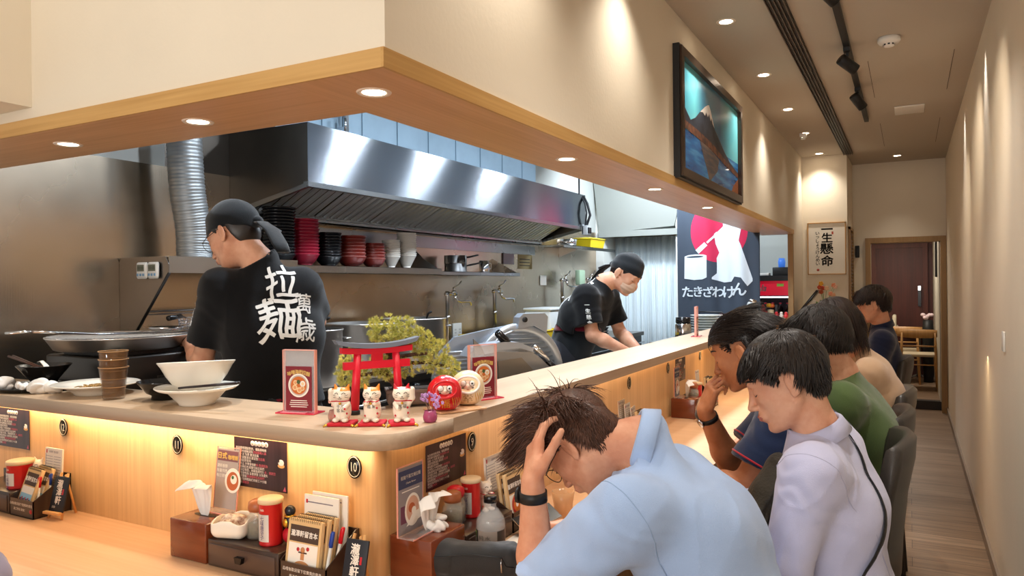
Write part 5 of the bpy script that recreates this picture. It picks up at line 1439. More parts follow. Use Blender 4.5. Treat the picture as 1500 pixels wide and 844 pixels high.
def picpoly(pts, m, d, name):
    mb = MB(); mb.prism([(y, z) for y, z in pts], 0, .0006, M=Matrix(((0, 0, 1, .02+d), (1, 0, 0, 0), (0, 1, 0, 0), (0, 0, 0, 1)))); return mb.build(name, m, pr_)
random.seed(4); rr = random.Random(4)
picpoly([(-.73, -.02), (-.73, .07), (-.62, .04), (-.52, .0), (-.42, .03), (-.30, .09), (-.20, .135), (-.13, .16), (-.10, .165), (-.06, .14), (.04, .05), (.15, .01), (.30, -.045), (.45, -.09), (.72, -.13), (.72, -.155), (-.05, -.07)], mat('print_mountain', '3A4250', .5, var=.4, vscale=(10, 10, 10), col2='20242E'), .0004, 'mountain')
picpoly([(-.31, .085), (-.20, .135), (-.13, .16), (-.10, .165), (-.06, .14), (.0, .085), (.03, .055), (-.01, .07), (-.04, .10), (-.06, .08), (-.10, .115), (-.13, .09), (-.17, .11), (-.2, .085), (-.25, .095)], mat('print_snow', 'E6E0DA', .5), .0008, 'snow_cap')
picpoly([(-.73, .0), (-.73, -.02), (-.35, -.03), (0, -.05), (.35, -.10), (.72, -.14), (.72, -.165), (.3, -.13), (-.1, -.085), (-.73, -.06)], mat('print_shore', '8A5840', .5, var=.5, vscale=(20, 20, 20), col2='3A3030'), .0012, 'shore')
picpoly([(-.33, -.07), (-.05, -.09), (.15, -.12), (.10, -.2), (.0, -.24), (-.1, -.285), (-.16, -.22), (-.25, -.15)], mat('print_reflection', '3E4658', .4, var=.5, vscale=(4, 4, 40), col2='7A6A60'), .0004, 'reflection')
picpoly([(.5, -.29), (.55, -.24), (.62, -.21), (.72, -.17), (.72, -.29)], mat('print_leaves', 'A0603C', .5, var=.4, vscale=(60, 60, 60)), .0006, 'foreground_bush')
# ================================================================ things on the bar ledge
BZ = 1.1455
m_porc = mat('porcelain_warm_white', 'EFE9DC', .22, coat=.3); m_glazeblk = mat('glazed_black', '1A1714', .15); m_acr = mat('acrylic_clear', 'F6F2F2', .05, alpha=.16)
m_acr_edge = mat('acrylic_edge_pink', 'E8A090', .2, alpha=1.)
m_brownglass = mat('cup_smoky_brown', '7A5634', .12, alpha=.30, coat=.5)
m_steelbowl = mat('bowl_pewter', '6A6660', .3, .7)
def tapered(prof, seg=48): return prof
# white cone bowl with flat rim plate under it
def ramen_dish(name, label, loc, r, h, foot, rim, tilt=(0, 0, 0)):
    t = thing(name, label, 'bowl', loc, 0, None, rot=tilt)
    return t
mb = MB(); mb.lathe([(0, .004), (.046, .004), (.048, 0), (.052, 0), (.054, .006), (.085, .040), (.112, .047), (.122, .054), (.121, .057), (.110, .0515), (.084, .046), (.050, .012), (0, .010)], 64)
o = mb.build('soup_plate', m_porc, label='wide-rimmed white soup plate under the white ramen bowl on the ledge', cat='plate'); o.location = (-1.935, 1.540, BZ)
mb = MB(); mb.lathe([(0, .004), (.040, .004), (.042, 0), (.047, 0), (.050, .008), (.070, .022), (.088, .046), (.104, .076), (.1135, .088), (.1125, .0905), (.101, .078), (.085, .048), (.066, .025), (.044, .012), (0, .010)], 64)
o = mb.build('ramen_bowl', m_porc, label='tapered white ramen bowl tilted on the white soup plate', cat='bowl'); o.location = (-1.945, 1.548, BZ+.0400); o.rotation_euler = (math.radians(-3), math.radians(-4), 0)
t = thing('chopsticks', 'dark chopsticks lying across the white soup plate', 'chopsticks', (0, 0, 0))
for k in (0, .007):
    mb = MB(); mb.tube([(-1.905, 1.452+k, BZ+.062), (-1.715, 1.500+k*1.5, BZ+.081)], [.0032, .0042], 8); mb.build('stick', mat('lacquer_dark', '241A1C', .35), t)
# black bowl
mb = MB(); mb.lathe([(0, .005), (.030, .005), (.032, 0), (.038, 0), (.036, .014), (.052, .022), (.078, .056), (.080, .060), (.077, .060), (.050, .026), (0, .018)], 48)
o = mb.build('side_bowl', [m_glazeblk], label='small black footed bowl with grey inside, left of the white ramen bowl', cat='bowl'); o.location = (-2.125, 1.565, BZ)
# plate with noodle scraps
t = thing('pasta_plate', 'wide white plate with leftover noodle scraps behind the stacked cups', 'plate', (-2.455, 1.548, BZ))
mb = MB(); mb.lathe([(0, .004), (.058, .004), (.060, 0), (.066, 0), (.070, .008), (.095, .026), (.135, .034), (.138, .037), (.133, .039), (.094, .031), (.066, .013), (0, .011)], 64); mb.build('plate', m_porc, t)
mb = MB(); 
for k in range(150):
    a = rnd.random()*2*PI; r = .07*math.sqrt(rnd.random()); x, y = r*math.cos(a)*1.1, r*math.sin(a); z = .016+.014*rnd.random()*(1-r/.09)+max(0, (r-.055))*.4; an = rnd.random()*PI; l = .006+.012*rnd.random()
    mb.tube([(x-l*math.cos(an), y-l*math.sin(an), z), (x, y, z+.002), (x+l*math.cos(an+.5), y+l*math.sin(an+.5), z)], .0018, 5)
mb.build('noodle_scraps', mat('noodle_scrap', 'C9A05C', .5, var=.5, vscale=(60, 60, 60)), t)['kind'] = 'stuff'
# stacked cups
def cup(z, label):
    mb = MB(); k = 1.28; mb.lathe([(x*k, zz*k) for x, zz in [(0, 0), (.0245, 0), (.0262, .004), (.0275, .030), (.0285, .032), (.0345, .080), (.0352, .081), (.0325, .081), (.0262, .034), (.0245, .030), (.0235, .006), (0, .006)]], 40)
    nf_ = len(mb.f); mb.tube([(.0448*math.cos(a), .0448*math.sin(a), .1035) for a in np.linspace(0, 2*PI, 40, endpoint=False)], .0013, 6, closed=True, mi=1); mb.tube([(.0365*math.cos(a), .0365*math.sin(a), .040) for a in np.linspace(0, 2*PI, 40, endpoint=False)], .0008, 5, closed=True, mi=1)
    o = mb.build('plastic_cup', [m_brownglass, mat('cup_rim_amber', 'B08A60', .15)], label=label, cat='cup'); o.location = (-2.285, 1.500, BZ+z); return o
cup(0, 'smoky brown plastic cup at the bottom of the stack of three on the ledge'); cup(.026, 'middle smoky brown cup of the stack of three'); cup(.052, 'top smoky brown cup of the stack of three')
# tray with black bowl, tissues
t = thing('serving_tray', 'black oval serving tray at the left end of the ledge', 'tray', (-2.78, 1.54, BZ))
mb = MB(); mb.lathe([(0, 0), (.125, 0), (.140, .012), (.142, .013), (.138, .015), (.124, .004), (0, .004)], 48, M=Matrix.Diagonal((1.15, .95, 1, 1))); mb.build('tray_plate', m_blackgloss, t)
t = thing('noodle_bowl', 'flared black bowl with leftovers and a spoon on the black tray', 'bowl', (-2.80, 1.570, BZ+.018))
mb = MB(); mb.lathe([(0, .004), (.036, .004), (.038, 0), (.042, 0), (.046, .010), (.088, .062), (.090, .065), (.086, .065), (.044, .016), (0, .012)], 48); mb.build('bowl_body', m_glazeblk, t)
mb = MB(); 
for k in range(60):
    a = rnd.random()*2*PI; r = .068*math.sqrt(rnd.random()); mb.ell((r*math.cos(a), r*math.sin(a), .048+.006*rnd.random()), (.008, .006, .004), 8, 5)
mb.build('leftovers', mat('leftover_dark', '6A4A34', .6, var=.6, vscale=(80, 80, 80)), t)['kind'] = 'stuff'
t = thing('soup_spoon', 'white porcelain soup spoon standing in the black bowl', 'spoon', (-2.785, 1.56, BZ+.077))
mb = MB(); mb.tube([(.03, 0, -.012), (.012, 0, .006), (-.012, .0, .020), (-.03, 0, .016)], [.012, .010, .008, .007], 10, sq=.3); mb.build('spoon_body', m_porc, t)
t = thing('chopsticks', 'brown chopsticks sticking out of the black bowl at the left', 'chopsticks', (0, 0, 0))
for k in (0, .008):
    mb = MB(); mb.tube([(-2.745, 1.545+k, BZ+.068), (-2.92, 1.51+k*2, BZ+.115)], [.002, .004], 8); mb.build('stick', mat('lacquer_brown', '4A2A1C', .4), t)
def crumple(c, r, seed, sq=.7, name='crumpled_tissue', m=None, label=None, cat='tissue', group=None, h=.003, parent=None):
    md = Model(); md.u(Ell(c, (r, r*.9, r*sq)), .01)
    md.disp = lambda P: -(.006*np.abs(noise3(P, seed, 6, 110.))+.004*noise3(P, seed+1, 6, 50.))*r/.03
    v, q = md.mesh(h); return np_mesh(name, v, q, m or mat('tissue_paper', 'ECE8E2', .9), parent, **(dict(label=label, cat=cat, group=group) if label else {}))
for i, (x, y, r) in enumerate(((-2.715, 1.452, .026), (-2.655, 1.468, .030), (-2.86, 1.455, .028), (-2.615, 1.495, .024))):
    crumple((x, y, BZ+r*.66+.003), r, 60+i, label=['crumpled white tissue on the tray, front middle one', 'crumpled white tissue next to the white noodle plate', 'crumpled white tissue at the far left of the tray', 'small crumpled tissue at the right edge of the tray'][i])
# acrylic menu stands
def menu_stand(loc, rz, label, w=.102, h=.155):
    t = thing('menu_stand', label, 'menu stand', loc, rz)
    mb = MB(); mb.prism([(-.062, -.030), (.062, -.030), (.062, .030), (-.062, .030)], 0, .003); mb.build('base_plate', mat('acrylic_pink', 'D8304E', .15, coat=.5), t)
    mb = MB()
    for a in ((-w/2, w/2, -.006, -.003), (-w/2, w/2, .003, .006)): mb.box(a[0], a[1], a[2], a[3], .003, h)
    mb.build('clear_panel', m_acr, t)
    mb = MB(); mb.box(-w/2-.001, -w/2+.001, -.0065, .0065, .003, h); mb.box(w/2-.001, w/2+.001, -.0065, .0065, .003, h); mb.box(-w/2, w/2, -.0065, .0065, h-.001, h+.001); mb.build('panel_edges', m_acr_edge, t)
    for s_ in (-1, 1):
        R_ = Matrix.Identity(4) if s_ < 0 else RZ(PI)
        FX = lambda x, z, d=0.: R_@Matrix(((1, 0, 0, x), (0, 0, -1, -.0064-d), (0, 1, 0, z), (0, 0, 0, 1)))
        mb = MB(); hw = w/2-.009; mb.add([FX(-hw, .006)@Vector((0, 0, 0)), FX(hw, .006)@Vector((0, 0, 0)), FX(hw, .132)@Vector((0, 0, 0)), FX(-hw, .132)@Vector((0, 0, 0))], [(0, 1, 2, 3)], 0, False)
        chars = '味噌海老拉麵'
        for i, c in enumerate(chars):
            u = (i-2.5)/2.5; put_text(mb, c, .0135, FX(u*.030, .117-.006*u*u, .0004)@RZ(-u*.18), off=.02, mi=1)
        C = lambda r, x, z, d, mi, ry=1.: mb.add([FX(x+r*math.cos(a), z+r*ry*math.sin(a), d)@Vector((0, 0, 0)) for a in np.linspace(0, 2*PI, 32, endpoint=False)], [tuple(range(32))], mi, False)
        C(.0335, 0, .078, .0003, 2); C(.029, 0, .078, .0004, 6); C(.0255, 0, .078, .0005, 3)
        for x, z, r in ((-.012, .072, .008), (.002, .065, .008), (.012, .070, .007), (-.010, .086, .007)): C(r, x, z, .0007, 4); C(r*.6, x, z, .0008, 5)
        C(.0085, .013, .083, .0007, 2); C(.0045, .013, .083, .0008, 4); C(.006, .0, .088, .0008, 7)
        for k, ww in enumerate((.026, .028, .030, .026)): mb.box(-ww, ww, -.0070, -.0066, .034-.0058*k, .0362-.0058*k, 2, M=R_)
        mb.build('printed_card', [mat('card_maroon', '7C1A28', .5), mat('card_gold', 'E0BE6A', .5), mat('card_white', 'EDE6DC', .5), mat('soup_orange', 'C86A2C', .5), mat('soup_pale', 'E8C89A', .5), mat('soup_pinkish', 'D89868', .5), mat('card_grey', 'BDB4AE', .5), mat('soup_green', '4A5A30', .5)], t)
    mb = MB(); put_text(mb, '牛角拉麵', .011, TR(-.01, -.022, .0033), off=.02) if False else mb.box(-.05, .03, -.026, -.012, .0031, .0034); mb.build('base_print', mat('acrylic_print', 'F09AA8', .4), t)
    return t
menu_stand((-1.528, 1.56, BZ), math.radians(12), 'acrylic menu stand with maroon ramen card, left of the red torii gate', h=.178)
menu_stand((-1.183, 1.995, BZ), math.radians(66), 'acrylic menu stand with maroon ramen card behind the white daruma', h=.17)
menu_stand((-1.262, 4.95, BZ), math.radians(97), 'small acrylic menu stand far along the ledge, seen nearly edge-on', h=.20)
# ---- lucky cats
m_pearl = mat('cat_pearl', 'EFE2D0', .2, coat=.4); m_orange = mat('cat_orange', 'E88A2C', .35); m_catred = mat('cat_red', 'C0202C', .4); m_gold = mat('gold_paint', 'D9A93C', .3, .8); m_ink = mat('ink_black', '14100E', .5)
m_cush = mat('cushion_red', 'C01C2C', .8)
def lucky_cat(loc, rz, label, pose, ear_m, txt):
    t = thing('lucky_cat_figurine', label, 'lucky cat figurine', loc, rz)
    md = Model()      # faces -y locally
    md.u(Ell((0, .004, .026), (.0225, .021, .030)), .01); md.u(Ell((0, .002, .044), (.0175, .016, .018)), .012)
    md.u(Ell((0, -.002, .070), (.0235, .0195, .0185)), .006)
    md.u(Ell((0, -.018, .066), (.009, .005, .006)), .004)
    for s_ in (-1, 1):
        md.u(Cone((s_*.0145, -.001, .083), (s_*.0185, -.001, .0955), .0062, .0018), .004)
        md.u(Ell((s_*.012, -.017, .006), (.009, .011, .006)), .004)
    arms = {'R': [((-.017, -.004, .045), (-.026, -.008, .060), (-.025, -.012, .080))], 'L': [((.017, -.004, .045), (.027, -.008, .060), (.026, -.012, .082))], 'B': []}[pose]
    for a, b_, c_ in arms: md.u(Cone(a, b_, .0075, .0068), .004); md.u(Cone(b_, c_, .0068, .0075), .004)
    if pose != 'R': md.u(Cone((-.016, -.006, .046), (-.010, -.021, .036 if pose == 'L' else .050), .007, .007), .004)
    if pose != 'L': md.u(Cone((.016, -.006, .046), (.010, -.021, .036 if pose == 'R' else .050), .007, .007), .004)
    v, q = md.mesh(.0016); body = np_mesh('body', v, q, [m_pearl, ear_m], t)
    c = v[q].mean(1); mi = ((c[:, 2] > .0835) & (np.abs(c[:, 0]) > .010) & (np.abs(c[:, 0]) < .0225)).astype(int)
    if ear_m is m_orange: mi = mi | ((c[:, 2] > .080) & (c[:, 0] > .0))
    body.data.polygons.foreach_set('material_index', mi.astype(np.int32))
    def on(x, z): 
        P = md.project(np.array([[x, -.06, z]]), V(0, 1, 0), 24, .0004)[0]; return Vector(P)
    mb = MB()
    for s_ in (-1, 1):
        mb.tube([on(s_*(.0045+.0095*u), .0725+.0035*math.sin(PI*u)) for u in np.linspace(0, 1, 6)], .0008, 5)
        for dz in (-.002, .002): mb.tube([on(s_*.012, .066+dz), on(s_*.019, .067+dz*1.6)], .0005, 4)
    mb.tube([on(-.005, .062), on(-.0025, .0605), on(0, .0625), on(.0025, .0605), on(.005, .062)], .0006, 4); mb.ell(on(0, .0655), (.0018, .001, .0012), 8, 5)
    mb.build('face_lines', m_ink, t)
    mb = MB(); pts = []
    for a in np.linspace(0, 2*PI, 24, endpoint=False):
        d = V(math.cos(a), math.sin(a), 0); pts.append(Vector(md.project(np.array([[d[0]*.05, d[1]*.05, .0535]]), -d, 24)[0]))
    mb.tube(pts, .0017, 6, closed=True); mb.build('collar', m_catred, t)
    mb = MB(); mb.ell((0, -.021, .049), (.0035, .003, .0035), 10, 8); mb.build('bell', m_gold, t)
    mb = MB()
    for i, ch in enumerate(txt):
        x = (-.0055 if i < len(txt)/2 else .0065); z = .040-.0098*(i % math.ceil(len(txt)/2)); vs, fs = text_geo(ch, .0105, .02)
        mb.add([on(x+v_.x, z+v_.y)+Vector((0, -.0001, 0)) for v_ in vs], fs, 0, False)
    mb.build('lettering', m_ink, t)
    mb = MB()
    for x, z in ((-.016, .016), (.015, .022), (.014, .036)): mb.ell(on(x, z), (.003, .0012, .003), 8, 6)
    mb.build('red_dots', m_catred, t)
    return t
def cushion(loc, rz, label):
    t = thing('red_cushion', label, 'cushion', loc, rz)
    md = Model(); md.u(RBox((0, 0, .0045), (.034, .030, .0045), .004), .002); md.disp = lambda P: .0012*np.cos(P[:, 0]*60)*np.cos(P[:, 1]*60)*-1-.0004*noise3(P, 2, 5, 160.)
    v, q = md.mesh(.0016); np_mesh('pad', v, q, m_cush, t)
    mb = MB()
    for sx in (-1, 1): mb.ell((sx*.034, -.030, .004), (.0045, .003, .003), 10, 6); mb.tube([(sx*.034, -.030, .004), (sx*.038, -.036, .002)], [.001, .003], 6)
    mb.build('tassels', m_gold, t)
CATS = [(-1.292, 1.468, -.02, 'R', m_orange, '千客万来', 'white lucky cat with orange ears raising a paw, leftmost of the three', 'flat red cushion under the orange-eared lucky cat on the left'),
        (-1.222, 1.502, .05, 'B', m_orange, '福来', 'middle lucky cat with both paws together', 'flat red cushion under the middle lucky cat'),
        (-1.155, 1.538, .25, 'L', m_catred, '招福', 'lucky cat with red ears raising its left paw, rightmost of the three', 'flat red cushion under the red-eared lucky cat on the right')]
for x, y, a, pose, em, tx, l1, l2 in CATS:
    rz = .45+a; cushion((x, y, BZ), rz, l2); lucky_cat((x, y, BZ+.0090), rz, l1, pose, em, tx)
# little vases
def blossom_vase(loc, col_g, col_f, label, h=.03, rbulb=.018, seed=0):
    t = thing('flower_vase', label, 'flower vase', loc); rr = random.Random(seed)
    mb = MB(); mb.lathe([(0, 0), (rbulb*.8, 0), (rbulb, .006), (rbulb*1.05, h*.5), (rbulb*.8, h), (rbulb*.75, h), (rbulb*.95, h*.5), (rbulb*.8, .004), (0, .004)], 28); mb.build('glass_vase', mat('glass_'+col_g, col_g, .08, trans=.6, ior=1.3), t)
    mb = MB(); fl = MB()
    for k in range(5):
        a = rr.random()*2*PI; s_ = .012+.018*rr.random(); top = Vector((s_*math.cos(a), s_*math.sin(a), h+.022+.02*rr.random())); mb.tube([(0, 0, .008), (top.x*.4, top.y*.4, h+.008), top], [.0009, .0008, .0006], 5)
        for q in range(7):
            c = top+Vector((rr.uniform(-.010, .010), rr.uniform(-.010, .010), rr.uniform(-.012, .008)))
            for p in range(5):
                b_ = 2*PI*p/5; fl.ell(c+Vector((.0028*math.cos(b_), .0012, .0028*math.sin(b_))), (.0024, .0012, .0024), 6, 4)
    mb.build('stems', mat('twig_brown', '6A4A38', .8), t); fl.build('blossoms', mat('blossom_'+col_f, col_f, .7), t)['kind'] = 'stuff'
blossom_vase((-1.345, 1.50, BZ), 'E8B0A0', 'F0B8A8', 'tiny vase with pale pink blossom left of the lucky cats', seed=1)
blossom_vase((-1.108, 1.598, BZ), 'E070A0', 'B890C8', 'tiny pink glass vase with lilac blossom right of the lucky cats', seed=2)
# torii
t = thing('torii_gate', 'red miniature torii gate with grey curved top beam', 'miniature torii gate', (-1.333, 1.662, BZ), math.radians(60))
m_tred = mat('torii_red', 'D0162E', .4); m_tgrey = mat('torii_grey', '6E7684', .5)
for s_ in (-1, 1):
    mb = MB(); mb.tube([(s_*.068, 0, 0), (s_*.057, 0, .172)], [.0125, .0105], 20); mb.build('pillar', m_tred, t)
    mb = MB(); mb.lathe([(0, 0), (.016, 0), (.016, .010), (.0125, .012), (0, .012)], 20, c=(s_*.068, 0, 0)); mb.build('pillar_base', m_black, t)
mb = MB(); mb.box(-.098, .098, -.008, .008, .125, .146); mb.build('lower_beam', m_tred, t)
mb = MB(); mb.box(-.016, .016, -.005, .005, .146, .172); mb.build('centre_strut', m_tred, t)
def curved(mb, x0, z0, th, dep, rise, n=24, sl=0.):
    P = []
    for i in range(n+1): u = -1+2*i/n; P.append((u*x0, z0+rise*abs(u)**2.2))
    Q = [(x*(1+sl), z+th) for x, z in P]
    for i in range(n):
        a, b_ = P[i], P[i+1]; c_, d_ = Q[i+1], Q[i]
        mb.add([(a[0], -dep, a[1]), (b_[0], -dep, b_[1]), (c_[0], -dep, c_[1]), (d_[0], -dep, d_[1]), (a[0], dep, a[1]), (b_[0], dep, b_[1]), (c_[0], dep, c_[1]), (d_[0], dep, d_[1])],
               [(0,1,2,3), (7,6,5,4), (3,2,6,7), (0,4,5,1)]+([(0,3,7,4)] if i == 0 else [])+([(1,5,6,2)] if i == n-1 else []))
mb = MB(); curved(mb, .105, .166, .016, .011, .005); mb.build('upper_beam', m_tred, t)
mb = MB(); curved(mb, .117, .182, .013, .017, .015, sl=.07); mb.build('roof_beam', m_tgrey, t)
# bonsai
t = thing('potted_bonsai', 'bonsai pine with yellow green needle pads in a brown oblong pot', 'bonsai', (-1.312, 1.808, BZ), math.radians(42), rot=None)
mb = MB(); mb.bbox(-.080, .080, -.042, .042, .006, .050, .010, seg=3); mb.box(-.084, .084, -.046, .046, .043, .051)
for sx in (-1, 1):
    for sy in (-1, 1): mb.box(sx*.062-.01, sx*.062+.01, sy*.032-.008, sy*.032+.008, 0, .008)
mb.build('pot', mat('pot_brown', '6E5A4E', .5), t)
mb = MB(); mb.box(-.073, .073, -.036, .036, .049, .0525); mb.build('soil', mat('soil', '3A2C22', .95, bump=.6, bscale=(200, 200, 200)), t)
mb = MB()
mb.tube([(-.045, 0, .046), (-.052, 0, .07), (-.075, .004, .088), (-.088, .005, .108), (-.080, .004, .135), (-.062, 0, .165), (-.05, 0, .19)], [.022, .015, .012, .011, .009, .007, .004], 12)
brs = [((-.08, .004, .10), (-.12, .0, .098), (-.175, -.002, .095)), ((-.085, .005, .12), (-.02, .01, .125), (.05, .01, .125), (.10, .006, .11)), ((-.075, .004, .14), (-.02, -.01, .15), (.04, -.01, .155)), ((-.07, .0, .15), (-.10, .0, .19)), ((-.06, 0, .17), (.0, .01, .20))]
for b_ in brs: mb.tube(b_, [.007, .006, .005, .004][:len(b_)], 8)
mb.build('trunk', mat('bark', '5A3A2C', .9, bump=.8, bscale=(120, 120, 60), var=.5, vscale=(60, 60, 30)), t)
m_need = mat('pine_needles', 'E2DA80', .6, var=.4, vscale=(50, 50, 50), col2='A4A84C')
pads = [((-.085, 0, .222), (.052, .040, .028), 150), ((-.03, .0, .222), (.045, .036, .024), 110), ((.015, .0, .200), (.030, .028, .020), 50), ((.03, .0, .165), (.040, .034, .032), 110), ((.065, .005, .135), (.048, .036, .034), 130), ((.10, .0, .105), (.036, .030, .022), 70), ((.13, .0, .098), (.018, .018, .016), 22),
        ((-.185, 0, .130), (.030, .026, .022), 60), ((-.195, -.005, .095), (.032, .028, .024), 80), ((-.155, -.0, .085), (.030, .024, .018), 50), ((-.105, -.012, .122), (.032, .022, .018), 60), ((-.03, -.01, .108), (.045, .024, .016), 60), ((-.085, -.015, .10), (.03, .02, .016), 40)]
rr = np.random.RandomState(5)
for c, r, n in pads:
    vs = []; fs = []
    for k in range(n):
        d = rr.normal(size=3); d /= np.linalg.norm(d); d[2] = d[2]*1.5+.25
        p = np.array(c)+d*np.array(r)*(rr.rand()**.3)
        for j in range(24):
            q = d*.8+rr.normal(size=3)*.6; q[2] += .25; q /= np.linalg.norm(q); L_ = .008+.007*rr.rand(); a = np.cross(q, rr.normal(size=3)); a /= np.linalg.norm(a); a *= .0011
            o_ = len(vs); b2_ = np.cross(q, a); vs += [p+a, p-a*.5+b2_*.8, p-a*.5-b2_*.8, p+q*L_]; fs += [(o_, o_+1, o_+3), (o_+1, o_+2, o_+3), (o_+2, o_, o_+3)]
    mb = MB(); mb.add(vs, fs, 0, False); mb.build('needle_pad', m_need, t)
# daruma dolls on board
mb = MB(); mb.bbox(-.075, .075, -.055, .055, 0, .006, .002); o = mb.build('wooden_board', m_table, label='thin pale wooden board under the two daruma dolls', cat='board'); o.location = (-1.155, 1.79, BZ); o.rotation_euler.z = math.radians(62)
def daruma(loc, rz, label, s, m1, mface, mline, ch, mch):
    t = thing('daruma_doll', label, 'daruma doll', loc, rz, scale=s)
    md = Model(); md.u(Ell((0, 0, .050), (.050, .046, .050)), .02); md.u(Ell((0, 0, .028), (.043, .040, .028)), .02)
    md.isect(Half((0, 0, .0), (0, 0, -1)), .004)
    md.sub(Ell((0, -.048, .062), (.031, .012, .021)), .004)
    v, q = md.mesh(.0022); np_mesh('body', v, q, m1, t)
    mf = Model(); mf.u(Ell((0, -.027, .0605), (.030, .014, .0205)), .004); mf.u(Ell((0, -.041, .058), (.006, .005, .005)), .004)
    v, q = mf.mesh(.002); np_mesh('face', v, q, mface, t)
    def on(x, z, o_=.0003, M_=mf): return Vector(M_.project(np.array([[x, -.09, z]]), V(0, 1, 0), 26, o_)[0])
    mb = MB()
    for s_ in (-1, 1): mb.ell(on(s_*.0125, .066)+Vector((0, .001, 0)), (.0078, .0035, .0078), 16, 10)
    mb.build('eye_discs', m_white, t)
    mb = MB()
    mb.ell(on(.0125, .066)+Vector((0, -.0028, 0)), (.0028, .001, .0028), 10, 6)
    for s_ in (-1, 1):
        mb.tube([on(s_*.010, .0775), on(s_*.018, .0785), on(s_*.026, .074)], [.0008, .0024, .0010], 6)
        mb.tube([on(s_*.011, .0535), on(s_*.020, .0515), on(s_*.027, .056)], [.0012, .0042, .0014], 6)
        pts = [on(s_*.0125+.0083*math.cos(a), .066+.0083*math.sin(a)) for a in np.linspace(0, 2*PI, 16, endpoint=False)]; mb.tube(pts, .0007, 4, closed=True)
    mb.build('face_paint', m_ink, t)
    mb = MB(); mb.tube([on(-.006, .0485), on(0, .0475), on(.006, .0485)], [.0006, .0016, .0006], 6); mb.build('lips', m_catred, t)
    mb = MB(); pts = []
    for a in np.linspace(0, 2*PI, 36, endpoint=False): pts.append(Vector(md.project(np.array([[.0335*math.cos(a), -.09, .062+.0235*math.sin(a)]]), V(0, 1, 0), 26, 0)[0]))
    mb.tube(pts, .0038, 8, closed=True); mb.build('hood_rim', m1 if m1 is not m_pearlw else m_white, t)
    mb = MB(); vs, fs = text_geo(ch, .030, .02); mb.add([on(v_.x, .024+v_.y, .0006, md) for v_ in vs], fs, 0, False)
    mb.build('lettering', mch, t)
    mb = MB()
    for s_ in (-1, 1):
        for k in range(4):
            x = s_*(.021+.006*k); mb.tube([on(x*(1+.06*u)*(1 if u < 3 else .97), .040-.009*u, .0, md) for u in range(4)], [.0006, .0012, .0012, .0005], 5)
    mb.build('gold_lines', m_gold, t)
m_dred = mat('daruma_red', 'C8141E', .25, coat=.4); m_pearlw = mat('daruma_cream', 'E8CFA8', .3, coat=.3); m_dface = mat('daruma_face', 'E8C8B4', .4)
daruma((-1.158, 1.742, BZ+.0065), .62, 'red daruma doll with painted face and gold 福 character', .98, m_dred, m_dface, m_gold, '福', m_gold)
daruma((-1.150, 1.852, BZ+.0065), .58, 'white and cream daruma doll with gold 幸 character', 1.0, m_pearlw, m_dface, m_gold, '幸', mat('daruma_brown', '8A6420', .4))
# ---- far end of the ledge
def dinner_plate_prof(r): return [(0, .003), (r*.5, .003), (r*.52, 0), (r*.56, 0), (r*.62, .006), (r, .018), (r, .021), (r*.6, .010), (0, .007)]
mb = MB(); mb.lathe(dinner_plate_prof(.14), 40); p0 = mb.build('dinner_plate', mat('plate_grey_white', 'D6DAD6', .25), label='grey white plate in the stack beyond the far menu stand', cat='plate', group='plates stacked before the banner'); p0.location = (-1.58, 6.55, 1.045)
for k in range(1, 8): c = p0.copy(); COL.objects.link(c); c.location.z = 1.045+.0225*k
t = thing('overshelf', 'small steel over-shelf on the prep counter carrying the plates', 'shelf', (0, 0, 0)); mb = MB(); mb.box(-1.8, -1.385, 5.6, 7.9, 1.035, 1.045); mb.build('board', m_steel, t)
for y in (5.65, 7.85): mb = MB(); mb.tube([(-1.77, y, .9005), (-1.77, y, 1.035)], .012, 8); mb.build('leg', m_steel, t)
t = thing('thermos', 'steel vacuum jug with black lid left of the far menu stand', 'thermos', (-1.60, 5.86, 1.0455))
mb = MB(); mb.lathe([(0, 0), (.062, 0), (.066, .01), (.064, .125), (.055, .14), (0, .14)], 30); mb.build('body', m_chrome, t); mb = MB(); mb.lathe([(0, .1405), (.058, .1405), (.06, .15), (.058, .185), (0, .19)], 30); mb.build('lid', m_blackgloss, t)
mb = MB(); mb.lathe([(0, 0), (.04, 0), (.055, .05), (.05, .052), (.036, .005), (0, .004)], 26); o = mb.build('clear_bowl', m_acr, label='small clear bowl beside the plate stack', cat='bowl'); o.location = (-1.52, 6.2, 1.0455)
t = thing('sauce_rack', 'black wire caddy behind the plate stack', 'rack', (-1.62, 6.95, 1.0455)); mb = MB(); mb.box(-.12, .12, -.06, .06, 0, .10)
mb.build('box', m_black, t); mb = MB(); mb.tube([(-.12, 0, .10), (-.12, 0, .19), (.08, 0, .185), (.12, 0, .16), (.12, 0, .10)], .007, 8); mb.build('handle', m_black, t)
t = thing('plate_pile', None, None); bpy.data.objects.remove(t)
for k, c_ in enumerate(('5A2A22', '8A8C90', '5A2A22')):
    mb = MB(); mb.lathe(dinner_plate_prof(.10), 30); o = mb.build('small_plate', mat('small_plate_'+c_, c_, .3), label=['dark red side plate, lower of the pair near the clear shaker', 'grey side plate between the two dark red plates', 'dark red side plate on top near the clear shaker'][k], cat='plate'); o.location = (-1.55, 7.35, 1.135+k*.023)
mb = MB(); mb.bbox(-1.65, -1.46, 7.26, 7.44, 1.0455, 1.1345, .004); mb.build('counter_box', m_black, label='low black box under the dark red side plates', cat='box')
t = thing('water_jug', 'clear tilted plastic bottle behind the man with chin in hand', 'bottle', (-1.40, 7.45, 1.15), rot=(0, .30, 0))
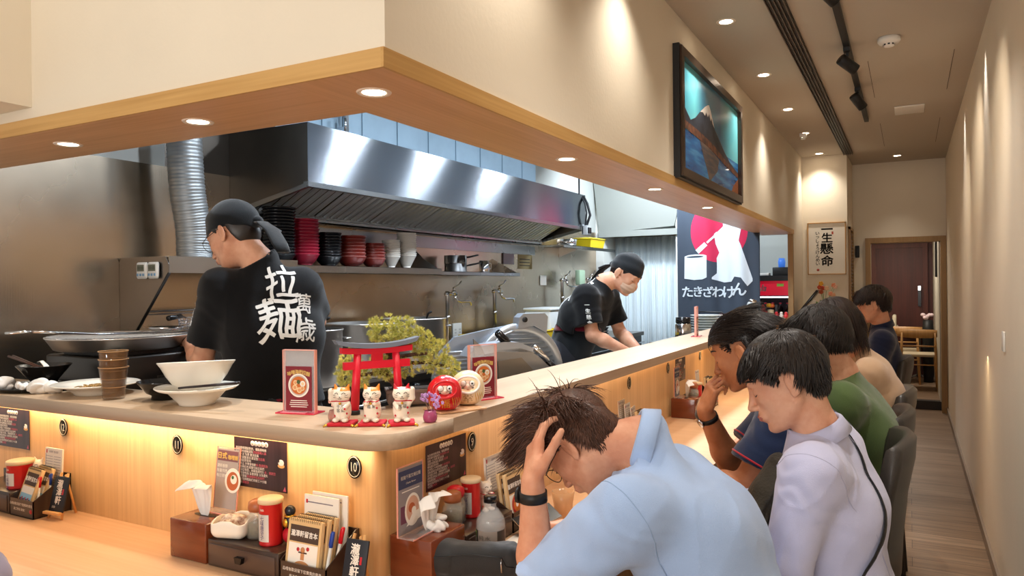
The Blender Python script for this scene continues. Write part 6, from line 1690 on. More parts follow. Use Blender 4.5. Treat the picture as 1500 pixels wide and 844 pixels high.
mb = MB(); mb.lathe([(0, 0), (.042, 0), (.045, .01), (.044, .15), (.034, .17), (0, .17)], 26); mb.build('body', mat('frosted_clear', 'DCE6EA', .12, alpha=.5), t); mb = MB(); mb.lathe([(0, .1705), (.038, .1705), (.038, .19), (.03, .20), (0, .20)], 26); mb.build('cap', m_chrome, t)
# lucky ornaments near the end
t = thing('lucky_ornament', 'cluster of gold and red lucky charms in a clear box at the ledge end', 'ornament', (-1.25, 7.86, BZ)); rr = random.Random(3)
mb = MB(); mb.ell((-.04, 0, .035), (.035, .03, .035)); mb.ell((-.07, 0, .09), (.022, .02, .045)); mb.build('doll', mat('doll_red', 'C03038', .4), t)
mb = MB(); mb.ell((-.01, 0, .125), (.03, .025, .022)); mb.build('gold_ingot', mat('ingot_yellow', 'E8B020', .3), t)
mb = MB(); mb.ell((.02, 0, .12), (.025, .02, .02)); mb.build('orange_fruit', mat('charm_orange', 'D86A30', .4), t)
mb = MB(); mb.lathe([(0, 0), (.032, 0), (.036, .02), (.032, .08), (0, .085)], 24, c=(.005, 0, 0)); mb.build('cream_pot', mat('charm_cream', 'D8C8A8', .4), t)
mb = MB(); mb.bbox(.045, .075, -.01, .01, 0, .13, .004); mb.build('black_tag', m_black, t)
for k, (x, c_) in enumerate(((.07, 'C82830'), (.10, 'E8E0D8'), (.125, 'D83A40'))):
    mb = MB(); mb.ell((0, 0, .022), (.02, .018, .022)); mb.ell((0, 0, .05), (.015, .014, .014)); o = mb.build('small_figurine', mat('fig_'+c_, c_, .35), label=['small red figurine beside the black charm tag', 'small white figurine right of the red one at the ledge end', 'small scarlet figurine, last on the ledge'][k], cat='figurine'); o.location = (-1.25+x+.02*k, 7.80-.02*k, BZ)
# till monitor and flowers at the column
t = thing('till_monitor', 'black till monitor tilted back beside the flowers at the end of the bar', 'monitor', (-.93, 8.24, 1.19)); 
M_ = TR(.0, 0, .10)@RY(math.radians(38)); mb = MB(); mb.bbox(-.012, .012, -.10, .10, -.16, .16, .005, M=M_); mb.build('screen', m_blackgloss, t); mb = MB(); mb.tube([(0, 0, -.085), (.03, 0, .04)], .012, 8); mb.box(-.08, .08, -.07, .07, -.09, -.083); mb.build('stand', m_black, t)
t = thing('till_counter', 'pale oak cabinet at the end of the bar against the column', 'cabinet', (0, 0, 0)); mb = MB(); mb.box(-1.04, -.72, 8.13, 8.8, 0, 1.08); mb.build('cabinet_body', m_panel, t); mb = MB(); mb.box(-1.045, -.70, 8.11, 8.82, 1.08, 1.106); mb.build('top', m_bar, t)
t = thing('orchid_vase', 'glass vase of orange, red and pink flowers in front of the calligraphy', 'flower vase', (-.80, 8.55, 1.1065)); rr = random.Random(11)
mb = MB(); mb.lathe([(0, 0), (.04, 0), (.045, .02), (.03, .10), (.035, .12), (.032, .12), (.027, .10), (.04, .02), (0, .01)], 24); mb.build('vase', mat('vase_green_glass', 'B8D0B8', .1, trans=.6, ior=1.3), t)
heads = [(-.035, 0, .38, 'F0B030'), (-.05, 0, .34, 'C8502C'), (-.02, .01, .33, 'C04028'), (-.035, 0, .29, 'C05A38'), (.02, 0, .33, 'F0C8A0'), (.09, 0, .36, 'E8906A'), (.105, 0, .345, 'F4C8B0'), (.06, 0, .27, 'F0A080'), (.085, .0, .255, 'F0B890'), (-.11, 0, .18, 'EDE6DC'), (-.14, 0, .15, 'EDE6DC')]
mb = MB()
for x, y, z, c_ in heads: mb.tube([(0, 0, .08), (x*.4, y, z*.6), (x, y, z)], .0022, 6)
mb.build('stems', mat('stem_green', '6A8A4A', .7), t)
for x, y, z, c_ in heads:
    mb = MB()
    for p in range(5):
        a = 2*PI*p/5+x*40; mb.ell((x+.014*math.cos(a), y-.004, z+.014*math.sin(a)), (.012, .004, .012), 10, 6)
    mb.ell((x, y-.008, z), (.006, .005, .006), 8, 6); mb.build('blossom', mat('petal_'+c_, c_, .6), t)
mb = MB()
for k in range(10):
    a = rr.random()*2*PI; L_ = .10+.05*rr.random(); M_ = TR(0, 0, .10)@RZ(a)@RY(math.radians(30+30*rr.random())); mb.ell((0, 0, L_/2), (.012, .002, L_/2), 8, 8, M=M_)
mb.build('leaves', mat('leaf_green', '5C8A3C', .6), t)
mb = MB(); mb.bbox(-.98, -.955, 8.14, 8.155, 1.1065, 1.22, .003); mb.build('wooden_tag_stand', mat('stand_brown', '4A3A30', .6), label='small brown upright stand by the till monitor', cat='sign')
# ================================================================ things on the dining top
TZ = .7505
m_lacq = mat('tissue_box_lacquer', '7A3A1E', .22, coat=.5, var=.25, vscale=(3, 3, 30)); m_dkbox = mat('organiser_dark', '3A2A22', .3, coat=.3); m_dkbox2 = mat('organiser_front', '4A3830', .3, coat=.3)
m_kraft = mat('kraft_card', 'D8B480', .8); m_paper = mat('paper_white', 'F0E8DC', .8); m_plastred = mat('lid_red', 'C8202A', .3); m_canred = mat('can_red', 'C42020', .3, .2); m_lidcream = mat('lid_cream', 'E2C8A0', .5)
m_glass = mat('jar_glass', 'D8D0C0', .05, alpha=.20, coat=.6); m_spice = mat('spice_mix', '5A5A34', .9, var=.7, vscale=(300, 300, 300), col2='3A2418')
SETM = lambda ox, oy, side: (TR(ox, oy, TZ) if side == 'F' else TR(ox, oy, TZ)@RZ(PI/2))
def local(ox, oy, side, x, y, z=0.):
    v = SETM(ox, oy, side)@Vector((x, y, z)); return v
def sub_rot(side, rz=0.): return rz+(0 if side == 'F' else PI/2)
def tissue_box(ox, oy, side, x, label, tlabel, w=.147, d=.122, h=.108, tissue=True):
    t = thing('tissue_box', label, 'tissue box', local(ox, oy, side, x, 0), sub_rot(side))
    mb = MB(); mb.bbox(0, w, 0, d, 0, h, .003); mb.build('box_body', m_lacq, t)
    mb = MB(); pts = [(w/2+.045*math.cos(a), d/2+.012*math.sin(a), h+.0006) for a in np.linspace(0, 2*PI, 24, endpoint=False)]; mb.add(pts, [tuple(range(24))], 0, False); mb.build('slot', m_black, t)
    if tissue:
        # a pulled-up paper sheet: folded cone
        n = 30; m = 16; vs = []; fs = []
        for j in range(m+1):
            v_ = j/m
            for i in range(n+1):
                u = -1+2*i/n
                x_ = w/2+u*(.008+.062*v_**.6)-.018*v_+.004*math.sin(3*v_+u); fl = .010*v_*math.sin(u*5.5+1)+.006*v_*math.sin(u*11+4*v_)
                up_ = .105*math.sin(min(v_*1.5, 1)*PI/2)-.030*max(0, v_-.62)*(1.4-u)-.014*v_*u*u
                y_ = d/2-.004+fl-.022*v_-.045*max(0, v_-.6); z_ = h-.004+up_+.004*math.sin(4*u+5*v_)*v_
                vs.append((x_, y_, z_))
        for j in range(m):
            for i in range(n): fs.append((j*(n+1)+i, j*(n+1)+i+1, (j+1)*(n+1)+i+1, (j+1)*(n+1)+i))
        mb = MB(); mb.add(vs, fs, 0, True); M = SETM(ox, oy, side)@TR(x, 0, 0)
        o = mb.build('paper_tissue', mat('tissue_paper', 'ECE8E2', .9), label=tlabel, cat='tissue'); o.matrix_world = M
        sm = o.modifiers.new('s', 'SOLIDIFY'); sm.thickness = .0012; sm2 = o.modifiers.new('d', 'SUBSURF'); sm2.levels = 1; sm2.render_levels = 1
    return t
def drawer_box(ox, oy, side, x, label, w=.262, d=.122, h=.072):
    t = thing('drawer_organiser', label, 'drawer box', local(ox, oy, side, x, 0), sub_rot(side))
    mb = MB(); mb.bbox(0, w, 0, d, 0, h, .003); mb.box(.003, w-.003, d-.006, d, h, h+.03); mb.build('case', m_dkbox, t)
    mb = MB(); mb.bbox(.010, w-.010, -.003, .004, .008, h-.010, .0015); dr = mb.build('drawer', m_dkbox2, t)
    mb = MB(); mb.prism([(w/2-.014, h*.62), (w/2+.014, h*.62), (w/2+.010, h*.40), (w/2-.010, h*.40)], 0, .012, M=Matrix(((1, 0, 0, 0), (0, 0, -1, -.003), (0, 1, 0, 0), (0, 0, 0, 1)))); mb.build('drawer_pull', m_blackgloss, dr)
    return t
def holder(ox, oy, side, x, label, w=.135, d=.125, hf=.058, hb=.125):
    t = thing('leaflet_holder', label, 'leaflet holder', local(ox, oy, side, x, 0), sub_rot(side))
    PYZ = Matrix(((0, 0, 1, 0), (1, 0, 0, 0), (0, 1, 0, 0), (0, 0, 0, 1)))
    mb = MB()
    for xx in (0, w-.003): mb.prism([(0, 0), (d, 0), (d, hb), (d-.012, hb), (.0, hf)], 0, .003, M=TR(xx, 0, 0)@PYZ)
    mb.box(0, w, 0, .003, 0, hf); mb.box(0, w, d-.003, d, 0, hb); mb.box(0, w, 0, d, 0, .003); mb.build('case', m_dkbox, t)
    mb = MB()
    F_ = lambda x_, z_: Matrix(((1, 0, 0, x_), (0, 0, -1, -.0006), (0, 1, 0, z_), (0, 0, 0, 1)))
    put_text(mb, '品嚐後歡迎留下您寶貴的意見', .0100, F_(w/2-.002, hf-.016), off=.02); put_text(mb, '員工參訪 謝謝！', .0100, F_(w/2-.012, hf-.033), off=.02); mb.build('front_lettering', m_paper, t)
    mb = MB(); mb.lathe([(0, 0), (.007, 0), (.007, .0006), (0, .0006)], 20, M=TR(w-.014, 0, hf-.034)@RX(PI/2)); mb.build('red_disc', m_catred, t)
    return t
def notebook(ox, oy, side, x, y, z, rx, label, kind=0, w=.098, h=.135, rzo=0.):
    t = thing('guest_notebook', label, 'notebook', local(ox, oy, side, x, y, z), 0)
    t.rotation_euler = (Matrix.Rotation(sub_rot(side)+rzo, 4, 'Z')@RX(rx)).to_euler()
    mb = MB(); mb.bbox(0, w, 0, .0115, 0, h, .0022, seg=2); mb.build('pages', mat('page_edges', 'E6C898', .8), t)
    mb = MB(); mb.prism([(.004, 0), (w-.004, 0), (w, .004), (w, h-.004), (w-.004, h), (.004, h), (0, h-.004), (0, .004)], 0, .0012, M=Matrix(((1, 0, 0, 0), (0, 0, -1, 0), (0, 1, 0, 0), (0, 0, 0, 1)))); mb.build('cover', m_kraft, t)
    F_ = lambda x_, z_, d=0.: Matrix(((1, 0, 0, x_), (0, 0, -1, -.0014-d), (0, 1, 0, z_), (0, 0, 0, 1)))
    Q = lambda mb, x0, x1, z0, z1, mi, d=0.: mb.box(x0, x1, -.0016-d, -.0013-d, z0, z1, mi)
    mb = MB(); Q(mb, .008, w-.008, h*.55, h*.88, 0)
    put_text(mb, '瀧澤軒留言本', .0162, F_(w/2, h*.715, .0005), off=.03, mi=1, sx=.92)
    if kind == 0:
        Q(mb, .008, w-.008, .008, h*.52, 1)
        for a in ((-.016, .0), (.016, .004)): mb.lathe([(0, 0), (.005, 0), (.005, .0004), (0, .0004)], 18, M=TR(w/2+a[0], -.0017, h*.40+a[1])@RX(PI/2), mi=2)
        Q(mb, w/2-.006, w/2+.006, h*.20, h*.38, 3, .0004); Q(mb, w/2-.014, w/2+.014, h*.33, h*.36, 0, .0005); mb.lathe([(0, 0), (.007, 0), (.007, .0004), (0, .0004)], 18, M=TR(w/2, -.0021, h*.40)@RX(PI/2), mi=3)
        pts = [(w/2+.026*math.cos(a), .008+.014*math.sin(a)) for a in np.linspace(0, PI, 14)]; mb.prism(pts, 0, .0004, M=Matrix(((1, 0, 0, 0), (0, 0, -1, -.0016), (0, 1, 0, 0), (0, 0, 0, 1))), mi=3)
    elif kind == 1:
        Q(mb, .008, w-.008, .008, h*.52, 4)
        for k in range(7): mb.box(.012+.011*k, .019+.011*k, -.0021, -.0016, .012+.003*(k % 3), .026+.004*(k % 2), 2 if k % 2 else 0)
        Q(mb, .008, w-.008, h*.34, h*.52, 1, .0003)
    else:
        Q(mb, .008, w-.008, .008, h*.52, 1); C = lambda r, mi, d, z=h*.27, ry=1.: mb.add([(w/2+r*math.cos(a), -.0017-d, z+r*ry*math.sin(a)) for a in np.linspace(0, 2*PI, 26, endpoint=False)], [tuple(reversed(range(26)))], mi, False)
        C(.033, 3, .0002); C(.029, 2, .0004); C(.022, 5, .0006); C(.008, 1, .0008)
        mb.add([(w/2-.016, -.0026, h*.33), (w/2+.014, -.0026, h*.33), (w/2, -.0026, h*.58)], [(0, 1, 2)], 0, False)
    mb.build('cover_print', [mat('cover_umber', '4A382C', .7), m_paper, m_catred, mat('print_tan', 'C88A58', .7), mat('print_sky', '9CC8E0', .7), mat('print_orange', 'D8742C', .6)], t)
    mb = MB()
    for k in range(16): mb.tube([(.008+k*(w-.016)/15, .004+.007*math.cos(a), h-.002+.006*math.sin(a)) for a in np.linspace(0, 2*PI, 10, endpoint=False)], .0006, 4, closed=True)
    mb.build('spiral_binding', m_black, t)
    return t
def order_pad(ox, oy, side, x, y, z, rx, label, w=.092, h=.155, th=.004, rzo=0., group=None, bare=False):
    t = thing('order_pad', label, 'paper pad', local(ox, oy, side, x, y, z), 0, group); t.rotation_euler = (Matrix.Rotation(sub_rot(side)+rzo, 4, 'Z')@RX(rx)).to_euler()
    mb = MB(); mb.box(0, w, 0, th, 0, h); mb.build('sheets', m_paper, t)
    mb = MB()
    if not bare:
        put_text(mb, '瀧澤軒 點餐單', .0085, Matrix(((1, 0, 0, w*.5), (0, 0, -1, -.0003), (0, 1, 0, h-.012), (0, 0, 0, 1))), off=.01)
        for k in range(13):
            z_ = h-.028-k*.0088; mb.box(.006, w*.46, -.0004, -.0001, z_, z_+.0012); mb.box(w*.52, w-.008, -.0004, -.0001, z_, z_+.0012)
        mb.box(.004, .006, -.0004, -.0001, .01, h-.02); mb.box(.006, .012, -.0005, -.0001, h-.018, h-.006, 1)
    else: mb.box(.01, w-.02, -.0004, -.0001, h-.02, h-.017); mb.box(.006, .012, -.0005, -.0001, h-.022, h-.012, 1)
    mb.build('print', [mat('print_greyblue', '8A8088', .8), m_catred], t)
    return t
def pen(p, d, label, cb, cc, L=.13, parent=None):
    t = thing('ballpoint_pen', label, 'pen', p); M = frame((0, 0, 0), Vector(d).cross(Vector((.3, 1, .1))), d)
    mb = MB(); mb.lathe([(0, 0), (.002, .004), (.0045, .014), (.0045, L*.72), (0, L*.72)], 12, M=M); mb.build('barrel', cb, t)
    mb = MB(); mb.lathe([(0, L*.722), (.0052, L*.722), (.0052, L), (.004, L+.004), (0, L+.004)], 12, M=M); mb.box(-.001, .001, .005, .007, L*.76, L, M=M); mb.build('cap', cc, t)
    return t
m_penw = mat('pen_white', 'E4E2DC', .35); m_penb = mat('pen_blue', '2A4AA8', .35); m_penr = mat('pen_red', 'D01828', .35)
def easel(ox, oy, side, x, label, y=.03, rz=0.):
    t = thing('easel_sign', label, 'easel sign', local(ox, oy, side, x, y), sub_rot(side, rz)); RXm = RX(math.radians(-14))
    mb = MB(); mb.bbox(0, .066, -.004, .002, .022, .135, .0015, M=RXm); mb.build('board', mat('board_slate', '1E2028', .5), t)
    mb = MB()
    for a, b_ in (((.002, .000, 0), (.018, .038, .142)), ((.064, .000, 0), (.048, .038, .142)), ((.033, .075, 0), (.033, .040, .135))): mb.tube([a, b_], .0042, 6)
    mb.bbox(-.004, .070, -.016, -.002, .018, .026, .001); mb.build('easel_frame', mat('easel_wood', 'D8A468', .6), t)
    mb = MB()
    for i, (ch, s_) in enumerate((('瀧', .028), ('澤', .026), ('軒', .028))): put_text(mb, ch, s_, RXm@Matrix(((1, 0, 0, .030+.002*i), (0, 0, -1, -.0044), (0, 1, 0, .112-.026*i), (0, 0, 0, 1))), off=.03)
    put_text(mb, '拉麵', .008, RXm@Matrix(((1, 0, 0, .020), (0, 0, -1, -.0044), (0, 1, 0, .038), (0, 0, 0, 1))), off=.02)
    mb.box(.047, .053, -.0046, -.004, .078, .096, 1, M=RXm); mb.build('lettering', [m_paper, m_catred], t)
def spice_jar(p, label, lidm=None):
    t = thing('spice_jar', label, 'spice jar', p, scale=1.2); mb = MB(); mb.lathe([(0, 0), (.022, 0), (.025, .004), (.025, .046), (.019, .054), (.019, .060), (.017, .060), (.017, .053), (.0225, .045), (.0225, .005), (0, .004)], 30); mb.build('glass', m_glass, t)
    mb = MB(); mb.lathe([(0, .0045), (.022, .0045), (.022, .034), (0, .036)], 24); mb.build('spice', m_spice, t)
    mb = MB(); mb.lathe([(0, .0602), (.020, .0602), (.022, .068), (.020, .080), (.012, .085), (0, .086)], 26); mb.build('lid', lidm or mat('jar_lid_wood', 'A86038', .4), t)
def spice_can(p, label, r=.030, h=.113):
    t = thing('seasoning_can', label, 'seasoning can', p); mb = MB(); mb.lathe([(0, 0), (r, 0), (r+.001, .003), (r, .006), (r, h-.008), (r+.001, h-.006), (r, h-.004), (0, h-.004)], 32); mb.build('can', m_canred, t)
    mb = MB(); mb.lathe([(0, h-.004), (r+.003, h-.004), (r+.003, h+.006), (r+.001, h+.008), (0, h+.008)], 32); mb.build('lid', m_lidcream, t)
    mb = MB(); n = 16; vs = []; fs = []
    for i in range(n+1):
        a = -PI/2-.62+1.24*i/n; 
        for z in (.012, h-.030): vs.append(((r+.0012)*math.cos(a), (r+.0012)*math.sin(a), z))
    for i in range(n): fs.append((2*i, 2*i+2, 2*i+3, 2*i+1))
    mb.add(vs, fs, 0, True)
    for i, ch in enumerate('七味唐辛子'):
        vs_, fs_ = text_geo(ch, .0135, .02); mb.add([((r+.0018)*math.cos(-PI/2+v.x/r), (r+.0018)*math.sin(-PI/2+v.x/r), h-.040-.0125*i+v.y) for v in vs_], fs_, 1, False)
    vs_, fs_ = text_geo('GABAN', .007, .02) if False else text_geo('S&B', .008, .02)
    mb.add([((r+.0014)*math.cos(-PI/2+v.x/r), (r+.0014)*math.sin(-PI/2+v.x/r), h-.018+v.y) for v in vs_], fs_, 2, False)
    mb.build('label', [mat('can_label', 'D8D4D0', .3, .4), mat('can_print', '5A4A78', .5), m_paper], t)
# printed dark notice posters
def poster(loc, side, w, h, label):
    t = thing('notice_poster', label, 'poster', loc, 0 if side == 'F' else PI/2)
    mb = MB(); mb.box(0, w, -.0012, 0, 0, h); mb.build('sheet', mat('poster_dark_wood', '3A2428', .35, var=.4, vscale=(60, 3, 3), coat=.3), t)
    mb = MB(); rr = random.Random(5); F_ = lambda x_, z_: Matrix(((1, 0, 0, x_), (0, 0, -1, -.0015), (0, 1, 0, z_), (0, 0, 0, 1)))
    for i, ch in enumerate('貼心小叮嚀'):
        mb.lathe([(0, 0), (.0075, 0), (.0075, .0003), (0, .0003)], 18, M=TR(w*.36+i*.0135, -.0013, h-.014)@RX(PI/2), mi=0); put_text(mb, ch, .010, F_(w*.36+i*.0135, h-.014)@TR(0, 0, .0004), off=.01, mi=2)
    rows = ['本店使用現點現做，餐點請稍候', '若有食材過敏請先告知服務人員', '加麵一次 免費 請洽店員', '湯頭可調整濃淡 歡迎告知店員', '餐點請趁熱享用', '店內禁止 外帶食物飲料 敬請配合', '加點請將紅色菜單交給店員們', '店內座位有限，用餐後請勿久坐，謝謝您', '請將隨身物品 妥善保管 以免遺失', '如有需要服務請隨時告知我們', '最後加點時間為打烊前三十分鐘', '祝您用餐愉快']
    dz = (h-.034)/len(rows)
    for i, r_ in enumerate(rows):
        k = rr.randint(3, len(r_)-3); z = h-.030-i*dz; s_ = dz*.98
        vs, fs = text_geo(r_[:k], s_, .03, align='LEFT'); mb.add([F_(.007, z)@v for v in vs], fs, 0, False); wd = max(v.x for v in vs)
        vs, fs = text_geo(r_[k:], s_, .03, align='LEFT'); mb.add([F_(.007+wd+.001, z)@v for v in vs], fs, 1 if i % 2 else 0, False)
    mb.ell((w-.022, -.0015, h*.52), (.013, .0006, .006), mi=3); mb.ell((w-.022, -.0018, h*.585), (.011, .0006, .009), mi=0); mb.ell((w-.030, -.0019, h*.61), (.003, .0006, .004), mi=2)
    mb.add([(w-.016, -.0016, .004), (w-.004, -.0016, .004), (w-.008, -.0016, .018)], [(0, 1, 2)], 1, False)
    mb.build('print', [mat('poster_text_white', 'F2E6DC', .6), mat('poster_text_pink', 'D06070', .6), mat('poster_ink', '3A2428', .6), mat('poster_tan', 'E0A868', .6)], t)
poster((-1.732, 1.5044, .930), 'F', .208, .141, 'dark printed notice poster between plaques 11 and 10')
poster((-2.985, 1.5044, .930), 'F', .208, .141, 'dark printed notice poster at the left frame edge beside plaque 12')
poster((-1.1994, 1.705, .922), 'R', .212, .130, 'dark printed notice poster left of plaque 9')
poster((-1.1994, 4.215, .925), 'R', .212, .135, 'dark printed notice poster far along the counter above the second tissue box')
# acrylic leaflet frames
def leaflet(loc, side, label, kind, w=.100, h=.150, lean=-6):
    t = thing('leaflet_stand', label, 'menu stand', loc, 0); t.rotation_euler = (Matrix.Rotation(0 if side == 'F' else PI/2, 4, 'Z')@RX(math.radians(lean))).to_euler()
    mb = MB(); mb.box(0, w, -.0015, .0015, 0, h); mb.box(0, w, -.05, -.0015, 0, .002); mb.build('clear_panel', m_acr, t)
    mb = MB()
    for a in ((0, w, h-.0015, h), (0, .0015, 0, h), (w-.0015, w, 0, h)): mb.box(a[0], a[1], -.0019, .0019, a[2], a[3])
    mb.box(0, w, -.051, -.0495, 0, .003); mb.build('panel_edges', m_acr_edge, t)
    mb = MB(); Q = lambda x0, x1, z0, z1, mi, d=0.: mb.box(x0, x1, -.0021-d, -.0018-d, z0, z1, mi)
    C = lambda x, z, r, mi, d, ry=1.: mb.add([(x+r*math.cos(a), -.0022-d, z+r*ry*math.sin(a)) for a in np.linspace(0, 2*PI, 28, endpoint=False)], [tuple(reversed(range(28)))], mi, False)
    F_ = lambda x_, z_: Matrix(((1, 0, 0, x_), (0, 0, -1, -.0028), (0, 1, 0, z_), (0, 0, 0, 1)))
    if kind == 0:
        Q(.004, w-.004, .004, h-.006, 0); Q(.006, w-.006, h-.040, h-.010, 1, .0002); put_text(mb, '日式', .020, F_(.026, h-.025), off=.05, mi=2); put_text(mb, '咖哩飯', .014, F_(.070, h-.028), off=.04, mi=2)
        for r_ in range(3): put_text(mb, ['濃郁香醇', '限量供應', '每日現煮'][r_], .011, F_(.028, h-.054-.014*r_), off=.01, mi=3)
        C(.074, h*.48, .032, 3, .0003, 1.1); C(.074, h*.47, .024, 4, .0005, 1.1); C(.078, h*.50, .013, 3, .0007); C(.074, h*.53, .005, 5, .0009)
    else:
        Q(.004, w-.004, .004, h-.004, 6); Q(.004, w-.004, h-.058, h-.012, 7, .0002); put_text(mb, '瓶龍千層叉燒拉麵', .0108, F_(w/2, h-.030), off=.01, mi=3); put_text(mb, 'Chashu Ramen', .007, F_(w/2, h-.046), off=.01, mi=3, shear=.3)
        Q(.018, w-.018, h-.068, h-.066, 3, .0003); Q(.012, .055, .03, .075, 8, .0002)
        C(w*.56, h*.33, .034, 3, .0004, 1.25); C(w*.56, h*.34, .027, 9, .0006, 1.25); C(w*.52, h*.36, .014, 4, .0008, .9); C(w*.6, h*.31, .010, 3, .001); mb.add([(w*.3, -.0034, .02), (w*.9, -.0034, .03), (w*.95, -.0034, .055), (w*.55, -.0034, .05)], [(0, 1, 2, 3)], 3, False)
    mb.build('printed_sheet', [mat('sheet_tan', 'A89C98', .6), mat('sheet_maroon', '7A5058', .6), mat('sheet_gold', 'D8B060', .5), m_paper, mat('curry_orange', 'B86038', .5), mat('leaf_dark', '3A6A40', .5), mat('sheet_grey', '8E8688', .6), mat('sheet_navy', '3A4468', .6), mat('sheet_plum', '6A3A50', .6), mat('broth_pink', 'D8A890', .5)], t)
# ------------------------------------------------ middle set (plaques 11 / 10)
S2 = (-1.838, 1.368, 'F')
tissue_box(*S2, 0, 'brown lacquered tissue box between plaque 11 and the drawer box', 'white tissue pulled up from the middle tissue box')
leaflet((-1.797, 1.482, .861), 'F', 'clear acrylic stand with curry leaflet on the middle tissue box', 0, w=.096, h=.178)
drawer_box(*S2, .155, 'dark drawer organiser with black pull in front of plaque 10')
holder(*S2, .422, 'dark leaflet holder with guest notebooks in front of plaque 10', w=.155)
notebook(*S2, .430, .010, .040, math.radians(-9), 'front guest notebook in the holder, white cover with small chef drawing', 0, w=.112, h=.122)
notebook(*S2, .436, .028, .038, math.radians(-10), 'middle guest notebook in the holder before plaque 10', 0, w=.110, h=.126)
notebook(*S2, .442, .046, .036, math.radians(-11), 'rearmost guest notebook in the holder before plaque 10', 0, w=.108, h=.128)
order_pad(*S2, .425, .082, .05, math.radians(-2), 'front white order pad standing behind the middle guest notebooks', w=.118, h=.155, bare=True)
order_pad(*S2, .438, .098, .05, math.radians(-2), 'rear white order pad standing behind the middle guest notebooks', w=.120, h=.160, bare=True)
pen(local(*S2, .552, .022, .012), (.10, .15, 1), 'white pen with blue cap in the middle leaflet holder', m_penw, m_penb, .125)
pen(local(*S2, .556, .045, .012), (.12, .20, 1), 'white pen with red cap in the middle leaflet holder', m_penw, m_penr, .13)
easel(*S2, .612, 'small slate easel sign right of the middle leaflet holder', y=.01, rz=.05)
DZ = .0725
t = thing('toothpick_dish', 'square white porcelain dish of sachets on the middle drawer box', 'dish', local(*S2, .200, .056, DZ), .3, scale=1.32); md = Model(); md.u(RBox((0, 0, .024), (.040, .040, .024), .018), .01); md.sub(RBox((0, 0, .046), (.0355, .0355, .036), .016), .003); md.isect(Fn(lambda P: P[:, 2]-.038-.006*np.cos(4*np.arctan2(P[:, 1], P[:, 0])), (0, 0, 0), 99), .002)
v, q = md.mesh(.0022); np_mesh('dish_body', v, q, m_porc, t)
crumple((0, 0, .024), .027, 90, .45, 'sachets', mat('sachet_mix', 'E8D8C4', .8, var=.7, vscale=(90, 90, 90), col2='8A5A48'), parent=t, h=.0025)
spice_jar(local(*S2, .268, .072, DZ), 'glass spice jar with wooden lid on the middle drawer box')
spice_can(local(*S2, .338, .052, DZ), 'tall red seasoning can with cream lid on the middle drawer box')
t = thing('charm_figurine', 'small black and gold lucky figurine behind the middle guest notebooks', 'figurine', local(*S2, .385, .075, DZ)); mb = MB(); mb.ell((0, 0, .022), (.022, .020, .022)); mb.build('base', m_catred, t)
mb = MB(); mb.ell((0, 0, .058), (.018, .016, .022)); mb.ell((0, 0, .086), (.015, .014, .014)); mb.build('body', mat('charm_black', '1A2028', .25), t); mb = MB(); mb.ell((-.004, -.013, .056), (.010, .006, .012)); mb.ell((.012, -.008, .066), (.006, .006, .009)); mb.tube([(.013*math.cos(a), -.002+.012*math.sin(a), .074) for a in np.linspace(0, 2*PI, 16, endpoint=False)], .003, 6, closed=True); mb.build('gold_trim', m_gold, t)
# ------------------------------------------------ left set (plaque 12)
S1 = (-3.086, 1.378, 'F')
drawer_box(*S1, .155, 'dark drawer organiser at the left frame edge')
holder(*S1, .422, 'dark leaflet holder with guest notebooks under plaque 12')
notebook(*S1, .424, .018, .030, math.radians(-20), 'front guest notebook under plaque 12 with blue picture cover', 1, h=.125, rzo=-.12)
notebook(*S1, .434, .046, .030, math.radians(-20), 'rear guest notebook in the holder under plaque 12', 1, h=.125, rzo=-.12)
order_pad(*S1, .448, .094, .030, math.radians(-3), 'stack of printed order sheets standing under plaque 12', w=.098, h=.178, th=.006)
pen(local(*S1, .520, .030, .010), (.02, .12, 1), 'thick red marker in the holder under plaque 12', m_penw, m_penr, .115); pen(local(*S1, .528, .060, .010), (.06, .10, 1), 'blue capped pen in the holder under plaque 12', m_penw, m_penb, .12)
easel(*S1, .578, 'small slate easel sign to the right of the left leaflet holder', y=.035, rz=.10)
spice_can(local(*S1, .372, .060, DZ), 'wide red seasoning can with cream lid at the left frame edge', r=.040, h=.085)
lucky_cat(local(*S1, .405, .105, DZ), .2, 'small white lucky cat half hidden behind the left guest notebooks', 'B', m_pearl, '福')
# ------------------------------------------------ right set (plaque 9)
S3 = (-1.062, 1.530, 'R')
tissue_box(*S3, 0, 'brown tissue box just around the counter corner', 'white tissue rising from the corner tissue box', w=.16, d=.13)
leaflet((-1.150, 1.508, .861), 'R', 'clear acrylic stand with grey and navy ramen leaflet at the counter corner', 1, w=.112, h=.178, lean=0)
drawer_box(*S3, .168, 'dark drawer organiser under plaque 9')
holder(*S3, .435, 'dark leaflet holder with guest notebooks by the plastic bottle')
notebook(*S3, .440, .012, .036, math.radians(-8), 'front guest notebook with ramen bowl cover beside the raised forearm', 2)
notebook(*S3, .444, .034, .036, math.radians(-9), 'rear guest notebook behind the ramen bowl cover', 2)
order_pad(*S3, .440, .092, .05, math.radians(-3), 'white printed order pad standing under plaque 9', w=.13, h=.165, th=.006)
spice_jar(local(*S3, .215, .075, DZ), 'glass spice jar with wooden lid on the corner drawer box')
spice_jar(local(*S3, .262, .095, DZ), 'glass jar with bright red lid behind the wooden lidded jar', m_plastred)
spice_can(local(*S3, .325, .082, DZ), 'red seasoning can with cream lid behind the plastic bottle', r=.028, h=.105)
lucky_cat(local(*S3, .390, .072, DZ), 1.2, 'white lucky cat with red collar beside the red seasoning can', 'B', m_pearl, '福')
crumple(local(*S3, .085, .045, .118), .026, 71, .5, label='crumpled paper on top of the corner tissue box')
crumple(local(*S3, .135, .070, .122), .020, 72, .6, label='small crumpled paper beside the plastic bottle')
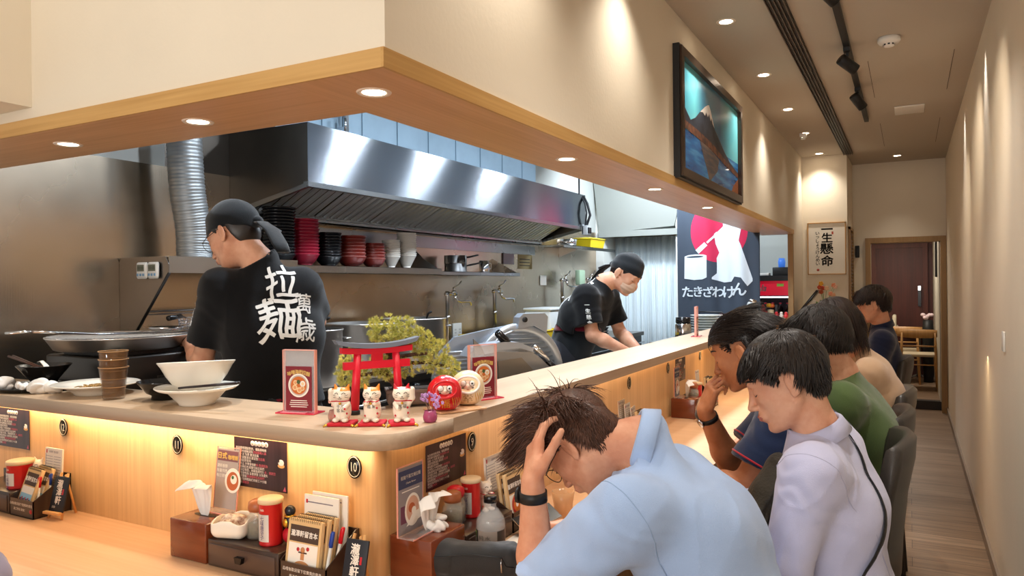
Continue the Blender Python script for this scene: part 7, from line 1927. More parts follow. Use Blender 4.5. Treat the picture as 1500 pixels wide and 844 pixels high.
# plastic bottle
t = thing('water_bottle', 'clear plastic water bottle with black cap and dark bamboo label', 'bottle', (-1.012, 1.742, TZ), -.3, scale=(1.18, 1.18, .88))
mb = MB(); pr_b = [(0, .004), (.022, .002), (.030, .004), (.0335, .012), (.0335, .050), (.0325, .053), (.0335, .056), (.0335, .104), (.034, .108), (.034, .122), (.031, .136), (.020, .158), (.0135, .168), (.0130, .176), (.0150, .178), (.0150, .181), (.0130, .182), (.0130, .188)]
mb.lathe(pr_b+[(x-.0012, z) for x, z in reversed(pr_b[2:])]+[(0, .0055)], 44, cap=False); mb.build('bottle_body', mat('pet_clear', 'E0E4E6', .06, alpha=.16, coat=.6), t)
mb = MB(); mb.lathe([(0, .182), (.0155, .182), (.0158, .200), (.0145, .202), (0, .202)], 32); mb.build('cap', m_blackgloss, t)
mb = MB(); n = 44
def lab(a0, a1, z0, z1, r, mi):
    k = max(3, int((a1-a0)/.14)); vs = []; 
    for i in range(k+1):
        a = a0+(a1-a0)*i/k; vs += [(r*math.cos(a), r*math.sin(a), z0), (r*math.cos(a), r*math.sin(a), z1)]
    mb.add(vs, [(2*i, 2*i+2, 2*i+3, 2*i+1) for i in range(k)], mi, True)
lab(0, 2*PI, .058, .103, .0339, 1); lab(-2.6, -1.75, .058, .103, .0342, 0); lab(-.3, .5, .058, .103, .0342, 0)
def lt_(txt, a, z, s_, mi, r=.0345, rot=0): 
    vs, fs = text_geo(txt, s_, .02); c_, s2 = math.cos(rot), math.sin(rot); mb.add([(r*math.cos(a+(v.x*c_-v.y*s2)/r), r*math.sin(a+(v.x*c_-v.y*s2)/r), z+v.x*s2+v.y*c_) for v in vs], fs, mi, False)
lt_('竹', -2.2, .090, .022, 2, rot=.2); lt_('米', -2.25, .070, .020, 3); lt_('純水', -1.2, .082, .016, 0, rot=0); lt_('天然', -.8, .070, .010, 0)
mb.build('label', [mat('bottle_label_dark', '3A3430', .5), mat('bottle_label_clear', 'A8988A', .4, alpha=.55), mat('bamboo_green', '8CC040', .5), m_paper], t)
mb = MB(); mb.lathe([(0, .006), (.0315, .006), (.0318, .040), (0, .040)], 32); mb.build('water', mat('water_clear', 'E6ECEE', .05, alpha=.12), t)
# phone, cup, receipt, glasses
t = thing('smartphone', 'dark smartphone with silver frame held up beside the forearm', 'phone', (-1.002, 2.005, .793)); t.rotation_euler = (math.radians(24), math.radians(-10), math.radians(62))
mb = MB(); mb.bbox(-.072, .072, -.036, .036, -.004, .004, .0035, seg=3); mb.build('frame', mat('phone_frame', 'B8A898', .25, .9), t); mb = MB(); mb.box(-.069, .069, -.033, .033, .004, .0044); mb.build('screen', m_blackgloss, t)
mb = MB(); mb.lathe([(0, 0), (.026, 0), (.028, .004), (.0315, .050), (.0325, .055), (.037, .088), (.0345, .088), (.0295, .052), (.0255, .006), (0, .006)], 36); o = mb.build('plastic_cup', mat('cup_amber', 'D8A878', .15, alpha=.55), label='amber ribbed plastic cup on the table behind the raised forearm', cat='cup'); o.location = (-.985, 2.16, TZ)
mb = MB(); mb.box(-1.05, -.93, 1.78, 1.96, TZ, TZ+.0012); mb.build('place_paper', m_paper, label='white paper sheet lying on the table by the water bottle', cat='paper')
# black pouch in front
t = thing('waist_bag', 'black nylon waist bag with zip lying on the table in the foreground', 'bag', (-1.00, 1.615, TZ)); a_ = math.radians(24); Bm = np.array([[math.cos(a_), -math.sin(a_), 0], [math.sin(a_), math.cos(a_), 0], [0, 0, 1]])
md = Model(); md.u(RBox((0, 0, .046), (.125, .036, .046), .030, Bm), .01); md.u(Cone(Bm@V(-.10, 0, .060), Bm@V(.09, 0, .045), .034, .030), .02)
md.isect(Half((0, 0, .001), (0, 0, -1)), .003)
md.disp = lambda P: -.0022*noise3(P, 44, 6, 45.)-.0018*np.abs(noise3(P*np.array([1, 1, .4]), 45, 6, 90.))
v, q = md.mesh(.0035); np_mesh('bag_body', v, q, mat('nylon_black', '17181A', .62, bump=.3, bscale=(700, 700, 700), sheen=.3), t)
mb = MB(); pts = [Vector(md.project(np.array([Bm@V(x, -.2, .072-.012*(x/.12)**2-(.02 if x > .09 else 0))]), Bm@V(0, 1, 0), 26, .0008)[0]) for x in np.linspace(-.115, .115, 24)]; mb.tube(pts, .0028, 6, sq=.5); mb.build('zip', mat('zip_tape', '0C0C0E', .4), t)
mb = MB(); p = pts[-4]; mb.tube([p, p+Vector((0, -.004, -.012)), p+Vector((.002, -.005, -.034))], [.0022, .003, .0034], 8, sq=.5); mb.build('zip_puller', m_chrome, t)
mb = MB(); mb.tube([Bm@V(-.125, 0, .05), Bm@V(-.15, .0, .045), Bm@V(-.155, .02, .015), Bm@V(-.12, .05, .004)], .011, 8, sq=.2); mb.tube([Bm@V(.12, 0, .04), Bm@V(.15, -.01, .035), Bm@V(.165, -.03, .012), Bm@V(.14, -.07, .004)], .012, 8, sq=.2); mb.build('strap', mat('webbing_black', '101012', .7), t)
# ------------------------------------------------ set by plaque 7 (partly hidden)
S4 = (-1.062, 2.80, 'R')
drawer_box(*S4, .155, 'dark drawer organiser hidden behind the diner in blue'); holder(*S4, .422, 'dark leaflet holder left of the second tissue box, under plaque 7')
for k, (x, y, l) in enumerate(((.400, .105, 'tall white order pad, rearmost at plaque 7'), (.428, .085, 'white order pad in the middle at plaque 7'), (.455, .066, 'short white order pad, front one at plaque 7'))): order_pad(*S4, x, y, .055, math.radians(-4), l, w=.085, h=.16-.018*k, rzo=.05*k)
notebook(*S4, .470, .014, .042, math.radians(-6), 'guest notebook with dark picture cover under plaque 7', 2, w=.085, h=.118); notebook(*S4, .452, .034, .042, math.radians(-6), 'plain edge guest notebook behind the dark cover at plaque 7', 2, w=.085, h=.122)
pen(local(*S4, .66, .06, .002), (.25, .1, 1), 'white pen with orange tip standing near plaque 7', m_penw, mat('pen_orange', 'C8643C', .4), .125); pen(local(*S4, .72, .05, .002), (.35, .15, 1), 'blue capped pen standing near plaque 7', m_penw, m_penb, .095)
mb = MB(); mb.lathe([(0, 0), (.030, 0), (.033, .06), (.030, .06), (.028, .005), (0, .004)], 26); o = mb.build('pen_cup', m_brownglass, label='small clear cup holding pens near plaque 7', cat='cup'); o.location = local(*S4, .69, .055)
# ------------------------------------------------ second tissue box set (right, far)
S5 = (-1.048, 4.062, 'R')
tissue_box(*S5, 0, 'brown wooden tissue box farther along the counter beside the black pouch', 'white tissue on the farther tissue box', w=.147, d=.135)
leaflet((-1.165, 4.064, .861), 'R', 'clear acrylic stand with leaflet on the farther tissue box', 1, w=.105, h=.17, lean=0)
drawer_box(*S5, .155, 'dark drawer organiser behind the farther tissue box'); holder(*S5, .422, 'dark leaflet holder behind the farther tissue box')
spice_jar(local(*S5, .205, .060, DZ), 'spice jar with wooden lid behind the farther tissue box'); spice_can(local(*S5, .27, .065, DZ), 'red seasoning can far along the counter', r=.036, h=.088)
notebook(*S5, .430, .014, .042, math.radians(-6), 'front guest notebook in the farthest holder', 2); notebook(*S5, .430, .034, .042, math.radians(-6), 'rear guest notebook in the farthest holder', 2)
order_pad(*S5, .41, .092, .055, math.radians(-3), 'white order pad in the farthest holder', w=.08, h=.165); pen(local(*S5, .55, .03, .01), (.3, -.1, 1), 'red capped pen leaning in the farthest holder', m_penw, m_penr, .15)
md = Model(); md.u(Ell((-.985, 4.03, TZ+.042), (.050, .060, .042)), .01); md.u(Ell((-.985, 4.06, TZ+.075), (.03, .03, .022)), .02); md.isect(Half((0, 0, TZ+.001), (0, 0, -1)), .003); md.disp = lambda P: -.003*np.abs(noise3(P, 12, 6, 60.))
t = thing('coin_pouch', 'soft black pouch beside the farther tissue box', 'pouch'); v, q = md.mesh(.004); np_mesh('pouch_body', v, q, mat('nylon_black', '17181A', .6), t)
mb = MB(); mb.tube([Vector(md.project(np.array([[-.985+.0*k, 3.8, TZ+.012+.006*k]]), V(0, 1, 0), 24, .001)[0]) for k in range(12)], .0025, 6); mb.tube([(-.98, 4.06, TZ+.095), (-.95, 4.06, TZ+.125), (-.93, 4.07, TZ+.10)], .003, 6); mb.build('strap', mat('webbing_grey', '6A6664', .6), t)

# ================================================================ stools
m_leather = mat('leather_taupe_black', '38332F', .42, bump=.15, bscale=(250, 250, 250), coat=.1); m_leg = mat('stool_leg_black', '121114', .35)
def stool(loc, label, rz=0.):
    t = thing('dining_chair', label, 'chair', loc, rz, None)       # sits facing -x
    mb = MB(); mb.bbox(-.40, .0, -.205, .205, .385, .452, .022, seg=3); mb.build('seat', m_leather, t)
    n = 20; vs = []; rows = []
    for i in range(n+1):
        u = -1+2*i/n; y = .205*u; bow = -.050*u*u
        for (dx, z) in ((-.012, .50), (-.006, .62), (.012, .80), (.028, .93), (.040, .972), (.062, .985), (.080, .965), (.076, .90), (.052, .78), (.036, .62), (.030, .50)):
            zz = z-(.02*u*u if z > .9 else 0); vs.append((dx+bow, y, zz))
    m = 11; fs = [(i*m+k, i*m+(k+1) % m, (i+1)*m+(k+1) % m, (i+1)*m+k) for i in range(n) for k in range(m)]+[tuple(reversed(range(m))), tuple(range(n*m, (n+1)*m))]
    mb = MB(); mb.add(vs, fs, 0, True); mb.build('backrest', m_leather, t)
    for sx, sy in ((-.37, -.18), (-.37, .18)): mb = MB(); mb.box(sx-.016, sx+.016, sy-.016, sy+.016, 0, .384); mb.build('leg', m_leg, t)
    for sy in (-.18, .18):
        mb = MB(); mb.tube([(.012, sy, 0), (-.010, sy, .384), (-.012, sy, .56)], [.017, .017, .015], 4); mb.build('leg', m_leg, t)
    for z in (.14, .20, .26): 
        mb = MB(); mb.box(-.012, .006, -.165, .165, z, z+.016); mb.build('stretcher', m_leg, t)
    return t
s0 = stool((-.062, 2.88, 0), 'dark leather dining chair with tall curved back, beyond the lilac shirt')
t = thing('backless_stool', 'backless dark stool under the nearest diner in light blue', 'stool', (-.30, 1.80, 0)); mb = MB(); mb.bbox(-.16, .16, -.16, .16, .385, .440, .02, seg=3); mb.build('seat', m_leather, t)
for sx in (-.13, .13):
    for sy in (-.13, .13): mb = MB(); mb.box(sx-.014, sx+.014, sy-.014, sy+.014, 0, .384); mb.build('leg', m_leg, t)
t = thing('backless_stool', 'backless dark stool under the diner in the lilac shirt', 'stool', (-.22, 2.31, 0)); mb = MB(); mb.bbox(-.16, .16, -.16, .16, .385, .440, .02, seg=3); mb.build('seat', m_leather, t)
for sx in (-.13, .13):
    for sy in (-.13, .13): mb = MB(); mb.box(sx-.014, sx+.014, sy-.014, sy+.014, 0, .384); mb.build('leg', m_leg, t)
for y, l, x in ((3.46, 'dark leather dining chair behind the diner in green', -.06), (4.14, 'dark leather dining chair behind the sand coloured top', -.05), (5.86, 'dark leather dining chair of the farthest seated diner', -.055)):
    dup(s0, (x, y, 0), label=l)
# ---- far room furniture
def oak_chair(loc, rz, label):
    t = thing('oak_chair', label, 'chair', loc, rz)      # faces +y ; we look at its back from -y
    mb = MB(); mb.bbox(-.215, .215, -.20, .20, .43, .465, .012, seg=3); mb.build('seat', mat('seat_fabric_cream', 'B8A88C', .8), t)
    mb = MB(); n = 14; vs = []
    for i in range(n+1):
        u = -1+2*i/n; x = .245*u; y = -.215+.05*u*u; hh = .070*(1-.35*abs(u)**3)
        vs += [(x, y-.008, .735-hh*.9), (x, y-.012, .745+hh*.55), (x, y+.008, .745+hh*.55), (x, y+.012, .735-hh*.9)]
    fs = [(i*4+k, (i+1)*4+k, (i+1)*4+(k+1) % 4, i*4+(k+1) % 4) for i in range(n) for k in range(4)]+[(0, 1, 2, 3), tuple(reversed(range(n*4, n*4+4)))]
    mb.add(vs, fs, 0, True); mb.build('back_panel', m_chair_wood, t)
    for sx in (-1, 1):
        mb = MB(); mb.tube([(sx*.215, -.235, 0), (sx*.195, -.20, .43), (sx*.185, -.205, .74)], [.013, .018, .012], 8); mb.build('leg', m_chair_wood, t)
        mb = MB(); mb.tube([(sx*.21, .20, 0), (sx*.19, .18, .43)], [.012, .017], 8); mb.build('leg', m_chair_wood, t)
    for z, th in ((.57, .010), (.33, .009)):
        mb = MB(); mb.tube([(-.19, -.21, z), (.19, -.21, z)], [th*1.6]*2, 8, sq=.6); mb.build('rail', m_chair_wood, t)
    return t
c0 = oak_chair((.095, 10.98, .1), 0, 'oak chair with curved back nearest the far doorway')
dup(c0, (-.10, 11.62, .1), 0, 'oak chair behind the nearest oak chair')
t = thing('high_chair', 'white plastic high chair on grey legs in the far room', 'high chair', (-.30, 12.05, .1)); mb = MB(); mb.bbox(-.17, .15, -.18, .18, .62, .66, .015); mb.bbox(.08, .13, -.18, .18, .66, .92, .02, M=TR(.0, 0, 0)); mb.bbox(-.17, .15, -.19, -.16, .62, .76, .01); mb.bbox(-.17, .15, .16, .19, .62, .76, .01); mb.build('seat_shell', mat('plastic_cream', 'DCD4BC', .4), t)
for sx, sy in ((-.22, -.22), (-.22, .22), (.2, -.22), (.2, .22)): mb = MB(); mb.tube([(sx, sy, 0), (sx*.6, sy*.6, .62)], .012, 8); mb.build('leg', m_steel_small, t)
t = thing('dining_table', 'small square oak dining table in the far room', 'table', (.11, 12.15, .1)); mb = MB(); mb.bbox(-.19, .18, -.25, .25, .70, .73, .006); mb.build('table_top', m_chair_wood, t); mb = MB(); mb.tube([(0, 0, .02), (0, 0, .7)], .03, 12); mb.build('column', m_steel_small, t); mb = MB()
for a in range(4): mb.tube([(0, 0, .05), (.18*math.cos(a*PI/2+.785), .18*math.sin(a*PI/2+.785), .012)], .014, 8)
mb.build('foot', m_steel_small, t)
t = thing('flower_vase', 'dark vase with white flowers on a stand in the far room', 'flower vase', (.22, 11.72, .1)); mb = MB(); mb.lathe([(0, 0), (.06, 0), (.07, .7), (.06, .86), (0, .86)], 20); mb.build('vase', m_black, t); mb = MB()
for k in range(7): mb.ell((rnd.uniform(-.06, .06), rnd.uniform(-.05, .05), .90+rnd.uniform(-.02, .05)), (.03, .03, .025), 10, 6)
mb.build('blossoms', mat('petal_pink_white', 'E8D0D4', .7), t)
# sleeve of somebody at the left frame edge: upper arm and shoulder of a seated diner
b7 = Body('person in a mauve grey sleeve, only the arm at the left frame edge')
b7.setup(dict(head=(-2.20, .84, 1.24), face=(0, 1, -.3), crown=(0, .3, 1), neck=(-2.20, .74, 1.10), chest=(-2.18, .66, .90), pelvis=(-2.16, .58, .56), shL=(-2.38, .72, 1.03), shR=(-2.01, .70, 1.03), elL=(-2.50, .84, .80), wrL=(-2.52, .99, .79), elR=(-1.885, .905, .835), wrR=(-2.10, .88, .795),
    hipL=(-2.25, .60, .54), hipR=(-2.08, .60, .54), knL=(-2.25, .96, .52), knR=(-2.08, .96, .52), anL=(-2.25, .94, .085), anR=(-2.08, .94, .085)), h=.006)
hand_prims(b7.m, b7.J['wrR'], (-1, -.2, -.02), (0, 0, 1), side=1); hand_prims(b7.m, b7.J['wrL'], (-.35, .9, -.02), (0, 0, 1), side=-1)
B7 = b7
# ================================================================ the people
sk1 = SKIN('skin_pale', 'D9A284', 'C98A6C'); sk2 = SKIN('skin_light', 'DDA88A', 'CF9274'); sk3 = SKIN('skin_tan', 'B87C58', 'A66A48')
def cloth(name, col, rough=.85, var=.08, bump=.25, sheen=.3, bs=(500, 500, 500)):
    return mat(name, col, rough, var=var, vscale=(5, 5, 5), bump=bump, bscale=bs, sheen=sheen, spec=.2)
m_shirt_blue = cloth('oxford_cloth_blue', 'A4BEE6'); m_shirt_white = cloth('poplin_pale_lilac', 'C4C6E4')
m_polo_navy = cloth('pique_navy', '1B2A4A'); m_red_trim = cloth('red_trim', 'B02A38')
m_tee_green = cloth('jersey_olive', '556A3E'); m_tee_beige = cloth('jersey_sand', 'D2B090'); m_polo_dark = cloth('jersey_midnight', '1A2340')
m_tee_black = cloth('jersey_black', '0E0F12', sheen=.15); m_apron = cloth('apron_black', '12161A'); m_apron_red = cloth('apron_band_red', '7A1428')
m_pants_dark = cloth('trousers_charcoal', '23242A'); m_pants_grey = cloth('trousers_grey', '4B4C52')
m_print_white = mat('shirt_print_white', 'E6E6E2', .7)


def default_region(hl): 
    return lambda q: (q[:, 2] > hl(q)+.002)

def proj_text(body_model, mb, items, c, right, up, toward, off=.0022, thick=0):
    """items: (text, size, x, y, sx, rot, bold); letters are laid on the cloth"""
    right = nrm(right); up = nrm(up); toward = nrm(toward)
    for t, size, x, y, sx, rot, bold in items:
        vs0, fs0 = text_geo(t, size); vs = []; fs = []
        for dx, dy in ((-1, 0), (1, 0), (0, -1), (0, 1)) if bold > 0 else ((0, 0),):
            o0 = len(vs); vs += [v+Vector((dx*bold*size*.8, dy*bold*size*.8, 0)) for v in vs0]; fs += [tuple(i+o0 for i in f) for f in fs0]
        # densify: split long edges by simple subdivision of every face through bmesh
        import bmesh
        bm = bmesh.new(); bv = [bm.verts.new((v.x*sx, v.y, 0)) for v in vs]
        for f in fs:
            try: bm.faces.new([bv[i] for i in f])
            except ValueError: pass
        bmesh.ops.remove_doubles(bm, verts=bm.verts, dist=1e-6)
        for _ in range(2):
            es = [e for e in bm.edges if e.calc_length() > .012]
            if es: bmesh.ops.subdivide_edges(bm, edges=es, cuts=1)
        bmesh.ops.triangulate(bm, faces=bm.faces)
        bm.verts.index_update()
        P = np.array([v.co[:] for v in bm.verts]); F = [[v.index for v in f.verts] for f in bm.faces]; bm.free()
        if len(P) == 0: continue
        if size > .06:
            u_, w_ = P[:, 0]/size, P[:, 1]/size; P[:, 0] += size*(.035*np.sin(w_*9+1)+.10*w_); P[:, 1] += size*(.035*np.sin(u_*8+2)-.05*u_)
        a = math.radians(rot); X = P[:, 0]*math.cos(a)-P[:, 1]*math.sin(a)+x; Y = P[:, 0]*math.sin(a)+P[:, 1]*math.cos(a)+y
        Q = np.array(c)+np.outer(X, right)+np.outer(Y, up)+toward*.30
        Q = body_model.project(Q, -toward, 26, off)
        mb.add([Vector(q) for q in Q], F, 0, False)
    return mb

def wrist_band(b, side, m1, m2, pos=.06, r=.031, w=.011, face=.018, name='wristwatch', out=None):
    wr, el = b.J['wr'+side], b.J['el'+side]; ax = nrm(el-wr); c = wr+ax*pos
    z = nrm(out) if out is not None else nrm(np.cross(ax, V(0, 0, 1)))
    B = basis(ax, z); mb = MB(); pts = []
    n = 28
    C = np.array([c+B[:, 1]*math.cos(2*PI*i/n)*.07+B[:, 2]*math.sin(2*PI*i/n)*.07 for i in range(n)])
    D = np.array([-(B[:, 1]*math.cos(2*PI*i/n)+B[:, 2]*math.sin(2*PI*i/n)) for i in range(n)])
    rr = []
    for p, d in zip(C, D): rr.append(b.m.project(p[None], d, 20)[0])
    vs = []; 
    for q, d in zip(rr, D):
        for s_, o_ in ((-w, .0), (-w, .003), (w, .003), (w, .0)): vs.append(Vector(q-d*o_+ax*s_))
    fs = [(i*4+k, ((i+1) % n)*4+k, ((i+1) % n)*4+(k+1) % 4, i*4+(k+1) % 4) for i in range(n) for k in range(4)]
    mb.add(vs, fs, 0, True)
    st = mb.build(name, m1, b.root)
    mb = MB(); i = n//4; q = rr[i]; M = frame(Vector(q)+Vector(-D[i])*.003, ax, -D[i])
    mb.lathe([(0, 0), (face, 0), (face, .006), (face-.002, .008), (0, .008)], 24, M=M)
    mb.build('watch_case', m2, st)
    return st

def glasses(b, col=m_dark, rim=.0011, half=False, lens=True):
    hd = b.hd; mb = MB()
    for y in (-1, 1):
        pts = []
        for i in range(20):
            a = 2*PI*i/20; pts.append(Vector(hd.w(.102-.004*abs(math.cos(a)), y*.0335+.0255*math.cos(a), .004+.0195*math.sin(a)*(1 if math.sin(a) > 0 else 1.05))))
        mb.tube(pts, rim*hd.sc, 6, closed=True)
        mb.tube([Vector(hd.w(*p)) for p in ((.098, y*.060, .014), (.06, y*.078, .014), (.0, y*.083, .016), (-.02, y*.084, .008), (-.034, y*.082, -.012))], [.0014, .0014, .0014, .0016, .0012], 6)
    mb.tube([Vector(hd.w(*p)) for p in ((.103, -.009, .008), (.108, 0, .011), (.103, .009, .008))], rim, 6)
    mb.build('glasses', col, b.root)

# ---- 1: nearest diner, pale blue shirt, head in hand
b1 = Body('person in a light blue shirt and black watch, head resting on one raised hand')
b1.setup(dict(head=(-.722, 1.688, 1.108), face=(-.55, .06, -.83), crown=(-.83, .03, .55), neck=(-.575, 1.725, 1.115), chest=(-.455, 1.76, .90), pelvis=(-.325, 1.80, .56),
    shL=(-.545, 1.535, 1.00), shR=(-.545, 1.90, .985), elL=(-.772, 1.545, .795), wrL=(-.775, 1.53, 1.045), elR=(-.72, 2.00, .80), wrR=(-.86, 1.985, .795),
    hipL=(-.26, 1.72, .54), hipR=(-.28, 1.9, .54), knL=(-.66, 1.68, .56), knR=(-.68, 1.94, .56), anL=(-.66, 1.68, .085), anR=(-.66, 1.94, .085)), build=1.0, h=.004)
hand_prims(b1.m, b1.J['wrL'], (-.16, .50, .85), (-.72, -.62, .2), curl=(26, 28, 30, 34), thumb=(52, 10), side=-1, spread=9)
hand_prims(b1.m, b1.J['wrR'], (-.85, -.5, .02), (-.2, .2, .95), curl=(45, 48, 52, 55), thumb=(30, 25), side=1)
b1.finish(sk1)
b1.shirt('shirt', m_shirt_blue, g=.026, sleeve={'L': .93, 'R': 1.25}, sg=.030, fold=.0055, seed=3, hem=-.12, neck=.012, h=.005)
b1.collar('shirt_collar', m_shirt_blue, r=.072, hgt=.030, open_=.6, flare=.018)
# rolled cuff
mb = MB(); e = b1.J['shL']+(b1.J['elL']-b1.J['shL'])*.92; ax = nrm(b1.J['elL']-b1.J['shL']); B = basis(ax, V(0, 0, 1))
for k, (o_, r_) in enumerate(((0, .079), (-.016, .082))):
    mb.tube([Vector(e+ax*o_+(B[:, 1]*math.cos(t)+B[:, 2]*math.sin(t))*((r_-.012)+.002*math.sin(5*t+k))) for t in np.linspace(0, 2*PI, 28, endpoint=False)], .011, 8, closed=True)
mb.build('rolled_cuff', m_shirt_blue, b1.root)
b1.pants('trousers', m_pants_dark)
# yoke seam and pleat on the back
hl = hairline(.062, .006, -.085)
hair_cap(b1.hd, hl, 'hair', b1.root, m_hair_brown, infl=.006, h=.004, amp=.004, ext=[((.02, 0, .080), (.075, .07, .040), .03)])
def comb1(p):
    x = p[:, 0]; return np.stack([.75+0*x, p[:, 1]*3, .25-.9*(x < -.03)*1.0], 1)
hl1 = hl
def len1(p): return np.interp(p[:, 2]+.4*np.clip(p[:, 0]-.0, 0, 1), [.030, .062, .085], [.016, .030, .080])
strands(b1.hd, 'hair_locks', b1.root, m_hair_brown, 12000, default_region(hl), comb1, len1, width=.0019, lift=.75, rough=.55, seed=2, R0=(.101, .080, .088), grav=.22)
wrist_band(b1, 'L', m_black_rubber, m_black_rubber, pos=.035, w=.012, face=.019, out=(-1, -.1, 0))
glasses(b1)

# ---- 2: white-lilac long sleeve shirt with a black cross-body bag
b2 = Body('person in a pale lilac shirt looking down, dark crossbody bag in front')
b2.setup(dict(head=(-.318, 2.24, 1.214), face=(-.90, -.20, -.44), crown=(-.42, -.02, .9), hs=1.07, neck=(-.235, 2.27, 1.075), chest=(-.195, 2.29, .86), pelvis=(-.185, 2.31, .56),
    shL=(-.225, 2.095, .985), shR=(-.21, 2.47, .99), elL=(-.30, 2.03, .745), wrL=(-.54, 2.12, .775), elR=(-.34, 2.55, .78), wrR=(-.56, 2.4, .78),
    hipL=(-.20, 2.22, .54), hipR=(-.20, 2.4, .54), knL=(-.52, 2.2, .56), knR=(-.52, 2.44, .56), anL=(-.5, 2.2, .085), anR=(-.5, 2.44, .085)), build=.98, h=.0035)
hand_prims(b2.m, b2.J['wrL'], (-.95, .2, -.1), (-.1, -.3, .95), curl=(30, 32, 35, 38), side=-1)
hand_prims(b2.m, b2.J['wrR'], (-.95, -.25, -.1), (-.1, .3, .95), curl=(30, 32, 35, 38), side=1)
b2.finish(sk2)
b2.shirt('shirt', m_shirt_white, g=.020, sleeve=1.93, sg=.026, fold=.0070, seed=8, hem=-.14, neck=.012, h=.005)
b2.collar('shirt_collar', m_shirt_white, r=.070, hgt=.030, open_=.75, flare=.018)
b2.pants('trousers', m_pants_dark)
hl = hairline(.050, .000, -.058, .045)
hair_cap(b2.hd, hl, 'hair', b2.root, m_hair_black, infl=.010, h=.004, amp=.003, ext=[((-.01, 0, .070), (.088, .074, .052), .03)])
def comb2(p): return np.stack([.55+.0*p[:, 0], p[:, 1]*6, -.9+3.*np.clip(p[:, 2]-.05, 0, .1)], 1)
def mklen(h_, front=.016, side=.010):
    return lambda p: np.clip((p[:, 2]-h_(p))*.55, 0, .05)+np.where(p[:, 0] > .035, front, side)
len2 = mklen(hl)
strands(b2.hd, 'hair_locks', b2.root, m_hair_black, 5200, default_region(hl), comb2, len2, width=.0022, lift=.16, rough=.30, seed=4, R0=(.106, .085, .093), grav=.30, keep=.010)

def ribbon(b, model, A, B, C, name, material, w=.019, th=.0025, t0=0., t1=2*PI, n=60, off=.002):
    """strap lying on the clothes in the plane through A, B, C"""
    A, B, C = map(lambda q: np.array(q, float), (A, B, C)); c = (A+B)/2; x = nrm(A-c); nn = nrm(np.cross(B-A, C-A)); y = np.cross(nn, x)
    T = np.linspace(t0, t1, n); D = np.outer(np.cos(T), x)+np.outer(np.sin(T), y); P = []
    for d in D: P.append(model.project((c+d*.45)[None], -d, 30, off)[0])
    P = np.array(P); mb = MB(); vs = []
    for p, d in zip(P, D):
        for s_, o_ in ((-w, 0), (w, 0), (w, th), (-w, th)): vs.append(Vector(p+nn*s_+d*o_))
    fs = [(i*4+k, (i+1)*4+k, (i+1)*4+(k+1) % 4, i*4+(k+1) % 4) for i in range(n-1) for k in range(4)]+[(0, 1, 2, 3), (n*4-1, n*4-2, n*4-3, n*4-4)]
    mb.add(vs, fs, 0, True); return mb.build(name, material, b.root)
m_strap = mat('strap_black', '131315', .6)
ribbon(b2, b2.shirt_model, (-.235, 2.35, 1.09), (-.215, 2.13, .66), (-.03, 2.19, .82), 'bag_strap', m_strap, w=.020, t0=0, t1=2*PI)
bg = Model(); bg.u(Cone((-.345, 2.23, .955), (-.43, 2.12, .76), .050, .070, ((-.6, -.5, .2), 1.5)), .02); bg.disp = lambda P: -.003*noise3(P, 71, 6, 45.)-.0015*np.sin((P@V(.6, .5, -.6))*260)
v, q = bg.mesh(.005); np_mesh('crossbody_bag', v, q, mat('quilted_olive_black', '3A362C', .6, bump=.3, bscale=(120, 120, 120)), b2.root)
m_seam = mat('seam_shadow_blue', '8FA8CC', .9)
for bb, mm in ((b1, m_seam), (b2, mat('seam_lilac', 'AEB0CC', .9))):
    for S in 'LR':
        sh, el = bb.J['sh'+S], bb.J['el'+S]; ax = nrm(nrm(el-sh)*.6+nrm(sh-bb.J['sh'+('R' if S == 'L' else 'L')])*.6); BB = basis(ax, V(0, 0, 1)); c = sh+ax*.005; pts = []
        for t_ in np.linspace(0, 2*PI, 44, endpoint=False):
            d = BB[:, 1]*math.cos(t_)+BB[:, 2]*math.sin(t_); pts.append(Vector(bb.shirt_model.project((c+d*.2)[None], -d, 26, -.0002)[0]))
        mb = MB(); mb.tube(pts, .0012, 5, closed=True); mb.build('sleeve_seam', mm, bb.root)
# ---- 3: navy polo, hand at the chin
b3 = Body('person in a navy polo with red sleeve trim, one hand at the chin')
b3.setup(dict(head=(-.532, 2.74, 1.252), face=(-.90, .05, -.42), crown=(-.42, .02, .9), hs=1.08, jaw=1.12, neck=(-.415, 2.78, 1.12), chest=(-.31, 2.82, .9), pelvis=(-.26, 2.86, .56),
    shL=(-.385, 2.60, 1.02), shR=(-.41, 2.98, 1.03), elL=(-.490, 2.54, .820), wrL=(-.745, 2.60, .79), elR=(-.60, 2.86, .80), wrR=(-.665, 2.72, 1.035),
    hipL=(-.22, 2.77, .54), hipR=(-.22, 2.95, .54), knL=(-.62, 2.75, .56), knR=(-.62, 2.99, .56), anL=(-.6, 2.75, .085), anR=(-.6, 2.99, .085)), build=1.1, h=.004)
hand_prims(b3.m, b3.J['wrR'], (.34, -.08, .93), (-.72, -.65, .2), curl=(58, 62, 66, 70), thumb=(20, 10), side=1)
hand_prims(b3.m, b3.J['wrL'], (-1, .15, -.05), (0, 0, 1), curl=(20, 22, 25, 28), side=-1)
b3.finish(sk3)
b3.shirt('polo_shirt', m_polo_navy, g=.022, sleeve=.66, sg=.026, fold=.005, seed=12, hem=-.14, neck=.01, h=.0055)
b3.collar('polo_collar', m_polo_navy, r=.074, hgt=.03, open_=.7, flare=.014)
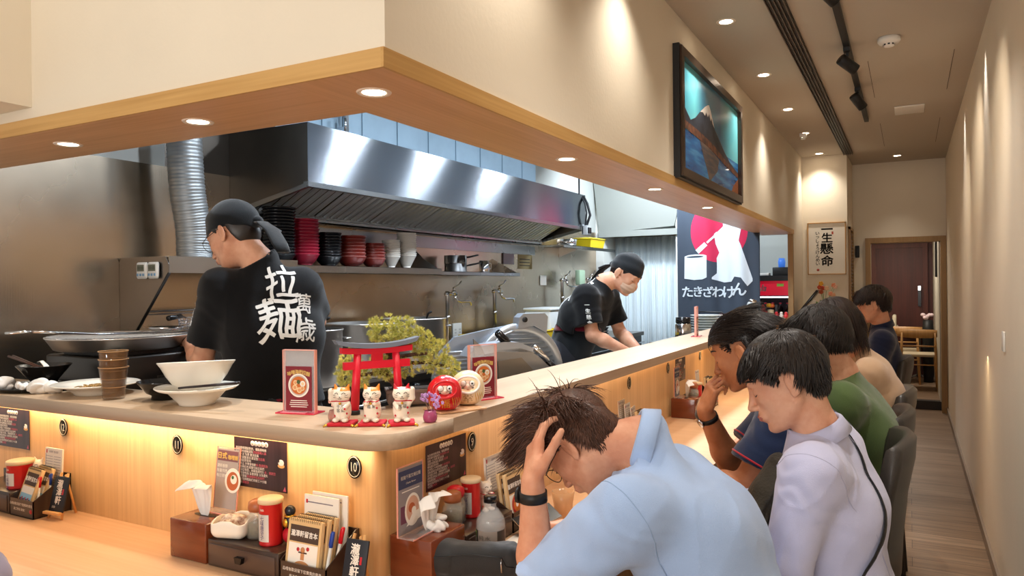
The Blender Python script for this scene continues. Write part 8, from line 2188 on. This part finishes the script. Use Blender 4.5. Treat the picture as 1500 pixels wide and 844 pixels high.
for S in 'LR':
    e = b3.J['sh'+S]+(b3.J['el'+S]-b3.J['sh'+S])*.66; ax = nrm(b3.J['el'+S]-b3.J['sh'+S]); B = basis(ax, V(0, 0, 1)); mb = MB()
    C = []
    for t in np.linspace(0, 2*PI, 36, endpoint=False):
        d = B[:, 1]*math.cos(t)+B[:, 2]*math.sin(t)
        C.append(b3.shirt_model.project((e-ax*.006+d*.16)[None], -d, 24)[0])
    mb.tube([Vector(c) for c in C], .0035, 6, closed=True)
    mb.build('sleeve_trim', m_red_trim, b3.root)
b3.pants('trousers', m_pants_grey)
hl = hairline(.064, .004, -.06, .05)
hair_cap(b3.hd, hl, 'hair', b3.root, m_hair_black, infl=.004, h=.004, amp=.002, ext=[((-.012, 0, .076), (.080, .066, .042), .02)])
def comb3(p): return np.stack([-.9+0*p[:, 0], p[:, 1]*2, -.2-.8*(p[:, 0] < -.05)], 1)
len3 = top_len(hl, .006, .075, .05, .08)
strands(b3.hd, 'hair_locks', b3.root, m_hair_black, 4200, default_region(hl), comb3, len3, width=.002, lift=.42, rough=.16, seed=6, R0=(.102, .080, .090), grav=.2, keep=.012)
wrist_band(b3, 'R', m_black_rubber, m_steel_small, pos=.035, w=.009, face=.016, out=(-.6, -.8, 0))

# ---- 4: olive T-shirt
b4 = Body('person in an olive green T-shirt, seen from behind, dark short hair')
b4.setup(dict(head=(-.325, 3.22, 1.262), face=(-.93, .25, -.28), crown=(-.28, .0, .96), hs=1.06, neck=(-.25, 3.27, 1.13), chest=(-.19, 3.32, .9), pelvis=(-.185, 3.36, .56),
    shL=(-.235, 3.09, 1.035), shR=(-.25, 3.48, 1.04), elL=(-.36, 3.05, .80), wrL=(-.60, 3.15, .80), elR=(-.38, 3.55, .80), wrR=(-.6, 3.4, .80),
    hipL=(-.20, 3.27, .54), hipR=(-.20, 3.45, .54), knL=(-.48, 3.25, .56), knR=(-.48, 3.49, .56), anL=(-.46, 3.25, .085), anR=(-.46, 3.49, .085)), build=1.05, h=.006)
for S, g in (('L', 1), ('R', -1)): hand_prims(b4.m, b4.J['wr'+S], (-.95, .25*g, -.1), (-.1, 0, .95), curl=(30, 32, 35, 38), side=-g)
b4.finish(sk2)
b4.shirt('t_shirt', m_tee_green, g=.020, sleeve=.6, sg=.026, fold=.004, seed=15, hem=-.13, neck=.012, h=.006)
b4.pants('trousers', m_pants_grey)
hl = hairline(.05, .0, -.05)
hair_cap(b4.hd, hl, 'hair', b4.root, m_hair_black, infl=.014, h=.005, amp=.003)
strands(b4.hd, 'hair_locks', b4.root, m_hair_black, 4200, default_region(hl), comb2, mklen(hl, .02), width=.0028, lift=.2, rough=.3, seed=8, R0=(.106, .086, .094), grav=.4, keep=.01)

# ---- 5: sand top, long dark hair
b5 = Body('person in a sand coloured top with dark hair, behind the green T-shirt')
b5.setup(dict(head=(-.335, 4.04, 1.285), face=(-.95, .1, -.30), crown=(-.3, .0, .95), hs=.96, neck=(-.25, 4.09, 1.155), chest=(-.16, 4.12, .92), pelvis=(-.17, 4.13, .56),
    shL=(-.175, 3.93, 1.06), shR=(-.19, 4.27, 1.06), elL=(-.36, 3.9, .82), wrL=(-.60, 3.98, .80), elR=(-.38, 4.3, .82), wrR=(-.6, 4.2, .80),
    hipL=(-.18, 4.04, .54), hipR=(-.18, 4.22, .54), knL=(-.45, 4.02, .56), knR=(-.45, 4.26, .56), anL=(-.43, 4.02, .085), anR=(-.43, 4.26, .085)), build=.95, h=.006)
for S, g in (('L', 1), ('R', -1)): hand_prims(b5.m, b5.J['wr'+S], (-.95, .25*g, -.1), (-.1, 0, .95), curl=(30, 32, 35, 38), side=-g, sc=.92)
b5.finish(sk2)
b5.shirt('top', m_tee_beige, g=.016, sleeve=.6, sg=.022, fold=.004, seed=19, hem=-.13, neck=.012, h=.007)
b5.pants('trousers', m_pants_dark)
hl = hairline(.055, -.03, -.085)
hair_cap(b5.hd, hl, 'hair', b5.root, m_hair_dkbr, infl=.014, h=.006, amp=.003, ext=[((-.045, 0, -.06), (.06, .075, .10), .02)])
strands(b5.hd, 'hair_locks', b5.root, m_hair_dkbr, 2600, default_region(hl), lambda p: np.stack([-.2+0*p[:, 0], p[:, 1]*3, -1+0*p[:, 0]], 1), lambda p: .10+.5*np.clip(p[:, 2], 0, .1), width=.003, lift=.12, rough=.18, seed=9, R0=(.106, .086, .096), grav=.6, keep=.012, S=8)

# ---- 6: navy polo, farthest diner
b6 = Body('person in a plain midnight blue shirt, last diner along the counter, face in profile')
b6.setup(dict(head=(-.228, 5.76, 1.335), face=(-.97, -.08, -.22), crown=(-.22, .0, .97), hs=1.0, neck=(-.175, 5.79, 1.20), chest=(-.17, 5.82, .95), pelvis=(-.19, 5.84, .56),
    shL=(-.165, 5.61, 1.10), shR=(-.17, 5.98, 1.10), elL=(-.22, 5.57, .84), wrL=(-.45, 5.66, .80), elR=(-.24, 6.04, .84), wrR=(-.46, 5.9, .80),
    hipL=(-.20, 5.75, .54), hipR=(-.20, 5.93, .54), knL=(-.53, 5.73, .56), knR=(-.53, 5.97, .56), anL=(-.5, 5.73, .085), anR=(-.5, 5.97, .085)), build=.93, h=.006)
for S, g in (('L', 1), ('R', -1)): hand_prims(b6.m, b6.J['wr'+S], (-.95, .25*g, -.1), (-.1, 0, .95), curl=(30, 32, 35, 38), side=-g)
b6.finish(sk2)
b6.shirt('shirt', m_polo_dark, g=.016, sleeve=.7, sg=.022, fold=.0035, seed=23, hem=-.13, neck=.008, h=.007)
b6.collar('shirt_collar', m_polo_dark, r=.068, hgt=.03, open_=.7, flare=.012)
b6.pants('trousers', m_pants_grey)
hl = hairline(.040, .0, -.052, .045)
hair_cap(b6.hd, hl, 'hair', b6.root, m_hair_dkbr, infl=.016, h=.006, amp=.003)
strands(b6.hd, 'hair_locks', b6.root, m_hair_dkbr, 3000, default_region(hl), comb2, mklen(hl, .03), width=.003, lift=.15, rough=.22, seed=10, R0=(.108, .088, .096), grav=.5, keep=.012)

# ---- cooks
def bandana(b, name='head_scarf', tails=True):
    hd = b.hd; md = Model(); k = hd.sc
    md.u(Ell(hd.w(-.017, 0, .040), np.array((.108, .088, .096))*k, hd.B), .01)
    md.u(Ell(hd.w(-.060, 0, .020), np.array((.058, .070, .060))*k, hd.B), .03)
    md.isect(Fn(lambda P: (np.interp(hd.loc(P)[:, 0], [-.12, -.02, .03, .1], [-.030, .012, .032, .040])-hd.loc(P)[:, 2])*.9*k, hd.c, 999), .006)
    md.disp = lambda P: -.0035*noise3(hd.loc(P)*np.array([.6, 1, 1.5]), 31, 6, 42.)
    v, q = md.mesh(.004)
    o = np_mesh(name, v, q, m_apron, b.root)
    mb = MB()
    mb.ell(hd.w(-.118, 0, .0), (.024*k, .024*k, .02*k))
    mb.build('scarf_knot', m_apron, o)
    for g, pts in ((1, ((-.11, .0, .0), (-.150, .02, -.03), (-.180, .030, -.085), (-.195, .045, -.150), (-.20, .05, -.19))), (-1, ((-.115, -.0, .0), (-.150, -.02, -.035), (-.165, -.045, -.07)))):
        mb = MB(); P = [Vector(hd.w(*p)) for p in pts]
        mb.tube(P, [.014, .028, .034, .036, .030][:len(P)], 10, sq=.22)
        mb.build('scarf_tail', m_apron, o)
c1 = Body('cook seen from behind, black T-shirt with white lettering, black head scarf', name='person')
lt = nrm(V(.62, .78, 0)); cs = V(-2.235, 2.085, 1.50)
c1.setup(dict(head=(-2.335, 2.035, 1.705), face=(-.86, -.18, -.47), crown=(-.46, .0, .88), hs=1.03, neck=(-2.235, 2.075, 1.595), chest=(-2.21, 2.11, 1.32), pelvis=(-2.20, 2.10, 1.02),
    shL=cs-lt*.160, shR=cs+lt*.160, elL=(-2.43, 1.96, 1.215), wrL=(-2.66, 2.08, 1.28), elR=(-2.20, 2.34, 1.36), wrR=(-2.40, 2.44, 1.46),
    hipL=(-2.24, 2.03, .98), hipR=(-2.14, 2.16, .98), knL=(-2.27, 2.04, .55), knR=(-2.15, 2.2, .55), anL=(-2.25, 2.02, .17), anR=(-2.13, 2.18, .17)), build=.95, h=.005)
hand_prims(c1.m, c1.J['wrL'], (-.9, .4, .1), (.1, -.4, .9), curl=(60, 62, 64, 66), thumb=(35, 30), side=-1)
hand_prims(c1.m, c1.J['wrR'], (-.9, .1, .2), (.3, .8, .4), curl=(50, 52, 54, 56), thumb=(35, 30), side=1)
c1.finish(sk2)
c1.shirt('t_shirt', m_tee_black, g=.026, sleeve=.74, sg=.027, fold=.004, seed=40, hem=.03, neck=.012, ncut=.075, h=.006)
tow = nrm(-c1.fw*.93+V(.25, -.5, 0)*.6)
bc = (c1.J['chest']+(c1.J['shL']+c1.J['shR'])/2)/2
tw = nrm(-c1.fw); rt = nrm(np.cross(V(0, 0, 1), tw)); upv = V(0, 0, 1)
mb = MB()
proj_text(c1.shirt_model, mb, [('拉', .135, .045, .085, .95, 10, .014), ('麺', .170, .030, -.055, 1.0, 10, .014), ('萬', .080, .125, .0, .85, 4, .012), ('歳', .095, .130, -.100, .85, 2, .012)], bc+upv*.03, rt, upv, tw)
mb.build('back_lettering', m_print_white, c1.root)
sl = nrm(c1.J['elL']-c1.J['shL']); sc_ = c1.J['shL']+sl*.10
mb = MB(); tw2 = nrm(np.cross(sl, c1.fw)); tw2 = tw2 if tw2@V(-1, -1, 0) > 0 else -tw2
proj_text(c1.shirt_model, mb, [('一', .03, 0, .055, 1, 0, .02), ('生', .03, 0, .02, 1, 0, .02), ('懸', .03, 0, -.015, 1, 0, .01), ('命', .03, 0, -.05, 1, 0, .02)], sc_, nrm(np.cross(V(0, 0, 1), tw2)), V(0, 0, 1), tw2)
mb.build('sleeve_lettering', m_print_white, c1.root)
hl = hairline(.05, .0, -.08)
hair_cap(c1.hd, hl, 'hair', c1.root, m_hair_black, infl=.005, h=.005, amp=.001)
bandana(c1); glasses(c1)
def apron(b, wrap=.135, zt=1.12, zb=.55):
    J = b.J; m = Model()
    tp = J['pelvis']+nrm(J['chest']-J['pelvis'])*(zt-J['pelvis'][2])
    m.u(Cone(tp, J['pelvis'], .150, .155, (b.fw, 1.08)), .03); m.u(Cone(J['pelvis'], J['pelvis']+V(0, 0, -.40), .155, .19, (b.fw, 1.08)), .03)
    m.isect(Fn(lambda P: P[:, 2]-zt, J['pelvis'], 999), .004); m.isect(Fn(lambda P: zb-P[:, 2], J['pelvis'], 999), .004)
    m.disp = lambda P: -.006*noise3(P*np.array([1, 1, .25]), 55, 6, 38.)
    v, q = m.mesh(.008)
    o = np_mesh('apron', v, q, m_apron, b.root)
    m2 = Model(); m2.u(Cone(tp, J['pelvis'], .157, .162, (b.fw, 1.08)), .03)
    m2.isect(Fn(lambda P: np.abs(P[:, 2]-(zt-.022)+.02*np.sin((P-J['pelvis'])@b.lat*6))-.022, J['pelvis'], 999), .004)
    v, q = m2.mesh(.008); np_mesh('apron_band', v, q, m_apron_red, o)
c1.pants('trousers', m_pants_dark)
apron(c1, zt=1.085)

c2 = Body('cook bending over the prep counter in black T-shirt, black head scarf and face mask')
c2.setup(dict(head=(-1.615, 4.56, 1.565), face=(.80, -.18, -.58), crown=(.56, .0, .83), hs=1.02, neck=(-1.745, 4.50, 1.51), chest=(-1.875, 4.47, 1.30), pelvis=(-1.985, 4.45, 1.03),
    shL=(-1.79, 4.66, 1.43), shR=(-1.79, 4.305, 1.425), elL=(-1.72, 4.72, 1.18), wrL=(-1.52, 4.56, 1.06), elR=(-1.745, 4.29, 1.185), wrR=(-1.545, 4.40, 1.075),
    hipL=(-2.0, 4.53, .99), hipR=(-2.0, 4.35, .99), knL=(-1.96, 4.55, .56), knR=(-1.96, 4.33, .56), anL=(-2.0, 4.54, .17), anR=(-2.0, 4.34, .17)), build=.98, h=.005)
m_glove = mat('glove_clear', 'D8D8DC', .35)
hand_prims(c2.m, c2.J['wrR'], (.75, .25, -.35), (-.1, -.5, .85), curl=(40, 42, 46, 50), thumb=(30, 30), side=1)
hand_prims(c2.m, c2.J['wrL'], (.75, -.25, -.35), (-.1, .5, .85), curl=(40, 42, 46, 50), thumb=(30, 30), side=-1)
c2.finish(sk2)
for S, g in (('R', 1), ('L', -1)):
    gm = Model(); hand_prims(gm, c2.J['wr'+S], (.75, .25*g, -.35), (-.1, -.5*g, .85), curl=(40, 42, 46, 50), thumb=(30, 30), side=g, sc=1.07)
    v, q = gm.mesh(.005); np_mesh('glove', v, q, m_glove, c2.root)
c2.shirt('t_shirt', m_tee_black, g=.020, sleeve=.72, sg=.03, fold=.005, seed=50, hem=.17, neck=.006, h=.006)
c2.pants('trousers', m_pants_dark)
apron(c2, zt=1.235)
hl = hairline(.05, -.005, -.08)
hair_cap(c2.hd, hl, 'hair', c2.root, m_hair_black, infl=.005, h=.005, amp=.001)
bandana(c2)
md = Model(); hd = c2.hd
md.u(Ell(hd.w(.045, 0, -.055), np.array((.060, .060, .052))*hd.sc, hd.B), .01); md.u(Ell(hd.w(.085, 0, -.035), np.array((.028, .030, .030))*hd.sc, hd.B), .03)
md.isect(Fn(lambda P: .015-hd.loc(P)[:, 0]+np.abs(hd.loc(P)[:, 2]+.05)*.6, hd.c, 999), .004)
md.disp = lambda P: -.0015*np.sin((hd.loc(P)[:, 2])*260)
v, q = md.mesh(.005); o = np_mesh('face_mask', v, q, mat('mask_fabric', 'C9A890', .8), c2.root)
mb = MB()
for y in (-1, 1): mb.tube([Vector(hd.w(*p)) for p in ((.05, y*.052, -.03), (.015, y*.070, -.008), (-.02, y*.082, .012))], .0012, 5)
mb.build('mask_loops', mat('mask_fabric', 'C9A890', .8), o)
mb = MB(); sl = nrm(c2.J['elR']-c2.J['shR']); sc_ = c2.J['shR']+sl*.11
proj_text(c2.shirt_model, mb, [('一', .032, 0, .06, 1, 0, .02), ('生', .032, 0, .022, 1, 0, .02), ('懸', .032, 0, -.016, 1, 0, .01), ('命', .032, 0, -.054, 1, 0, .02)], sc_+V(.02, 0, 0), V(.98, .1, 0), -sl, V(.1, -1, 0))
mb.build('sleeve_lettering', m_print_white, c2.root)
bc = (c2.J['chest']+(c2.J['shL']+c2.J['shR'])/2)/2; tw = nrm(-c2.fw+V(0, -.35, 0)); up_ = c2.up; rt = nrm(np.cross(up_, tw))
mb = MB()
proj_text(c2.shirt_model, mb, [('拉', .145, .0, .085, .95, 6, .014), ('麺', .165, .0, -.055, 1.05, 8, .014), ('萬', .085, .10, -.005, .9, 4, .012)], bc+up_*.02, rt, up_, tw)
mb.build('back_lettering', m_print_white, c2.root)
b7 = B7; b7.finish(sk2); b7.shirt('shirt', cloth('cotton_mauve_grey', '8F8898'), g=.018, sleeve=1.96, sg=.022, seed=77, h=.007); b7.pants('trousers', m_pants_dark)
hl = hairline(.05, .0, -.05); hair_cap(b7.hd, hl, 'hair', b7.root, m_hair_black, infl=.014, h=.006)
# ================================================================ camera, world, view
cd = bpy.data.cameras.new('camera'); cam = bpy.data.objects.new('camera', cd); COL.objects.link(cam); SC.camera = cam
cam.location = (0, 0, 1.5)
TH = math.radians(28.3)
cam.rotation_euler = (Matrix.Rotation(TH, 4, 'Z') @ Matrix.Rotation(PI/2, 4, 'X') @ Matrix.Rotation(ROLL, 4, 'Z')).to_euler()
cd.sensor_fit = 'HORIZONTAL'; cd.sensor_width = 36.; cd.lens = 1081*36/1500; cd.shift_y = -3.5/1500
cd.clip_start = .05; cd.clip_end = 60
w = bpy.data.worlds.new('world'); SC.world = w; w.use_nodes = True
w.node_tree.nodes['Background'].inputs[0].default_value = (1., .93, .84, 1)
w.node_tree.nodes['Background'].inputs[1].default_value = WORLD
vs_ = SC.view_settings; vs_.view_transform = 'Standard'; vs_.look = 'None'; vs_.gamma = 1; vs_.exposure = EXPO; vs_.use_curve_mapping = False
cy = SC.cycles; cy.use_denoising = True; cy.max_bounces = 8; cy.diffuse_bounces = 4; cy.glossy_bounces = 4; cy.transmission_bounces = 8; cy.transparent_max_bounces = 16; cy.sample_clamp_indirect = 4
cy.caustics_reflective = False; cy.caustics_refractive = False
